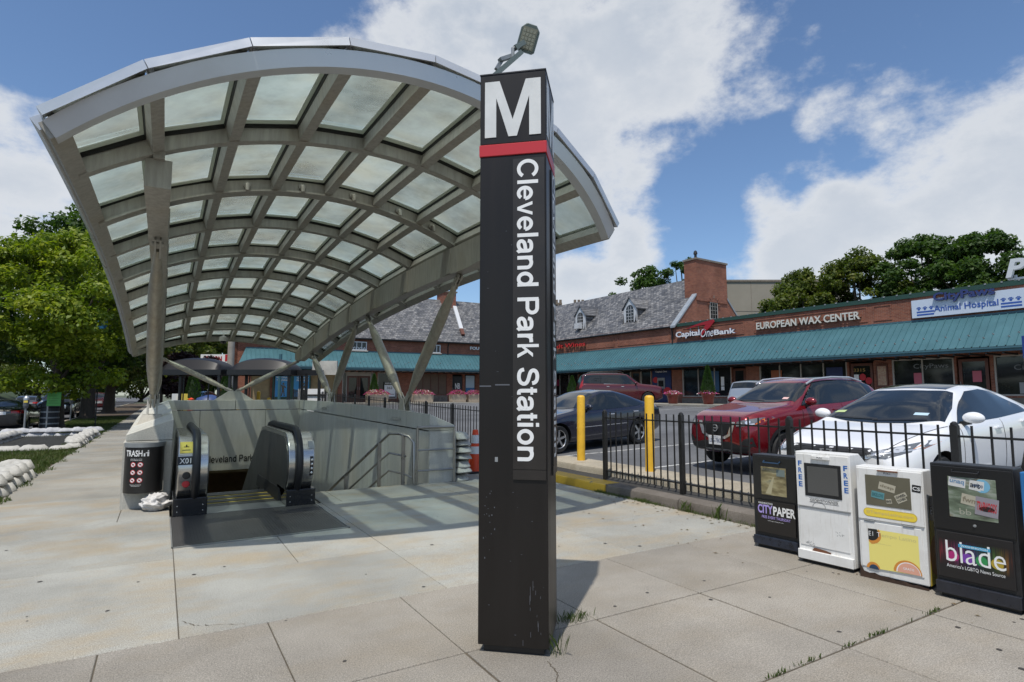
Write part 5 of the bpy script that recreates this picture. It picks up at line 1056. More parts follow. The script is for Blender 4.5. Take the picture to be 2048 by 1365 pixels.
SED = dict(L=4.55, w=[(0, .62), (.06, .72), (.25, .80), (.9, .872), (2.2, .878), (3.7, .868), (4.2, .82), (4.45, .74), (4.55, .66)], wr=.56,
    top=[(0, .66), (.05, .72), (.25, .79), (.7, .885), (1.14, .955), (1.65, 1.20), (2.12, 1.375), (2.5, 1.43), (3.0, 1.42), (3.45, 1.33), (3.95, 1.12), (4.2, 1.075), (4.45, 1.04), (4.55, .92)],
    belt=[(0, .58), (.1, .64), (.5, .78), (1.0, .88), (1.3, .92), (2.5, .95), (3.6, .99), (4.2, 1.0), (4.5, .93), (4.55, .86)], floor=[(0, .30), (.2, .20), (.8, .17), (3.8, .18), (4.4, .28), (4.55, .36)],
    wheels=(.88, 3.55), rw=.315, mirror=(1.55, 1.02), ws=[(1.10, 0), (1.14, .36), (1.26, .73), (1.72, .64), (2.10, .52), (2.06, .25), (2.05, 0), (2.06, -.25), (2.10, -.52), (1.72, -.64), (1.26, -.73), (1.14, -.36)], rwin=[(3.34, .46), (3.34, -.46), (3.90, -.54), (3.95, 0), (3.90, .54)],
    side=[('window_surround', [(1.43, .955), (2.0, 1.20), (2.35, 1.325), (2.8, 1.345), (3.15, 1.30), (3.62, 1.10), (3.68, 1.02), (2.6, .975)]), ('side_window', [(1.52, .975), (2.05, 1.20), (2.38, 1.305), (2.52, 1.315), (2.58, .985)]), ('side_window', [(2.66, .99), (2.60, 1.32), (2.8, 1.325), (3.12, 1.275), (3.42, 1.14), (3.42, 1.02)])],
    handles=[(2.42, .86), (3.32, .90)], seams=[('door_seam', (1.36, .35), (1.40, .93), .010, M_trimb), ('door_seam', (2.62, .30), (2.62, .96), .010, M_trimb), ('door_seam', (3.45, .55), (3.66, 1.0), .010, M_trimb), ('door_seam', (1.4, .30), (3.2, .30), .010, M_trimb)],
    rear=[('tail_light', [(.45, .86), (.74, .84), (.72, .98), (.45, .98)], M_tail, True), ('number_plate', [(-.25, .80), (.25, .80), (.25, .92), (-.25, .92)], M_white, False)])
def spec(base, **k): q = dict(base); q.update(k); return q
# white sedan, nose to the kerb
WS = spec(SED, front=[('grille', [(-.52, .70), (-.40, .60), (.40, .60), (.52, .70), (.44, .735), (-.44, .735)], M_trimb, False), ('grille_bar', [(-.60, .735), (-.50, .69), (-.3, .612), (0, .595), (.3, .612), (.50, .69), (.60, .735), (.58, .70), (.44, .625), (.28, .578), (0, .56), (-.28, .578), (-.44, .625), (-.58, .70)], M_chrome, False),
     ('headlight', [(.46, .66), (.62, .64), (.80, .72), (.845, .80), (.80, .815), (.60, .745), (.47, .705)], M_lamp, True), ('turn_lens', [(.74, .70), (.80, .73), (.84, .79), (.78, .775)], M_amber, True), ('lower_intake', [(-.50, .36), (.50, .36), (.42, .48), (-.42, .48)], M_trimb, False), ('fog_lamp', [(.58, .38), (.74, .42), (.72, .50), (.58, .46)], M_trimb, True)])
CIV = (7.62, 4.50); 
t, bv = car('parked_car', 'white sedan parked nose on to the fence behind the white newspaper boxes', 'car', (CIV[0], CIV[1], lot(8, CIV[1])), R(1.0), WS, M_paint['white'], 'cars in the parking lot')
t.rotation_euler = (R(.4), R(-1.6), R(1.0)); t.scale = (1.12,) * 3
for sg in (-1, 1):
    for cx, cz, r_ in ((.56, .695, .036), (.68, .735, .034)): decal(bv, 'headlight_bulb', [(sg * (cx + r_ * math.cos(a)), cz + r_ * math.sin(a)) for a in np.linspace(0, 6.28, 13)[:-1]], 'x', M_bulb, t, .013, 1)
    strip(bv, 'headlight_trim', (sg * .47, .668), (sg * .80, .735), .012, 'x', M_bulb, t, off=.012)
decal(bv, 'sunroof', [(2.15, -.42), (2.72, -.42), (2.72, .42), (2.15, .42)], 'z', M_cglass, t, .004)
e = MB(); e.bar((-.035, -.055, .69), (-.035, -.035, .61), .014, .014); e.bar((-.035, .055, .69), (-.035, .035, .61), .014, .014); e.bar((-.035, -.045, .652), (-.035, .045, .652), .014, .014); e.bar((-.03, -.07, .70), (-.03, .07, .70), .012, .01); e.bar((-.03, -.07, .70), (-.03, -.05, .60), .01, .01); e.bar((-.03, .07, .70), (-.03, .05, .60), .01, .01); e.build('emblem', M_chrome, t)
for k in range(5): strip(bv, 'grille_slat', (-.46 + .01 * k, .625 + k * .022), (.46 - .01 * k, .625 + k * .022), .006, 'x', M_trimb, t, off=.012)
for k, (a, b) in enumerate((((1.24, .58), (1.20, .0)), ((1.17, .05), (1.24, -.55)))): strip(bv, 'wiper', a, b, .022, 'z', M_trimb, t, off=.018)
decal(bv, 'windshield_sticker', [(1.36, .50), (1.42, .49), (1.42, .62), (1.36, .64)], 'z', mat('pale_green_sticker', (.45, .55, .25), .5), t, .009); decal(bv, 'windshield_sticker', [(1.34, -.36), (1.40, -.36), (1.40, -.52), (1.34, -.52)], 'z', mat('pale_blue_sticker', (.45, .6, .7), .5), t, .009)
for sg in (-1, 1): strip(bv, 'hood_seam', (.12, .60 * sg), (1.2, .78 * sg), .010, 'z', M_trimb, t, off=.002)
# red compact suv
SUV = dict(L=4.3, w=[(0, .60), (.06, .72), (.25, .82), (.85, .875), (2.2, .88), (3.6, .87), (4.05, .83), (4.22, .77), (4.3, .70)], wr=.61,
    top=[(0, .80), (.06, .92), (.25, 1.00), (.7, 1.06), (1.18, 1.12), (1.55, 1.33), (1.92, 1.52), (2.3, 1.565), (3.0, 1.57), (3.5, 1.54), (3.85, 1.42), (4.1, 1.12), (4.22, 1.02), (4.3, .90)],
    belt=[(0, .72), (.1, .80), (.5, .95), (1.0, 1.01), (1.3, 1.04), (2.5, 1.06), (3.6, 1.12), (4.0, 1.10), (4.2, .98), (4.3, .85)], floor=[(0, .36), (.2, .26), (.8, .22), (3.6, .24), (4.1, .34), (4.3, .42)],
    wheels=(.82, 3.44), rw=.33, mirror=(1.48, 1.14), ws=[(1.16, 0), (1.19, .36), (1.29, .72), (1.6, .665), (1.88, .58), (1.83, .3), (1.82, 0), (1.83, -.3), (1.88, -.58), (1.6, -.665), (1.29, -.72), (1.19, -.36)], rwin=[(3.78, .52), (3.78, -.52), (4.05, -.58), (4.05, .58)],
    side=[('window_surround', [(1.36, 1.075), (1.75, 1.31), (2.02, 1.475), (2.5, 1.51), (3.3, 1.48), (3.75, 1.40), (3.72, 1.20), (2.6, 1.10)]), ('side_window', [(1.46, 1.09), (1.80, 1.31), (2.05, 1.45), (2.44, 1.475), (2.48, 1.12)]), ('side_window', [(2.56, 1.125), (2.54, 1.475), (3.1, 1.455), (3.42, 1.40), (3.38, 1.18)])],
    handles=[(2.30, .98), (3.22, 1.02)], seams=[('door_seam', (1.30, .40), (1.34, 1.04), .010, M_trimb), ('door_seam', (2.52, .35), (2.52, 1.08), .010, M_trimb)], spokes=10,
    flank=[('sill_cladding', [(1.2, .24), (3.05, .24), (3.05, .37), (1.2, .37)], M_trimb)] + [('arch_cladding', arc(cx, .33, .44, 0, 180, 12) + arc(cx, .33, .375, 180, 0, 12), M_trimb) for cx in (.82, 3.44)],
    front=[('grille', [(-.34, .78), (-.22, .60), (.22, .60), (.34, .78), (.33, .83), (-.33, .83)], M_trimb, False), ('grille_chrome', [(.36, .84), (.44, .84), (.36, .62), (.20, .545), (-.20, .545), (-.36, .62), (-.44, .84), (-.36, .84), (-.27, .63), (-.17, .585), (.17, .585), (.27, .63)], M_chrome, False),
      ('headlight', [(.46, .77), (.62, .775), (.80, .86), (.845, .93), (.70, .90), (.47, .845)], M_lamp, True), ('turn_lens', [(.74, .80), (.80, .855), (.845, .92), (.78, .895)], M_amber, True), ('lower_cladding', [(-.60, .32), (.60, .32), (.72, .44), (.50, .46), (.30, .50), (-.30, .50), (-.50, .46), (-.72, .44)], M_trimb, False), ('skid_strip', [(-.42, .335), (.42, .335), (.36, .37), (-.36, .37)], M_galv, False), ('fog_surround', [(.52, .47), (.76, .44), (.74, .60), (.62, .56)], M_trimb, True)],
    rear=SED['rear'])
KX, KY = 8.98, 7.42
t, bv = car('parked_car', 'dark red compact suv parked nose on to the fence beside the white sedan', 'car', (KX, KY, lot(8.8, KY) + .05), R(0), SUV, M_paint['red'], 'cars in the parking lot')
t.rotation_euler = (R(.4), R(-1.6), R(-4)); t.scale = (1.0, 1.0, 1.085)
for sg in (-1, 1):
    for cx, cz, r_ in ((.56, .81, .032), (.66, .84, .03)): decal(bv, 'headlight_bulb', [(sg * (cx + r_ * math.cos(a)), cz + r_ * math.sin(a)) for a in np.linspace(0, 6.28, 13)[:-1]], 'x', M_bulb, t, .014, 1)
    strip(bv, 'headlight_trim', (sg * .47, .78), (sg * .74, .815), .016, 'x', M_bulb, t, off=.013)
b = MB(); n_ = 24
for k in range(n_): 
    a0, a1 = 6.2832 * k / n_, 6.2832 * (k + 1) / n_; b.bar((-.035, .055 * math.cos(a0), .725 + .055 * math.sin(a0)), (-.035, .055 * math.cos(a1), .725 + .055 * math.sin(a1)), .016, .014)
b.bar((-.035, -.075, .725), (-.035, .075, .725), .016, .016); b.build('emblem', M_chrome, t)
for k in range(6): strip(bv, 'grille_slat', (-.24 - .012 * k, .63 + k * .032), (.24 + .012 * k, .63 + k * .032), .007, 'x', M_trimb, t, off=.013)
np_ = MB(); np_.box(-.045, -.035, -.155, .155, .44, .595); npo = np_.build('number_plate', M_white, t); inkb = mat('plate_blue', (.03, .06, .16), .5)
text('plate_text', 'UBG-7862', (-.046, .14, .475), (0, -1, 0), (0, 0, 1), .28, .075, inkb, npo, 0, .012); text('plate_text', 'VIRGINIA', (-.046, .10, .562), (0, -1, 0), (0, 0, 1), .18, .016, inkb, npo, 0, .005)
for sg in (-1, 1):
    q = MB(); q.tube([(1.82, .585 * sg, 1.44), (2.05, .59 * sg, 1.525), (2.6, .585 * sg, 1.555), (3.2, .575 * sg, 1.54), (3.6, .56 * sg, 1.46)], .02, 8); q.build('roof_rail', mat('silver_rail', (.55, .56, .57), .3, .6), t, smooth=True); strip(bv, 'hood_seam', (.2, .62 * sg), (1.15, .78 * sg), .010, 'z', M_trimb, t, off=.002)
strip(bv, 'wiper', (1.24, .5), (1.22, -.1), .02, 'z', M_trimb, t, off=.016); decal(bv, 'windshield_sticker', [(1.30, -.44), (1.36, -.44), (1.36, -.56), (1.30, -.56)], 'z', mat('pink_sticker', (.7, .45, .42), .5), t, .009)
# navy sedan seen from its left side
NS = spec(SED, L=4.82, w=[(0, .66), (.06, .76), (.3, .85), (.9, .905), (2.4, .91), (3.9, .895), (4.4, .85), (4.7, .78), (4.82, .70)], wheels=(.83, 3.68), rw=.325, spokes=5, mirror=(1.78, 1.03),
    top=[(0, .62), (.05, .70), (.3, .80), (.9, .90), (1.45, .98), (1.95, 1.25), (2.35, 1.40), (2.7, 1.45), (3.15, 1.435), (3.6, 1.33), (4.05, 1.13), (4.35, 1.06), (4.7, 1.02), (4.82, .86)],
    belt=[(0, .56), (.1, .62), (.6, .78), (1.2, .88), (1.5, .91), (2.7, .95), (3.8, .985), (4.4, .98), (4.75, .92), (4.82, .80)], floor=[(0, .30), (.2, .2), (.8, .17), (4.0, .18), (4.6, .28), (4.82, .36)],
    ws=[(1.43, 0), (1.46, .35), (1.57, .70), (1.95, .63), (2.32, .53), (2.28, 0), (2.32, -.53), (1.95, -.63), (1.57, -.70), (1.46, -.35)], rwin=[(3.5, .48), (3.5, -.48), (4.0, -.55), (4.05, 0), (4.0, .55)], hm=M_chrome,
    side=[('window_surround', [(1.66, .945), (2.2, 1.23), (2.55, 1.345), (3.0, 1.365), (3.45, 1.28), (3.92, 1.06), (3.96, 1.01), (2.8, .965)]), ('side_window', [(1.76, .965), (2.25, 1.225), (2.56, 1.325), (2.74, 1.335), (2.76, .975)]), ('side_window', [(2.86, .98), (2.84, 1.34), (3.0, 1.345), (3.36, 1.27), (3.50, 1.20), (3.46, 1.0)]), ('side_window', [(3.51, 1.005), (3.54, 1.18), (3.78, 1.06), (3.80, 1.02)])],
    handles=[(2.62, .83), (3.56, .86)], seams=[('door_seam', (1.58, .35), (1.62, .93), .010, M_trimb), ('door_seam', (2.80, .30), (2.80, .96), .010, M_trimb), ('chrome_strip', (1.35, .56), (3.25, .58), .014, M_chrome), ('chrome_strip', (1.72, .955), (3.95, 1.01), .012, M_chrome)])
t, bv = car('parked_car', 'navy blue sedan with chrome side strip parked behind the yellow bollards', 'car', (7.35, 12.35, lot(8, 12.4)), 0, NS, M_paint['navy'], 'cars in the parking lot')
t.rotation_euler = (R(.4), R(-1.6), R(7)); t.scale = (1.04,) * 3
# big maroon suv near the shops
BIG = dict(L=5.3, w=[(0, .80), (.06, .90), (.3, .97), (.95, 1.01), (2.6, 1.02), (4.6, 1.0), (5.1, .97), (5.24, .93), (5.3, .86)], wr=.74,
    top=[(0, .98), (.06, 1.10), (.4, 1.18), (.9, 1.22), (1.45, 1.27), (1.8, 1.55), (2.15, 1.80), (2.6, 1.87), (3.6, 1.88), (4.6, 1.86), (5.0, 1.80), (5.16, 1.45), (5.24, 1.15), (5.3, .95)],
    belt=[(0, .90), (.1, 1.0), (.6, 1.10), (1.3, 1.17), (1.6, 1.19), (4.4, 1.22), (5.0, 1.24), (5.2, 1.1), (5.3, .92)], floor=[(0, .45), (.3, .33), (1, .30), (4.5, .30), (5.1, .40), (5.3, .5)],
    wheels=(.98, 4.0), rw=.40, spokes=6, mirror=(1.75, 1.28), ws=[(1.45, 0), (1.5, .4), (1.58, .80), (2.12, .70), (2.10, 0), (2.12, -.70), (1.58, -.80), (1.5, -.4)], rwin=[(5.03, .66), (5.03, -.66), (5.19, -.70), (5.19, .70)],
    side=[('window_surround', [(1.68, 1.22), (2.02, 1.50), (2.30, 1.74), (2.7, 1.77), (4.3, 1.77), (4.95, 1.73), (5.05, 1.28), (3.0, 1.24)]), ('side_window', [(1.80, 1.25), (2.08, 1.50), (2.33, 1.71), (2.78, 1.735), (2.78, 1.27)]), ('side_window', [(2.86, 1.27), (2.86, 1.735), (3.66, 1.735), (3.72, 1.27)]), ('side_window', [(3.86, 1.28), (3.82, 1.73), (4.86, 1.70), (4.92, 1.30)])],
    handles=[(2.58, 1.10), (3.5, 1.10)], hm=M_chrome, seams=[('door_seam', (2.82, .45), (2.82, 1.22), .012, M_trimb), ('door_seam', (1.6, .45), (1.66, 1.2), .012, M_trimb), ('chrome_strip', (1.8, 1.235), (3.75, 1.25), .022, M_chrome)],
    rear=[('tail_light', [(.80, 1.0), (.94, 1.0), (.90, 1.5), (.80, 1.5)], M_tail, True)], front=[('grille', [(-.6, .75), (.6, .75), (.6, 1.0), (-.6, 1.0)], M_chrome, False)])
t, bv = car('parked_car', 'large maroon suv with tinted windows standing before the shops', 'car', (26.6, 26.3, lot(25, 28) + .05), 0, BIG, M_paint['maroon'], 'cars in the parking lot'); t.scale = (.97, 1, 1.10); t.rotation_euler = (0, 0, R(150)); TAHOE = t
for sg in (-1, 1): q = MB(); q.tube([(2.5, .62 * sg, 1.86), (2.6, .62 * sg, 1.93), (4.5, .62 * sg, 1.92), (4.6, .62 * sg, 1.86)], .02, 6); q.build('roof_rack', M_trimb, t, smooth=True)
VAN = spec(BIG, L=4.9, top=[(0, .80), (.06, .92), (.4, 1.02), (.9, 1.12), (1.2, 1.2), (1.7, 1.55), (2.2, 1.72), (3, 1.76), (4.2, 1.75), (4.6, 1.70), (4.8, 1.35), (4.86, 1.0), (4.9, .85)], belt=[(0, .72), (.1, .8), (.6, .95), (1.3, 1.02), (4.4, 1.06), (4.75, 1.05), (4.9, .8)],
    w=[(0, .75), (.06, .85), (.3, .92), (.95, .96), (2.6, .97), (4.2, .96), (4.7, .93), (4.84, .88), (4.9, .8)], wheels=(.9, 3.9), rw=.33, side=[('side_window', [(1.6, 1.08), (2.2, 1.58), (2.7, 1.60), (2.7, 1.10)]), ('side_window', [(2.8, 1.1), (2.8, 1.6), (3.7, 1.6), (3.7, 1.1)]), ('side_window', [(3.8, 1.1), (3.8, 1.6), (4.45, 1.55), (4.6, 1.12)])], floor=[(0, .35), (.3, .25), (4.5, .25), (4.9, .4)], mirror=(1.6, 1.1), rwin=[(4.63, .62), (4.63, -.62), (4.79, -.68), (4.79, .68)], ws=[(1.22, 0), (1.3, .75), (2.0, .66), (2.0, -.66), (1.3, -.75)], seams=[], front=[], handles=[])
t, bv = car('parked_car', 'silver minivan mostly hidden behind the dark red compact suv', 'car', (26.4, 17.6, lot(26, 16.4) - .05), R(180 + 12), VAN, M_paint['silver'], 'cars in the parking lot'); t.scale = (.92, .92, .90)
# street side cars
S2 = spec(SED, rear=[('tail_light', [(.40, .86), (.78, .84), (.76, .98), (.40, .96)], M_tail, True), ('number_plate', [(-.25, .80), (.25, .80), (.25, .92), (-.25, .92)], M_white, False)])
car('street_car', 'black sedan parked at the kerb behind the parking meter', 'car', (-5.75, 35.9, -.12), R(-90), S2, M_paint['black'], 'cars on the street')
car('street_car', 'dark grey suv with red tail lamps driving up the street', 'car', (-9.1, 62.3, -.12), R(-90), spec(SUV, rear=[('tail_light', [(.45, .95), (.80, .92), (.78, 1.06), (.45, 1.06)], M_tail, True)]), M_paint['grey'], 'cars on the street')
car('street_car', 'small silver car in the distance on the street', 'car', (-12.3, 89, -.12), R(90), SED, M_paint['silver'], 'cars on the street')
car('street_car', 'black pickup like suv parked nose towards the camera between the first two trunks', 'car', (-5.85, 46.5, -.12), R(90), BIG, M_paint['black'], 'cars on the street')
car('street_car', 'red suv parked beyond the second trunk', 'car', (-5.8, 72, -.12), R(90), BIG, M_paint['maroon'], 'cars on the street')
car('street_car', 'white car far up the street behind the third trunk', 'car', (-6.6, 98, -.12), R(90), SED, M_paint['white'], 'cars on the street')
# ================================================================ SHOPS  (wing frame: x to the viewer's left along the wall, y out of the wall towards the lot, z up)
def wing(name, label, org, rotz): return thing(name, label, 'building', (org[0], org[1], 0), rotz)
FL = .93
def wall_run(t, x0, x1, openings, z0, z1, m=M_brick, d=.30):
    """brick wall with openings (x0,x1,z0,z1); one part"""
    b = MB(); cur = x0
    for a, c, lo, hi_ in sorted(openings):
        if a > cur: b.box(cur, a, -d, 0, z0, z1)
        if lo > z0 + .01: b.box(a, c, -d, 0, z0, lo)
        if hi_ < z1 - .01: b.box(a, c, -d, 0, hi_, z1)
        cur = c
    if cur < x1: b.box(cur, x1, -d, 0, z0, z1)
    return b.build('wall', m, t)
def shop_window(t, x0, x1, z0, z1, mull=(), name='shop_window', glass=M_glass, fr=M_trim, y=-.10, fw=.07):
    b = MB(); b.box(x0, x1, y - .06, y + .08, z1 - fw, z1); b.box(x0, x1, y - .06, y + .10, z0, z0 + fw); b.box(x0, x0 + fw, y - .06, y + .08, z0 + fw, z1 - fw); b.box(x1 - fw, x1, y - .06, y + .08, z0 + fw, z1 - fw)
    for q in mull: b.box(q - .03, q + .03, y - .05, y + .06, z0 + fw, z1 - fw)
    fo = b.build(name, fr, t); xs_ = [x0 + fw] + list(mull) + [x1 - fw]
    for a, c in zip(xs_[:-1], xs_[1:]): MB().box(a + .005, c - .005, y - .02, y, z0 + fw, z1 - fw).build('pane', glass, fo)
    return fo
def shop_door(t, x0, x1, z0, z1, m=M_wood, y=-.10, leaves=1, name='door'):
    n_ = leaves; w_ = (x1 - x0) / n_
    for k in range(n_):
        a, c = x0 + k * w_ + .01, x0 + (k + 1) * w_ - .01; b = MB(); st_ = .13; b.box(a, a + st_, y - .05, y + .04, z0, z1); b.box(c - st_, c, y - .05, y + .04, z0, z1); b.box(a + st_, c - st_, y - .05, y + .04, z1 - st_, z1); b.box(a + st_, c - st_, y - .05, y + .04, z0, z0 + .30)
        o = b.build(name, m, t); MB().box(a + st_, c - st_, y - .03, y - .01, z0 + .3, z1 - st_).build('pane', M_glass, o); MB().box(c - .07 if k == 0 else a + .05, c - .05 if k == 0 else a + .07, y + .04, y + .09, z0 + .95, z0 + 1.2).build('handle', M_galv, o)
def awning(t, x0, x1, zt, ze=3.6, ye=1.8, hip=0.):
    n_ = int((x1 - x0) / .30); b = MB()
    def pt(x, f, up): 
        xx = x; return (xx, .02 + (ye - .02) * f, zt + (ze - zt) * f + up)
    for k in range(n_):
        a = x0 + (x1 - x0) * k / n_; c = x0 + (x1 - x0) * (k + 1) / n_; r_ = .03
        if hip and k >= n_ - 5: pass
        prof_ = [(a, 0), (c - .055, 0), (c - .045, .045), (c - .012, .045), (c, 0)]
        b.grid([[pt(x, 0, u) for x, u in prof_], [pt(x, 1, u) for x, u in prof_]])
    aw = b.build('awning_roof', M_teal, t)
    b = MB(); b.box(x0, x1, ye - .03, ye + .02, ze - .22, ze - .015); b.box(x0, x1, ye + .02, ye + .10, ze - .10, ze - .02); b.build('fascia', M_teald, aw)
    b = MB(); b.hexa([(x0, .02, zt - .05), (x1, .02, zt - .05), (x1, .02, zt - .35), (x0, .02, zt - .35), (x0, ye - .03, ze - .02), (x1, ye - .03, ze - .02), (x1, ye - .03, ze - .2), (x0, ye - .03, ze - .2)]); b.build('soffit', M_trim, aw)
    b = MB(); b.box(x0, x1, .0, .06, zt - .02, zt + .07); b.build('top_flashing', M_teald, aw)
    b = MB()
    for k in range(int((x1 - x0) / .9)):
        for f, o_ in ((.66, 0), (.76, .3)):
            p_ = pt(x0 + .3 + k * .9 + o_, f, .02); b.add([(p_[0] - .05, p_[1], p_[2]), (p_[0] + .05, p_[1], p_[2]), (p_[0], p_[1] + .02, p_[2] + .09), (p_[0] - .04, p_[1] - .12, p_[2] + .02), (p_[0] + .04, p_[1] - .12, p_[2] + .02)], [(0, 1, 2), (0, 2, 3), (1, 4, 2), (3, 2, 4)])
    o = b.build('snow_guard', M_galv, aw); o['kind'] = 'stuff'
    b = MB()
    k = x0 + .1
    while k < x1: b.box(k, k + .07, .0, ye - .06, ze - .32, ze - .24); k += .6
    o = b.build('rafter_end', M_trimb, aw); return aw
def recess_panel(t, x0, x1, z0, z1):
    b = MB(); e = .06
    for q in ((x0, x1, z0, z0 + e), (x0, x1, z1 - e, z1), (x0, x0 + e, z0 + e, z1 - e), (x1 - e, x1, z0 + e, z1 - e)): b.box(q[0], q[1], 0, .028, q[2], q[3])
    b.build('brick_border', M_brick, t)
def sgn(t, nm, s, xl, z0, wd, ht, m, y=.05, depth=.08, bold=.02, m2=None, shear=0.): return text(nm, s, (xl, y, z0), (-1, 0, 0), (0, 0, 1), wd, ht, m, t, depth, bold, shear, 1.0, m2)

# ---------------- right wing
RW = wing('shop_building', 'long brick shop building with teal awning, slate roof and chimney gable at right', (32.818, 9.726), R(92.743))
t = RW; PT = 6.42
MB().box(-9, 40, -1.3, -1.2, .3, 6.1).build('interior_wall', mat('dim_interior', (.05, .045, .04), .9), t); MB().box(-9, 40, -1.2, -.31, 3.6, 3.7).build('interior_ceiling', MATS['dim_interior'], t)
op = [(-6.0, -4.3, 1.45, 3.3), (-3.9, -.9, 1.45, 3.3), (-.6, 1.60, 1.45, 3.3), (1.75, 3.05, FL, 3.3), (3.14, 5.86, 1.45, 3.32), (6.76, 8.02, FL, 3.32), (8.13, 13.46, 1.60, 3.42), (14.42, 15.45, FL, 3.4), (15.5, 19.54, 1.36, 3.4), (20.5, 22.38, FL, 3.5), (22.5, 25.57, FL, 3.5), (26.1, 28.8, 1.4, 3.5), (29.7, 30.8, FL, 3.5), (31.0, 35.0, 1.4, 3.5)]
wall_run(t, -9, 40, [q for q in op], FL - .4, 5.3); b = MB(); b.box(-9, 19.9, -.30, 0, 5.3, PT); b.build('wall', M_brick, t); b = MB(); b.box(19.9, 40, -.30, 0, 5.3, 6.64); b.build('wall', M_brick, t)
b = MB(); b.box(-9, 19.86, -.36, .07, PT, PT + .20); b.box(-9, 19.86, -.34, .03, PT + .20, PT + .235); b.build('coping', M_greenm, t)
b = MB(); k = -8.9
while k < 19.8: b.box(k, k + .07, .02, .09, PT + .19, PT + .26); k += .62
o = b.build('coping_clip', M_galv, t)
b = MB(); b.box(-9, 19.9, -12, -.3, 6.2, 6.35); b.build('flat_roof', M_lead, t)
for a, c in ((-8, -4.6), (5.7, 6.6), (6.9, 13.7), (14.4, 19.4), (20.6, 26), (26.4, 31.5), (31.9, 36)): recess_panel(t, a, c, 5.42, 6.25)
# stone bases, sills and openings
for a, c, lo, hi_ in op:
    if lo > FL + .1:
        MB().box(a - .02, c + .02, -.28, .05, FL - .3, lo - .10).build('base_course', M_slatem, t); n_ = max(1, round((c - a) / 1.4)); shop_window(t, a, c, lo, hi_, [a + (c - a) * (k + 1) / n_ for k in range(n_ - 1)])
for a, c in ((1.75, 3.05), (6.76, 8.02), (14.42, 15.45), (29.7, 30.8)): shop_door(t, a + .06, c - .06, FL, 3.2)
shop_window(t, 22.5, 23.6, FL, 3.5); shop_door(t, 23.65, 24.6, FL, 3.3, mat('brown_door', (.10, .06, .04), .5)); shop_window(t, 24.65, 25.57, 1.2, 3.5)
b = MB(); b.box(-9, 40, -.02, .06, 3.52, 3.72); b.build('lintel_beam', M_trim, t)
ma = MB(); ma.box(20.55, 22.33, -.22, .04, FL, 3.45); at_ = ma.build('cash_machine', mat('bank_navy', (.012, .03, .11), .35), t); MB().box(21.1, 21.8, .04, .09, 1.95, 2.75).build('screen_hood', M_galv, at_); MB().box(21.2, 21.7, .09, .10, 2.1, 2.55).build('screen', M_blackg, at_)
for cx, cz, r_ in ((22.0, 2.6, .28), (20.9, 1.75, .38)): MB().add([(cx + r_ * math.cos(a), .046, cz + r_ * .8 * math.sin(a)) for a in np.linspace(0, 6.28, 18)[:-1]], [tuple(range(17))]).build('red_swirl', M_red, at_)
sgn(at_, 'lettering', 'Capital One', 22.0, 3.12, 1.1, .16, M_white, .045, .005)
awning(t, -9, 36.5, 5.20)
# posters in the windows
def poster(t, x0, x1, z0, z1, m, y=-.07, nm='poster'): return MB().box(x0, x1, y, y + .012, z0, z1).build(nm, m, t)
pink = mat('pink_notice', (.50, .12, .16), .6); poster(t, 2.1, 2.45, 2.1, 2.62, pink); poster(t, 4.55, 4.9, 2.0, 2.6, pink); poster(t, 3.6, 4.4, 1.6, 1.95, M_white); poster(t, .25, .75, 1.55, 2.05, mat('grey_notice', (.30, .31, .31), .6))
sgn(t, 'window_lettering', 'CityPaws', 4.9, 2.75, 1.5, .30, mat('etched_lettering', (.20, .21, .22), .5), -.09, .004, 0); sgn(t, 'window_lettering', 'CityPaws', .9, 2.55, 1.5, .30, MATS['etched_lettering'], -.09, .004, 0)
poster(t, 8.4, 9.3, 2.05, 3.05, mat('navy_poster', (.02, .03, .10), .4)); poster(t, 12.0, 12.7, 2.2, 3.0, mat('orange_poster', (.30, .09, .03), .5)); poster(t, 7.55, 7.8, 2.2, 2.6, M_white); sgn(t, 'door_number', '3315', 7.8, 2.75, .6, .18, mat('gold_number', (.35, .22, .06), .4), -.05, .004)
for cx, cz, m in ((7.35, 2.45, M_red), (7.05, 2.25, M_red)): MB().add([(cx + .17 * math.cos(a), -.055, cz + .19 * math.sin(a)) for a in np.linspace(0, 6.28, 16)[:-1]], [tuple(range(15))]).build('door_sticker', m, t)
nb = MB(); nb.box(6.05, 6.6, .0, .08, 1.9, 3.1); no = nb.build('notice_board', M_wood, t); MB().box(6.12, 6.53, .08, .085, 2.0, 3.0).build('notices', printed('notice_collage', [(.35, (.5, .45, .36)), (.48, (.35, .12, .08)), (.6, (.55, .5, .3)), (.7, (.2, .22, .25))], (9, 9, 9)), no)
poster(t, 16.1, 16.35, 2.1, 2.7, M_white); poster(t, 16.1, 16.35, 1.8, 2.05, M_white); poster(t, 16.5, 17.4, 1.7, 3.1, mat('bank_blue_poster', (.03, .09, .18), .4)); poster(t, 33.8, 35, 2.3, 2.9, mat('magenta_poster', (.30, .03, .08), .5))
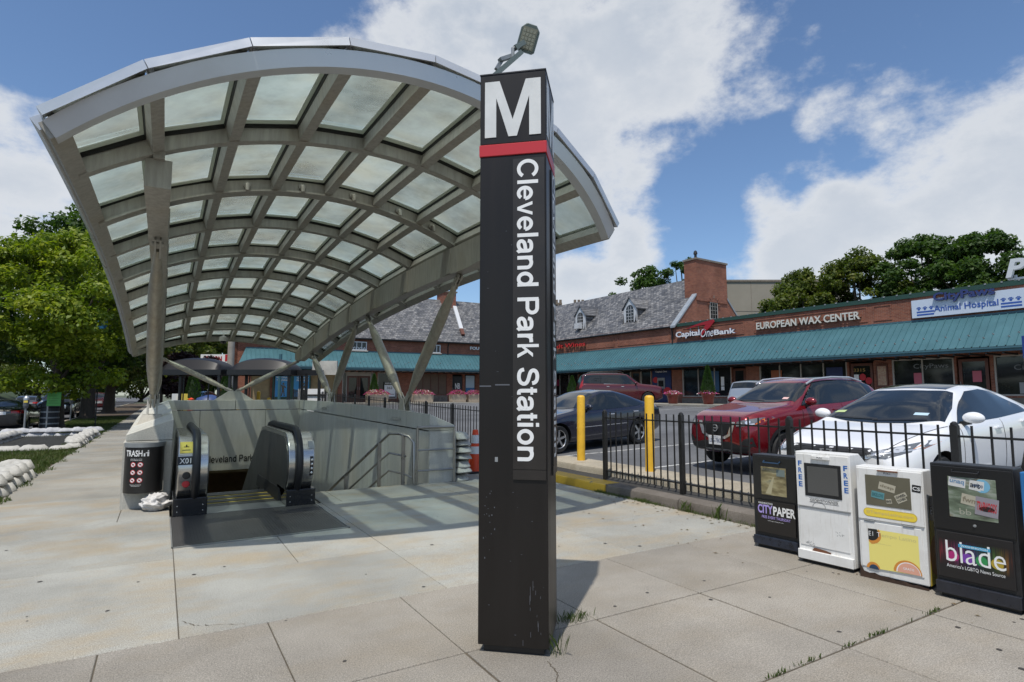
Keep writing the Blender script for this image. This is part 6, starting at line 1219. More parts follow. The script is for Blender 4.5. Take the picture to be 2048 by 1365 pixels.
# signs
cpb = MB(); cpb.box(-3.6, 4.72, .03, .16, 5.36, 6.26); cp_ = cpb.build('hospital_sign', mat('pale_sign_board', (.55, .62, .72), .4), t); nav = mat('navy_letter', (.03, .045, .16), .35); b2 = mat('blue_letter', (.03, .09, .36), .4)
sgn(cp_, 'sign_letters', 'CityPaws', 3.72, 5.98, 2.45, .52, nav, .19, .10, .03, mat('navy_letter_edge', (.015, .02, .05), .5)); sgn(cp_, 'sign_letters', 'Animal Hospital', 3.75, 5.50, 2.55, .38, b2, .165, .01, .012)
for x0 in (4.5, 1.12):
    for z in (5.46, 5.60): MB().box(x0 - .75, x0, .16, .168, z, z + .075).build('sign_stripe', b2, cp_)
    for k in range(3):
        cx = x0 - .10 - k * .27; cz = 5.78; pw = MB()
        for dx, dz, r_ in ((0, 0, .055), (-.075, .055, .028), (-.028, .095, .028), (.028, .095, .028), (.075, .055, .028)): pw.add([(cx + dx + r_ * math.cos(a), .168, cz + dz + r_ * math.sin(a)) for a in np.linspace(0, 6.28, 13)[:-1]], [tuple(range(12))])
        pw.build('paw_mark', b2, cp_)
sgn(t, 'shop_lettering', 'EUROPEAN WAX CENTER', 13.42, 5.60, 6.2, .44, mat('channel_letter_cream', (.62, .60, .54), .4), .10, .10, .02, mat('channel_letter_side', (.30, .28, .24), .5)); MB().box(7.2, 13.45, .02, .09, 5.72, 5.80).build('letter_raceway', M_brick, t)
chl = mat('bank_letter_white', (.72, .73, .76), .35); che = mat('bank_letter_edge', (.02, .03, .12), .4)
sgn(t, 'bank_lettering', 'Capital', 19.83, 5.50, 2.1, .52, chl, .12, .12, .03, che); sgn(t, 'bank_lettering', 'One', 17.65, 5.46, 1.05, .58, chl, .12, .12, .0, che, .25); sgn(t, 'bank_lettering', 'Bank', 16.55, 5.52, 1.65, .36, chl, .12, .12, .03, che)
sw_ = MB(); sw_.prism([(19.0, 6.12), (18.2, 6.36), (17.3, 6.52), (16.62, 6.60), (16.5, 6.45), (16.85, 6.10), (17.4, 5.72), (17.72, 5.36), (17.62, 5.70), (17.42, 6.02), (17.25, 6.30), (17.9, 6.28), (18.6, 6.18)], lambda u, v, h: (u, .18 + .06 * h, v)); sw_.build('red_swoosh', mat('bank_red', (.32, .012, .02), .3), t); b = MB(); b.bar((17.9, .12, 5.9), (17.9, .12, 6.35), .05, .05); b.bar((18.6, .12, 5.9), (18.6, .12, 6.25), .05, .05); b.build('sign_post', M_galv, t)
sgn(t, 'shop_lettering', 'Weygandt Wines', 37.3, 5.62, 7.5, .50, mat('wine_red_letter', (.55, .03, .03), .35), .10, .10, .01, mat('wine_letter_edge', (.10, .01, .01), .4))
# gable, slate roof, chimney, dormers
RZ, RD, EZ = 10.76, 4.1, 6.62
def slope(x0, x1, y0, z0, y1, z1, th=.10): return MB().hexa([(x0, y0, z0 - th), (x1, y0, z0 - th), (x1, y1, z1 - th), (x0, y1, z1 - th), (x0, y0, z0), (x1, y0, z0), (x1, y1, z1), (x0, y1, z1)])
slope(20.0, 42, .10, EZ - .10, -RD, RZ).build('slate_roof', M_slate, t); slope(20.0, 42, -RD, RZ, -RD * 2 - .3, EZ - .28).build('slate_roof', M_slate, t)
b = MB(); b.tube([(20.1, .15, EZ - .16), (38, .15, EZ - .16)], .06, 8); b.tube([(20.3, .14, EZ - .18), (20.3, .06, EZ - .6), (20.3, .06, 5.2)], .05, 8); b.build('gutter', M_black, t)
gb = MB(); gb.prism([(-.02, 5.9), (-.02, EZ), (-RD, RZ + .06), (-8.2, EZ), (-8.2, 5.9)], lambda u, v, h: (19.9 + .3 * h, u, v)); gb.build('gable_wall', M_brick, t)
b = MB(); b.hexa([(19.84, .30, EZ - .26), (20.26, .30, EZ - .26), (20.26, -RD, RZ + .10), (19.84, -RD, RZ + .10), (19.84, .30, EZ - .10), (20.26, .30, EZ - .10), (20.26, -RD, RZ + .24), (19.84, -RD, RZ + .24)]); b.build('verge_flashing', M_lead, t)
b = MB(); b.hexa([(19.84, -8.5, EZ - .26), (20.26, -8.5, EZ - .26), (20.26, -RD, RZ + .10), (19.84, -RD, RZ + .10), (19.84, -8.5, EZ - .10), (20.26, -8.5, EZ - .10), (20.26, -RD, RZ + .24), (19.84, -RD, RZ + .24)]); b.build('verge_flashing', M_lead, t)
b = MB(); b.box(19.82, 20.95, -5.92, -2.25, 8.6, 11.72); ch_ = b.build('chimney', M_brick, t); MB().box(19.74, 21.03, -6.0, -2.17, 11.72, 11.86).build('chimney_cap', M_slatem, ch_); MB().box(20.1, 20.9, -2.55, -2.3, 11.5, 11.7).build('cap_brick', M_brick, ch_)
b = MB(); b.lathe([(.10, 0), (.10, .35), (.16, .40), (.12, .60), (.04, .68)], n=10); b.build('vent_cowl', M_black, ch_, loc=(20.2, -2.7, 11.86))
P = arc(-4.25, 8.42, .48, 0, 180, 12) + [(-4.73, 7.25), (-3.77, 7.25)]
o = MB(); o.prism([(u, v) for u, v in P], lambda u, v, h: (19.895 - .05 * h, u, v)); aw_ = o.build('arched_window', M_trim, t); o = MB(); o.prism([(-4.25 + (u + 4.25) * .84, 7.95 + (v - 7.95) * .88) for u, v in P], lambda u, v, h: (19.845 - .004 * h, u, v)); o.build('pane', M_glass, aw_)
for k in range(1, 3): MB().box(19.83, 19.842, -4.68 + k * .29, -4.66 + k * .29, 7.35, 8.75).build('glazing_bar', M_trim, aw_)
for k in range(4): MB().box(19.83, 19.842, -4.65, -3.85, 7.65 + k * .3, 7.67 + k * .3).build('glazing_bar', M_trim, aw_)
for k in range(9):
    a = R(k * 22.5); MB().bar((19.87, -4.25 + .5 * math.cos(a), 8.42 + .5 * math.sin(a)), (19.87, -4.25 + .72 * math.cos(a), 8.42 + .72 * math.sin(a)), .07, .16, up=(1, 0, 0)).build('arch_brick', M_brick if k != 4 else M_slatem, t)
def dormer(t, cx, hw, y0, z0, ze, zp, ac=False):
    roofy = lambda z: -(z - EZ) * RD / (RZ - EZ)
    b = MB(); b.prism([(cx - hw, z0), (cx + hw, z0), (cx + hw, ze), (cx, zp), (cx - hw, ze)], lambda u, v, h: (u, y0 - .12 * h, v)); do = b.build('dormer', M_alum, t)
    sd = MB(); 
    for sg in (-1, 1): sd.add([(cx + sg * hw * .96, y0 - .1, z0), (cx + sg * hw * .96, y0 - .1, ze), (cx + sg * hw * .96, roofy(ze), ze), (cx + sg * hw * .96, roofy(z0), z0)], [(0, 1, 2, 3)])
    sd.build('dormer_cheek', M_slate, do); rf = MB()
    for sg in (-1, 1): rf.hexa([(cx, y0 + .1, zp), (cx + sg * (hw + .12), y0 + .1, ze - .08), (cx + sg * (hw + .12), roofy(ze), ze - .08), (cx, roofy(zp), zp), (cx, y0 + .1, zp + .08), (cx + sg * (hw + .12), y0 + .1, ze), (cx + sg * (hw + .12), roofy(ze), ze), (cx, roofy(zp), zp + .08)])
    rf.build('dormer_roof', M_slate, do); wz0, wz1 = z0 + .14, ze - .1; ww = hw * .58
    P = [(cx - ww, wz0), (cx + ww, wz0), (cx + ww, wz1)] + arc(cx, wz1, ww, 0, 180, 8)[1:-1] + [(cx - ww, wz1)]
    o = MB(); o.prism(P, lambda u, v, h: (u, y0 + .006 + .012 * h, v)); pn = o.build('pane', M_glass, do)
    for q in (-ww / 3, ww / 3): MB().box(cx + q - .015, cx + q + .015, y0 + .02, y0 + .03, wz0, wz1 + ww * .7).build('glazing_bar', M_alum, do)
    for k in range(1, 5): z = wz0 + (wz1 - wz0) * k / 4; MB().box(cx - ww, cx + ww, y0 + .02, y0 + .03, z - .015, z + .015).build('glazing_bar', M_alum, do)
    if ac: MB().box(cx - ww * .8, cx + ww * .8, y0 + .02, y0 + .45, z0 + .12, z0 + .62).build('air_conditioner', M_alum, do)
dormer(t, 31.55, .66, -.78, 7.3, 8.65, 9.5, True); dormer(t, 25.35, .72, -.78, 7.2, 8.5, 9.42)
# sidewalk with kerb in front of both wings
b = MB(); b.box(-10, 42, 0, 4.0, .4, FL - .02); shw = structure(b.build('shop_sidewalk', M_walk, None), 'pale raised sidewalk in front of the shops'); shw.location = RW.location; shw.rotation_euler = RW.rotation_euler; bevel(shw, .03)
# ---------------- left wing (x grows to the viewer's left)
LW_ = wing('shop_building', 'brick shop building with teal awning and slate roof behind the canopy struts', (9.80, 45.84), R(176.47)); t = LW_
MB().box(-22, 5.2, -1.3, -1.2, .3, 6.0).build('interior_wall', MATS['dim_interior'], t); MB().box(-22, 5.2, -1.2, -.31, 3.6, 3.7).build('interior_ceiling', MATS['dim_interior'], t)
op = [(-13.6, -12.6, FL, 3.25), (-12.4, -11.45, FL, 3.25), (-10.95, -8.3, 1.5, 3.25), (-6.6, -5.0, 1.2, 3.3), (-4.77, -2.22, FL, 3.3), (-1.9, .1, FL, 3.3), (.25, 2.75, 1.2, 3.3), (3.0, 4.3, FL, 3.3), (-18, -14.5, 1.4, 3.3)]
wall_run(t, -22, 5.57, op, FL - .4, 6.2)
for a, c in ((-4.05, -2.85), (-10.3, -9.3)):
    o = shop_window(t, a, c, 5.02, 5.72, [a + (c - a) / 3, a + (c - a) * 2 / 3], 'upper_window', fr=M_alum, y=.03); MB().box(a - .1, c + .1, .0, .16, 4.93, 5.02).build('sill', M_trim, t)
sgn(t, 'window_letters', 'YOGA', -2.9, 5.06, 1.1, .24, M_white, .06, .01, .01)
b = MB(); b.box(-22, 5.4, -.02, .06, 3.38, 3.58); b.build('lintel_beam', M_trim, t); awning(t, -21, 4.75, 4.92)
b = MB(); b.add([(4.75, .02, 4.92), (5.3, 1.8, 3.6), (4.75, 1.8, 3.6)], [(0, 1, 2)]); b.build('awning_end', M_teal, t)
shop_door(t, -4.4, -2.6, FL, 2.98, leaves=2); shop_window(t, -4.77, -4.42, FL, 3.3); shop_window(t, -2.58, -2.22, FL, 3.3); MB().box(-4.42, -2.58, -.16, .0, 2.99, 3.3).build('door_header', M_trim, t)
shut = mat('brown_shutter', (.13, .085, .055), .6, var=.15)
b = MB(); b.box(-10.95, -8.3, -.2, -.06, 1.5, 3.25); so_ = b.build('roller_shutter', shut, t)
for k in range(4): MB().box(-10.95 + k * .7, -10.90 + k * .7, -.06, -.02, 1.5, 3.25).build('shutter_rail', M_wood, so_)
MB().box(-11.0, -8.25, -.25, .05, FL - .2, 1.45).build('base_course', M_slatem, t); shop_window(t, -6.6, -5.0, 1.2, 3.3); shop_window(t, .25, 2.75, 1.2, 3.3, [1.5]); MB().box(.2, 2.8, -.25, .05, FL - .2, 1.2).build('base_course', M_slatem, t); shop_window(t, -18, -14.5, 1.4, 3.3, [-16.2])
MB().box(-1.9, .1, -.25, -.15, FL, 3.3).build('door_recess', M_dark, t); MB().box(3.0, 4.3, -.25, -.15, FL, 3.3).build('door_recess', M_dark, t); shop_door(t, -12.4, -11.45, FL, 3.1, M_black); shop_door(t, -13.6, -12.6, FL, 3.1)
o = poster(t, -12.25, -11.6, 1.35, 3.0, M_black, .0); sgn(o, 'poster_letters', 'NB', -11.7, 2.0, .45, .5, M_white, .014, .002); o = poster(t, -13.5, -12.7, 1.3, 3.15, mat('pale_blue_poster', (.40, .50, .58), .5), .0); poster(o, -13.5, -12.7, 1.3, 2.1, mat('deep_blue_poster', (.03, .14, .30), .5), .013, 'poster_band')
o = poster(t, -6.45, -5.55, 1.35, 2.55, M_white, .06); MB().box(-6.45, -5.55, .072, .078, 2.28, 2.55).build('poster_band', M_blackg, o); sgn(o, 'poster_letters', 'FOR LEASE', -5.62, 2.37, .75, .10, M_white, .079, .002); sgn(o, 'poster_letters', '362', -5.75, 1.95, .45, .20, M_blackg, .073, .002); sgn(o, 'poster_letters', 'H&R Retail', -5.62, 1.5, .75, .10, M_blackg, .073, .002)
gpn = mat('sky_blue_poster', (.04, .27, .55), .4); dg_ = mat('deep_green_paint', (.02, .075, .05), .5)
b = MB(); b.box(.15, 2.85, .06, .12, 1.2, 3.55); go_ = b.build('poster_frame', dg_, t)
for x0, s1, s2 in ((2.05, 'PERSONAL', 'TRAINING'), (.62, 'GROUP', 'FITNESS')):
    o = MB().box(x0 - .45 if x0 > 1 else x0 - .35, x0 + .62 if x0 > 1 else x0 + .75, .12, .13, 1.35, 3.0).build('gym_poster', gpn, go_); sgn(o, 'poster_letters', s1, x0 + .55, 2.72, .85, .13, M_white, .132, .002, .02); sgn(o, 'poster_letters', s2, x0 + .55, 2.52, .85, .13, M_white, .132, .002, .02)
    f = MB(); q = x0 + .05; f.prism([(q - .12, 1.4), (q - .05, 1.4), (q, 1.75), (q + .08, 1.4), (q + .15, 1.4), (q + .10, 1.85), (q + .13, 2.1), (q + .25, 2.25), (q + .2, 2.3), (q + .08, 2.2), (q - .08, 2.2), (q - .2, 2.05), (q - .15, 2.0), (q - .06, 2.05), (q - .08, 1.8)], lambda u, v, h: (u, .132 + .002 * h, v)); f.add([(q + .07 * math.cos(a), .134, 2.32 + .09 * math.sin(a)) for a in np.linspace(0, 6.28, 12)[:-1]], [tuple(range(11))]); f.build('poster_figure', M_blackg, o)
sgn(t, 'shop_lettering', 'FOU', -13.05, 5.42, .85, .27, M_white, .05, .08, .03)
slope(-25, 5.75, .30, 5.98, -RD, 10.33).build('slate_roof', M_slate, t); slope(-25, 5.75, -RD, 10.33, -8.5, 5.98).build('slate_roof', M_slate, t)
b = MB(); b.tube([(-21, .33, 5.95), (5.7, .33, 5.95)], .07, 8); b.tube([(-11.0, .30, 5.93), (-11.0, .06, 5.6), (-11.0, .06, 4.9)], .05, 8); b.build('gutter', M_black, t); gb = MB(); gb.prism([(.0, 5.8), (.0, 6.1), (-RD, 10.2), (-8.2, 6.1), (-8.2, .5), (0, .5)], lambda u, v, h: (5.27 + .3 * h, u, v)); gb.build('gable_wall', M_brick, t)
b = MB(); b.box(-13.05, -11.75, -4.9, -3.3, 9.2, 10.95); ch_ = b.build('chimney', M_brick, t); MB().box(-13.15, -11.65, -5.0, -3.2, 10.95, 11.07).build('chimney_cap', M_slatem, ch_)
fz = lambda y: 5.98 + (.30 - y) * (10.33 - 5.98) / (RD + .3)
b = MB(); b.bar((-12.9, -3.3, fz(-3.3) + .1), (-12.6, -.9, fz(-.9) + .1), .34, .24); b.build('white_flue', M_alum, t); b = MB(); b.bar((-12.6, -.9, fz(-.9) + .1), (-12.55, -.35, fz(-.35) + .08), .30, .28); b.build('flue_end', M_wood, t)
b = MB(); b.box(-24, 6.5, 0, 4.2, .4, FL - .02); o = structure(b.build('shop_sidewalk', M_walk, None), 'pale raised sidewalk before the slate roofed shops'); o.location = LW_.location; o.rotation_euler = LW_.rotation_euler; bevel(o, .03)
def in_wing(wg, x, y): 
    c, s_ = math.cos(wg.rotation_euler.z), math.sin(wg.rotation_euler.z); return wg.location.x + c * x - s_ * y, wg.location.y + s_ * x + c * y
# planters and pots
def flowers(par, w_, d_, h0, n_, dome=.16):
    vs = []; fs = []; vl = []; fl_ = []
    for k in range(n_):
        x = rng.uniform(-.5, .5) * w_ * 1.16; y = rng.uniform(-.5, .5) * d_ * 1.3; q = max(0, 1 - (2 * x / w_ / 1.2) ** 4) * max(.2, 1 - (2 * y / d_ / 1.3) ** 2); z = h0 + dome * q * rng.uniform(.5, 1.15) - .03; r_ = rng.uniform(.022, .042); a = rng.uniform(0, 6.28); nz = Vector((rng.gauss(0, .5), rng.gauss(-.2, .5), 1)).normalized(); u = nz.orthogonal().normalized(); v = nz.cross(u)
        tgt, tf = (vs, fs) if rng.random() < .68 else (vl, fl_); b0 = len(tgt); tgt += [tuple(Vector((x, y, z)) + (u * math.cos(a + i * 1.2566) + v * math.sin(a + i * 1.2566)) * r_) for i in range(5)]; tf.append(tuple(range(b0, b0 + 5)))
    for nm, vv, ff, m in (('flower_heads', vs, fs, M_petal), ('flower_leaves', vl, fl_, M_leafd)):
        me = bpy.data.meshes.new(nm); me.from_pydata(vv, [], ff); me.materials.append(m); o = link(bpy.data.objects.new(nm, me), par); o['kind'] = 'stuff'
for x, w_, lab in ((-4.22, 1.6, 'concrete planter of pink petunias by the double doors, partly behind the fence'), (-7.75, 1.62, 'concrete planter of pink petunias in front of the brown shutter'), (-10.72, 1.2, 'concrete planter of pink petunias left of a matching planter by the pylon'), (-12.1, 1.1, 'concrete planter of pink petunias cut off by the station pylon')):
    px_, py_ = in_wing(LW_, x, 3.0); t = thing('flower_planter', lab, 'planter', (px_, py_, FL - .02), LW_.rotation_euler.z, 'concrete flower planters'); b = MB(); w2 = w_ / 2; b.hexa([(-w2 * .95, -.38, 0), (w2 * .95, -.38, 0), (w2 * .95, .38, 0), (-w2 * .95, .38, 0), (-w2, -.42, .62), (w2, -.42, .62), (w2, .42, .62), (-w2, .42, .62)]); bevel(b.build('trough', M_planter, t), .03); flowers(t, w_, .8, .62, 1200, .36)
def conifer(par, h, r_, z0, n_=1500):
    vs = []; fs = []
    for k in range(n_):
        f = rng.random() ** .8; z = z0 + h * f; rr = r_ * (1 - f) ** .8 * rng.uniform(.75, 1.08) + .02; a = rng.uniform(0, 6.28); p_ = Vector((rr * math.cos(a), rr * math.sin(a), z)); d = Vector((math.cos(a) * .5, math.sin(a) * .5, 1)).normalized(); s_ = d.cross(Vector((rng.gauss(0, 1), rng.gauss(0, 1), .2))).normalized() * .028; b0 = len(vs); vs += [tuple(p_ - s_), tuple(p_ + s_), tuple(p_ + d * rng.uniform(.07, .14))]; fs.append((b0, b0 + 1, b0 + 2))
    me = bpy.data.meshes.new('needles'); me.from_pydata(vs, [], fs); me.materials.append(M_leafc); link(bpy.data.objects.new('needles', me), par); b = MB(); b.tube([(0, 0, z0 - .1), (0, 0, z0 + h * .8)], [.04, .01], 6); b.lathe([(r_ * .75, z0), (r_ * .8, z0 + .1), (r_ * .45, z0 + h * .5), (.02, z0 + h * .93)], n=10); b.build('stem', mat('conifer_core', (.012, .03, .008), .9), par)
for x, con, lab in ((17.69, False, 'glazed red pot of petunias on the shop sidewalk, without a shrub'), (14.91, True, 'glazed red pot with a conical evergreen and petunias on the shop sidewalk')):
    px_, py_ = in_wing(RW, x, 3.2); t = thing('flower_pot', lab, 'flower pot', (px_, py_, FL - .02), 0, 'red pots on the shop sidewalk'); b = MB(); b.lathe([(.26, 0), (.29, .04), (.36, .45), (.40, .56), (.44, .60), (.44, .66), (.38, .66)], n=24); b.build('pot', M_terra, t, smooth=40); flowers(t, .9, .8, .66, 420, .22)
    if con: conifer(t, 1.7, .42, .66, 2200)
for wg, x, y, h, r_, lab in ((LW_, -4.15, 2.3, 1.75, .40, 'conical evergreen rising behind the petunia planter by the double doors'), (RW, 28.7, 2.6, 1.7, .5, 'conical evergreen beside the maroon suv')):
    px_, py_ = in_wing(wg, x, y); t = thing('conical_shrub', lab, 'shrub', (px_, py_, FL - .02)); b = MB(); b.lathe([(.2, 0), (.25, .4), (.22, .4)], n=14); b.build('pot', M_planter, t); conifer(t, h, r_, .4, 1800)
# letters on the roof
px_, py_ = in_wing(RW, .9, -1.3); t = thing('roof_sign', 'big white letter sign standing on the roof at the right edge', 'sign', (px_, py_, 6.35), RW.rotation_euler.z)
[MB().bar((x_, 0, 0), (x_, 0, .75), .10, .10).build('sign_leg', M_alum, t) for x_ in (0, -1.8)]; [text('sign_letter', c_, (.28 - k_ * 1.0, .10, .62), (-1, 0, 0), (0, 0, 1), .78, .86, mat('white_channel_letter', (.62, .64, .66), .35), t, .25, .03, .25, 1.0, M_alum) for k_, c_ in enumerate('PARK')]; MB().box(-4, .28, -.1, .1, .55, .62).build('sign_rail', M_alum, t)
# far buildings
t = thing('beige_building', 'big plain beige building rising behind the chimney gable', 'building', (70, 47, 0), R(-31.07)); b = MB(); b.box(-7.0, 9.6, 0, 14, 0, 16.6); b.build('wall', mat('beige_stucco', (.27, .245, .20), .9, var=.10, vscale=.3), t); b = MB(); b.box(-7.15, 9.7, -.15, 14.1, 16.6, 16.85); b.build('parapet', M_slatem, t); b = MB(); b.box(-13, -7.0, 3, 14, 0, 15.9); b.build('wall', MATS['beige_stucco'], t)
b = MB()
for k in range(5): b.box(-7, 9.6, -.03, 0.0, 3 + k * 2.4, 3.04 + k * 2.4)
for k in range(6): b.box(-6.9 + k * 3.2, -6.86 + k * 3.2, -.03, 0, 0, 16.6)
b.build('panel_joint', M_slatem, t); b = MB(); b.box(4.5, 8.5, -1.2, 0, 7, 9.6); b.build('roof_unit', M_slatem, t)
t = thing('apartment_building', 'distant brick apartment block with crenellated stone bays', 'building', (118, 155, 0), R(-31)); b = MB(); b.box(-11, 14, 0, 12, 0, 30.8); b.build('wall', mat('far_brick', (.20, .13, .10), .9), t)
for k in range(3):
    b = MB(); x = -6 + k * 7.5; b.box(x - 1.8, x + 1.8, -1.2, 0, 0, 32.4); bo_ = b.build('stone_bay', mat('far_stone', (.17, .135, .105), .9), t)
    for q in range(3): MB().box(x - 1.7 + q * 1.3, x - .9 + q * 1.3, -1.2, -.2, 32.4, 33.4).build('merlon', MATS['far_stone'], bo_)
    for q in range(3):
        for r_ in range(8): MB().box(x - 1.4 + q * 1.1, x - .8 + q * 1.1, -1.26, -1.21, 6 + r_ * 3.4, 8 + r_ * 3.4).build('window', M_glass, bo_)
# ================================================================ BUS SHELTERS, GAS STATION AND SMALL THINGS BEHIND THE SHAFT
shel = mat('black_steel_frame', (.012, .012, .013), .35); dome = NT('smoked_dome'); dome.b.inputs['Base Color'].default_value = (.012, .011, .012, 1); dome.b.inputs['Roughness'].default_value = .42; dome.b.inputs['Specular IOR Level'].default_value = .28
for x, y, w_, lab in ((.93, 27.45, 2.45, 'black bus shelter with smoked dome roof, left one of the pair'), (3.42, 26.0, 2.45, 'black bus shelter with smoked dome roof, right one of the pair')):
    t = thing('bus_shelter', lab, 'bus shelter', (x, y, 0), R(-31), 'bus shelters'); h = 2.42
    for sx_ in (-1, 1):
        for yy in (0, 1.5): MB().box(sx_ * w_ / 2 - .05, sx_ * w_ / 2 + .05, yy - .05, yy + .05, 0, h).build('post', shel, t)
    b = MB(); b.box(-w_ / 2 - .1, w_ / 2 + .1, -.1, 0, h - .1, h + .12); b.box(-w_ / 2 - .1, w_ / 2 + .1, 1.5, 1.6, h - .1, h + .12); b.box(-w_ / 2 - .1, -w_ / 2, 0, 1.5, h - .1, h + .12); b.box(w_ / 2, w_ / 2 + .1, 0, 1.5, h - .1, h + .12); b.build('roof_beam', shel, t)
    b = MB(); b.grid([[(-(w_ / 2) * math.cos(math.pi * i / 16), -.05 + 1.6 * j / 8, h + .12 + .52 * math.sin(math.pi * i / 16) ** .8 * max(0, 1 - (2 * j / 8 - 1) ** 4) ** .5) for j in range(9)] for i in range(17)]); b.build('dome_roof', dome.m, t, smooth=True)
    for k in (-.5, 0, .5): MB().box(k * w_ * .9 - .02, k * w_ * .9 + .02, 1.52, 1.56, .2, h - .1).build('back_bar', shel, t)
    b = MB(); b.box(-w_ / 2 + .1, w_ / 2 - .1, 1.1, 1.45, .45, .5); b.build('bench', shel, t)
t = thing('shelter_frame', 'open black frame with pale sign board beside the right bus shelter', 'shelter', (5.2, 25.6, 0), R(-31))
for x in (0, .55): MB().box(x - .05, x + .05, 0, .1, 0, 2.4).build('post', shel, t)
MB().box(-1, .7, 0, .12, 2.32, 2.55).build('beam', shel, t); MB().box(.2, 1.25, .15, .3, 2.35, 2.95).build('pale_board', mat('pale_stone_board', (.45, .43, .38), .8, var=.2), t)
t = thing('notice_bench', 'white backed bench panel with dark posts behind the shaft wall', 'bench', (6.15, 28.4, 0), R(-31)); MB().box(-.75, .75, 0, .05, .3, 1.78).build('back_panel', M_white, t)
for x in (-.5, .55): MB().box(x - .05, x + .05, -.05, 0, 0, 1.75).build('post', M_trimb, t)
MB().box(-.5, .55, -.05, 0, 1.45, 1.52).build('rail', M_trimb, t)
b = MB(); b.tube([(0, 0, 0), (0, 0, 3.4)], .07, 10); o = b.build('teal_pole', mat('teal_pole_paint', (.05, .13, .16), .4), None, loc=(4.65, 28.7, 0)); tag(o, 'teal painted steel pole beside the right bus shelter', 'pole')
b = MB(); b.tube([(0, 0, 0), (0, 0, 7)], .20, 14); o = b.build('concrete_pole', mat('pole_concrete', (.33, .30, .26), .85, var=.2), None, loc=(3.55, 39.95, 0)); tag(o, 'thick concrete pole at the end of the brick building', 'pole')
for x, y, lab in ((3.69, 28.13, 'taller yellow bollard under the right bus shelter'), (3.95, 26.87, 'shorter yellow bollard under the right bus shelter')):
    b = MB(); b.lathe([(.08, 0), (.08, 1.62 if x < 3.8 else 1.35), (.001, 1.68 if x < 3.8 else 1.4)], n=12); o = b.build('bollard', M_yel, None, loc=(x, y, 0)); tag(o, lab, 'bollard', 'yellow bollards by the bus shelters')
t = thing('gas_station', 'gas station canopy with red on white sign in the distance', 'gas station', (4.6, 64.9, 0), R(-31)); b = MB(); b.box(-1.75, 1.2, 0, 8, 4.6, 5.55); b.build('canopy_fascia', M_white, t); b = MB(); b.box(.72, 1.1, -.02, 0, 4.85, 5.52); b.build('red_block', M_red, t); b = MB()
text('sign_letters', 'EXXON', (-1.35, -.02, 4.84), (1, 0, 0), (0, 0, 1), 1.75, .52, mat('fuel_red', (.42, .012, .02), .4), t, .02, .03); b.box(-1.6, 1.2, .2, 8, 4.45, 4.6); b.build('canopy_underside', M_trimb, t)
for x in (-.8, .8): MB().box(x - .15, x + .15, 3, 3.3, 0, 4.5).build('column', M_alum, t)
t = thing('price_sign', 'white and red fuel price sign with orange panel', 'sign', (4.75, 55.5, 0), R(-31)); MB().box(-.75, .75, 0, .3, 0, 3.0).build('sign_body', M_white, t); MB().box(-.1, .7, -.02, 0, 2.5, 3.6).build('red_panel', M_red, t); MB().box(-.6, .72, -.02, 0, 1.5, 2.2).build('orange_panel', mat('price_orange', (.55, .14, .05), .5), t)
t, bv = car('parked_car', 'teal pickup like car standing at the gas station', 'car', (3.6, 48.5, .35), R(-118), SED, M_paint['teal'], None)
for px_, py_, m, lab in ((.55, 31.5, M_white, 'white pump notice'), (.85, 31.4, M_yell, 'yellow pump notice')): o = MB().box(-.17, .17, 0, .12, 0, 1.55).build('small_sign', m, None, loc=(px_, py_, 0)); tag(o, lab + ' standing behind the shaft wall', 'sign')
for px_, py_, m, lab in ((1.02, 32.6, M_yel, 'short yellow post left of the conical shrub'), (1.22, 32.5, M_cone, 'short orange post left of the conical shrub'), (3.05, 30.2, M_yel, 'short yellow post right of the teal car')): o = MB().lathe([(.12, 0), (.12, 1.3), (.001, 1.36)], n=10).build('short_post', m, None, loc=(px_, py_, 0)); tag(o, lab, 'post')
o = MB().lathe([(.55, 0), (.7, 1.0), (.55, 1.35), (.1, 1.5)], n=14).build('covered_barrel', mat('blue_tarp', (.03, .06, .18), .5, var=.2), None, smooth=60, loc=(1.95, 31.2, 0)); tag(o, 'dark blue covered heap behind the shaft wall', 'barrel')
for x, y, lab in ((1.35, 34.2, 'conical evergreen shrub behind the left bus shelter'), (3.0, 35.8, 'conical evergreen shrub between the two bus shelters')):
    t = thing('conical_shrub', lab, 'shrub', (x, y, 0)); conifer(t, 2.7, .55, .3, 1800)
# street furniture on the left
def meter(x, y, lab):
    t = thing('parking_meter', lab, 'parking meter', (x, y, -.02), 0, 'parking meters'); MB().lathe([(.035, 0), (.032, 1.0), (.04, 1.02)], n=10).build('pole', M_galv, t); MB().lathe([(.06, 1.0), (.09, 1.1), (.095, 1.25), (.10, 1.28), (.10, 1.33)], n=14).build('housing', mat('meter_grey', (.12, .13, .14), .4), t); MB().lathe([(.10, 1.33), (.095, 1.40), (.05, 1.47), (.005, 1.49)], n=14).build('dome', mat('meter_silver', (.5, .52, .55), .3, .6), t); MB().box(-.06, .06, -.10, -.095, 1.22, 1.30).build('label_plate', M_yell, t)
meter(-4.45, 28.6, 'parking meter nearest the camera, behind the black sedan'); meter(-4.45, 41.5, 'parking meter between the first two tree trunks')
t = thing('sign_post', 'green parking sign on a steel post in front of a dark litter bin', 'sign', (-4.1, 30.9, -.02)); MB().bar((0, 0, 0), (0, 0, 1.75), .05, .05).build('post', M_galv, t); MB().box(-.02, .52, -.04, -.02, 1.05, 1.62).build('sign_plate', mat('notice_green', (.10, .36, .08), .5, var=.1), t, rot=(0, 0, R(-25))) 
for k in range(4): MB().box(.05, .45 - .06 * (k % 2), -.045, -.042, 1.16 + k * .1, 1.18 + k * .1).build('sign_line', mat('faint_print', (.06, .20, .05), .6), t, rot=(0, 0, R(-25)))
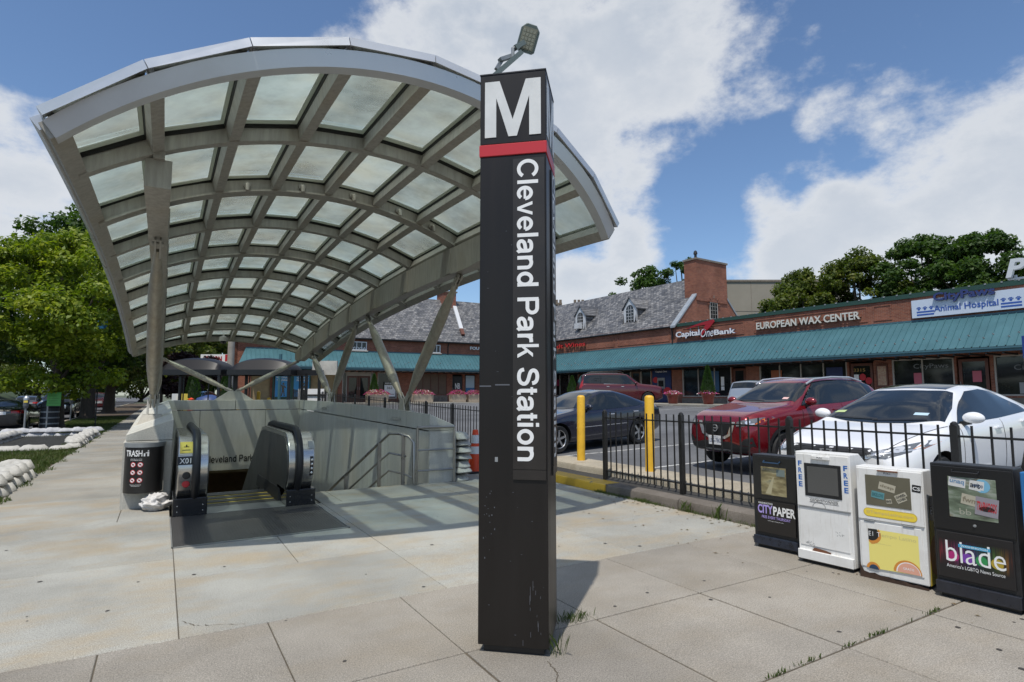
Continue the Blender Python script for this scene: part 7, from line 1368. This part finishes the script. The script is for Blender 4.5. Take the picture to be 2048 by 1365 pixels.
t = thing('litter_bin', 'dark ribbed litter bin beside the first tree trunk', 'litter bin', (-4.15, 32.0, -.02)); MB().lathe([(.30, 0), (.33, .1), (.33, .95), (.36, 1.0), (.30, 1.2), (.12, 1.3)], n=18).build('bin_body', mat('bin_dark', (.02, .022, .028), .5), t)
for k in range(3): MB().lathe([(.34, .25 + k * .25), (.345, .28 + k * .25), (.34, .31 + k * .25)], n=18).build('bin_band', M_galv, t)
t = thing('street_lamp', 'street lamp with white globe half hidden in the tree crowns', 'street light', (-4.3, 34.5, -.02)); MB().lathe([(.12, 0), (.10, .8), (.06, 1), (.05, 5.6), (.12, 5.7)], n=12).build('pole', M_trimb, t); MB().lathe([(.10, 5.7), (.24, 5.95), (.26, 6.2), (.16, 6.5), (.02, 6.6)], n=14).build('globe', mat('lamp_globe', (.6, .62, .6), .3), t)
t = thing('street_sign', 'small blue street sign among the tree crowns', 'sign', (-2.6, 33.0, -.02)); MB().bar((0, 0, 0), (0, 0, 5.2), .05, .05).build('post', M_trimb, t); MB().box(-.22, .22, -.06, -.03, 4.6, 5.1).build('sign_plate', mat('sign_blue', (.02, .14, .32), .5), t)
t = thing('parking_sign', 'blue parking sign on a post at the right edge of the photo', 'sign', (15.6, 4.72, lot(15.6, 4.7))); MB().bar((0, 0, 0), (0, 0, 2.6), .05, .05).build('post', M_galv, t); MB().box(-.03, -.01, -.18, .15, 2.05, 2.52).build('sign_plate', mat('sign_blue2', (.02, .05, .22), .4), t)
# ================================================================ TREES
def leaf_mesh(name, clumps, n_leaf, size, m, droop=.0, seed=1):
    r_ = np.random.default_rng(seed); C_ = np.array([c[:3] for c in clumps]); Rr = np.array([c[3] for c in clumps]); wt = Rr ** 2; wt /= wt.sum(); idx = r_.choice(len(clumps), n_leaf, p=wt)
    d = r_.normal(size=(n_leaf, 3)); d /= np.linalg.norm(d, axis=1)[:, None]; rad = r_.random(n_leaf) ** .45; p = C_[idx] + d * (Rr[idx] * rad)[:, None] * np.array([1, 1, .62]); p[:, 2] -= droop * Rr[idx] * rad * np.hypot(d[:, 0], d[:, 1])
    nrm = d * .6 + r_.normal(size=(n_leaf, 3)) * .55 + np.array([0, 0, .55]); nrm /= np.linalg.norm(nrm, axis=1)[:, None]; a = r_.normal(size=(n_leaf, 3)); u = np.cross(nrm, a); u /= np.linalg.norm(u, axis=1)[:, None]; v = np.cross(nrm, u)
    s = size * r_.uniform(.5, 1.5, n_leaf)[:, None]; V = np.stack([p - u * s, p - v * s * .55, p + u * s, p + v * s * .55], 1).reshape(-1, 3)
    me = bpy.data.meshes.new(name); me.vertices.add(len(V)); me.vertices.foreach_set('co', V.ravel()); me.loops.add(n_leaf * 4); me.loops.foreach_set('vertex_index', np.arange(n_leaf * 4)); me.polygons.add(n_leaf); me.polygons.foreach_set('loop_start', np.arange(n_leaf) * 4); me.materials.append(m); me.update(); me.validate(); return me
def make_tree(label, loc, h, r_, trunk_r, m, seed, n_leaf, leaf, base=.28, n_clump=60, asp=1.0, extra=None, group=None, squash=1., cat='tree'):
    q = random.Random(seed); t = thing('street_tree' if trunk_r > .15 else 'young_tree', label, cat, loc, 0, group); zb = h * base; cz = (h + zb) / 2; hz = (h - zb) / 2
    clumps = []
    for k in range(n_clump):
        while True:
            d = Vector((q.uniform(-1, 1), q.uniform(-1, 1), q.uniform(-1, 1)))
            if .25 < d.length < 1: break
        f = d.length ** .35 / d.length; d *= f; taper = 1 - .35 * max(0, d.z); lump = 1 + .16 * math.sin(3 * math.atan2(d.y, d.x) + seed) + .12 * math.sin(7 * d.z + seed * 2)
        clumps.append((d.x * r_ * .84 * taper * lump, d.y * r_ * .84 * taper * lump * asp, cz + d.z * hz * .88 * squash, r_ * q.uniform(.12, .29)))
    for k in range(n_clump // 4):
        d = Vector((q.gauss(0, 1), q.gauss(0, 1), q.gauss(.15, .9))).normalized(); e = q.uniform(.86, 1.01); clumps.append((d.x * r_ * .92 * e * (1 - .3 * max(0, d.z)), d.y * r_ * .92 * e * asp * (1 - .3 * max(0, d.z)), cz + d.z * hz * .97 * e * squash, r_ * q.uniform(.09, .17)))
    if extra: clumps += extra
    b = MB(); lean = Vector((q.uniform(-.2, .2), q.uniform(-.2, .2), 0)); b.tube([(0, 0, -.1), (0, 0, .25), tuple(lean * .3 + Vector((0, 0, zb * .6))), tuple(lean + Vector((0, 0, zb * 1.15))), tuple(lean * 1.6 + Vector((0, 0, cz + hz * .4)))], [trunk_r * 1.7, trunk_r * 1.12, trunk_r, trunk_r * .8, trunk_r * .25], 12); b.build('trunk', M_bark, t, smooth=True)
    for k in range(9):
        c = clumps[(k * 7) % len(clumps)]; z0 = zb * (.75 + .9 * q.random()); p0 = lean * (z0 / (zb * 1.15)) + Vector((0, 0, z0)); p2 = Vector(c[:3]); p1 = p0.lerp(p2, .5) + Vector((q.uniform(-.2, .2), q.uniform(-.2, .2), .25)); bb = MB(); bb.tube([p0, p1, p2], [trunk_r * .42, trunk_r * .26, trunk_r * .08], 7); bb.build('branch', M_bark, t, smooth=True)
    me = leaf_mesh('crown', clumps, n_leaf, leaf, m, .15, seed); link(bpy.data.objects.new('crown', me), t); return t
q = random.Random(3)
ex = [(-1.6 + .7 * k, -1.2 + .5 * math.sin(k * 2.2), 2.1 + .35 * math.sin(k * 1.7), .75) for k in range(6)]
make_tree('yellow green young street tree behind the green parking sign', (-3.9, 32.5, -.02), 9.2, 3.9, .20, M_leafy, 11, 38000, .095, .24, 84, extra=ex)
make_tree('large dark green street tree with thick flared trunk', (-4.0, 45.2, -.02), 14.2, 6.2, .36, M_leafd, 5, 42000, .13, .17, 90)
make_tree('dark street tree furthest up the grass strip', (-3.9, 60.5, -.02), 12.5, 5.6, .4, M_leafm, 8, 24000, .15, .18, 70)
make_tree('dark tree standing across the street at the left edge', (-13.8, 38, 0), 13.5, 6.0, .4, M_leafd, 21, 24000, .15, .12, 70)
make_tree('spreading green tree across the street behind the grey suv', (-23.0, 62, 0), 14, 7.5, .45, M_leafd, 22, 22000, .18, .1, 70)
make_tree('tall green tree far up the far side of the street', (-22.0, 95, 0), 16, 8, .5, M_leafm, 23, 18000, .22, .1, 60)
make_tree('far street tree closing the view along the street', (-9.5, 120, 0), 16, 9, .5, M_leafd, 24, 18000, .25, .12, 60)
make_tree('big green tree behind the gas station', (-.5, 84, 0), 14.0, 8.0, .5, M_leafm, 31, 22000, .22, .14, 70)
make_tree('rounded green tree between the canopy end and the gas station', (2.0, 74, 0), 11.5, 5.6, .4, M_leafm, 32, 20000, .17, .15, 60)
make_tree('dark plum leaved tree under the left bus shelter roof', (1.35, 45.8, 0), 4.6, 2.5, .14, M_leafp, 33, 9000, .10, .25, 40)
make_tree('dark green tree behind the brick building end', (6.2, 96, 0), 13.5, 7, .5, M_leafd, 34, 14000, .24, .15, 50)
for k, (x, y, h, r_, m, lab) in enumerate(((56.5, 38.6, 11.6, 3.6, M_leafd, 'smaller dark tree at the left of the tree row behind the shops'), (56.2, 34.6, 14.9, 4.9, M_leafm, 'tall tree with pale yellow blossom tufts behind the shops'), (57.0, 29.8, 15.8, 5.0, M_leafm, 'yellowish green tree in the middle of the row behind the shops'), (58.0, 24.8, 16.6, 4.8, M_leafd, 'dark green tree above the hospital sign'), (58.0, 20.4, 15.8, 4.6, M_leafd, 'dark rounded tree beside the roof letters'), (61, 15.6, 14.4, 5, M_leafd, 'dark tree cut by the right edge of the photo'))):
    make_tree(lab, (x, y, 0), h, r_, .34, m, 40 + k, 26000, .155, .30, 80, group='trees behind the shops', asp=1.1)
make_tree('dark treetop showing over the slate ridge, left one', (54.5, 56.0, 0), 19.0, 5.6, .35, M_leafd, 60, 15000, .18, .4, 50); make_tree('dark treetop over the slate ridge beside the chimney', (57.5, 52.0, 0), 20.0, 4.8, .35, M_leafd, 61, 14000, .18, .4, 46)
LB = ['dense tree on the bank at the left edge', 'second tree on the bank from the left', 'rounded dark tree on the far bank', 'tall tree on the far bank', 'pale tree on the far bank', 'wide tree on the far bank', 'tree on the far bank near the street bend', 'furthest tree on the far bank', 'low dense tree at the foot of the far bank']
for k in range(9): make_tree(LB[k], (-29 - 2 * math.sin(k * 2), 36 + k * 13, .8), 11 + 2 * math.sin(k * 1.9), 7.5, .3, M_leafd if k % 2 else M_leafm, 70 + k, 14000, .2, .02, 60, group='trees on the bank across the street')
for k in range(4): make_tree(['hedge like tree closing the end of the street', 'second tree closing the end of the street', 'third tree closing the end of the street', 'tall tree closing the end of the street'][k], (-22 + k * 9, 150 + 6 * (k % 2), 0), 17 + 2 * (k % 2), 9, .4, M_leafd if k % 2 else M_leafm, 90 + k, 12000, .32, .02, 60, group='trees at the end of the street')
# ================================================================ WEEDS, LEAVES, SPOTS ON THE PAVEMENT
sp = []
for k in range(900):
    x = 2.75 + 2.2 * rng.random(); f = .15 + .5 * math.sin(x * 5.1) * math.sin(x * 13 + 1)
    if rng.random() < f: sp.append((x, 2.055 + rng.gauss(0, .008), 0))
o = blades('joint_weeds', 'low green weeds growing along the widest pavement joint', sp, .008, .03, .004); o['category'] = 'weeds'
sp = [(2.43 + rng.gauss(0, .07), 3.24 + rng.gauss(0, .035), 0) for k in range(150)]; o = blades('weed_tuft', 'tuft of grass growing from a crack right of the station pylon', sp, .02, .065, .0018); tag(o, o['label'], 'weed')
sp = [(2.03 + rng.gauss(0, .02), 2.86 + rng.gauss(0, .02), 0) for k in range(15)]; o = blades('weed_tuft', 'thin grass stalks at the foot of the station pylon', sp, .06, .20, .0016); tag(o, o['label'], 'weed')
sp = []
for k in range(3000):
    y = rng.uniform(3.9, 7.2); f = max(.06, .5 + .5 * math.sin(y * 4.3) * math.cos(y * 2.1 + .4))
    if rng.random() < f: sp.append((5.885 - abs(rng.gauss(0, .04)), y, -.01))
o = blades('kerb_weeds', 'weeds and dry grass growing along the foot of the kerb', sp, .015, .06, .0022); o['category'] = 'weeds'
for k, (y, n_, h) in enumerate(((5.35, 50, .15), (4.85, 30, .20), (6.15, 80, .07))):
    o = blades('weed_tuft', ['spiky green weed at the middle of the kerb', 'taller weed at the kerb beside the black newspaper box', 'low leafy weed at the kerb near the yellow paint'][k], [(5.86 + rng.gauss(0, .03), y + rng.gauss(0, .05), 0) for _ in range(n_)], h * .4, h, .0035); tag(o, o['label'], 'weed')
b = MB()
for k in range(110):
    x, y = rng.uniform(-1.5, 5.5), rng.uniform(-.3, 7.5) if rng.random() < .75 else rng.uniform(0, 3.5); r_ = rng.uniform(.006, .019)
    if 1.5 < x < 2.4 and 2.7 < y < 3.6: continue
    b.add([(x + r_ * math.cos(a) * rng.uniform(.8, 1.2), y + r_ * math.sin(a), .0022) for a in np.linspace(0, 6.28, 9)[:-1]], [tuple(range(8))])
o = b.build('gum_spots', mat('old_gum', (.05, .045, .04), .7)); o['kind'] = 'stuff'; o['label'] = 'dark spots of old gum on the pavement'
b = MB()
for k in range(150):
    x = rng.uniform(4.4, 5.9); y = rng.uniform(1.2, 7.0)
    if rng.random() < .6: x = 5.85 - abs(rng.gauss(0, .12))
    s_ = rng.uniform(.008, .03); a = rng.uniform(0, 6.28); c, q_ = math.cos(a) * s_, math.sin(a) * s_; b.add([(x - c, y - q_, .004), (x + q_ * .4, y - c * .4, .009), (x + c, y + q_, .006), (x - q_ * .4, y + c * .4, .010)], [(0, 1, 2, 3)])
o = b.build('fallen_leaves', leaf_mat('dry_leaves', [(0, (.06, .035, .015)), (.6, (.16, .10, .04)), (1, (.10, .13, .03))], .1)); o['kind'] = 'stuff'; o['label'] = 'dry leaves and crumbs scattered by the kerb and boxes'

def crack(pts, label, wd=.006):
    b = MB(); P = []; q = random.Random(len(pts))
    for (x0, y0), (x1, y1) in zip(pts[:-1], pts[1:]):
        for k in range(8):
            f = k / 8; w_ = wd * q.uniform(.3, 1.2); x = x0 + (x1 - x0) * f + q.gauss(0, .006); y = y0 + (y1 - y0) * f + q.gauss(0, .006); P.append([(x - w_, y, .0024), (x + w_, y, .0024)])
    b.grid(P); o = b.build('crack', M_joint); o['kind'] = 'structure'; o['label'] = label
crack([(1.93, 2.82), (1.90, 2.68), (1.82, 2.56), (1.76, 2.40)], 'thin crack in the slab in front of the pylon', .004)
crack([(2.30, 3.22), (2.33, 3.36), (2.28, 3.50)], 'crack in the slab right of the pylon', .006)
crack([(.18, 4.55), (.26, 4.42), (.42, 4.35), (.55, 4.27)], 'crack across the corner of the granite slab', .004)
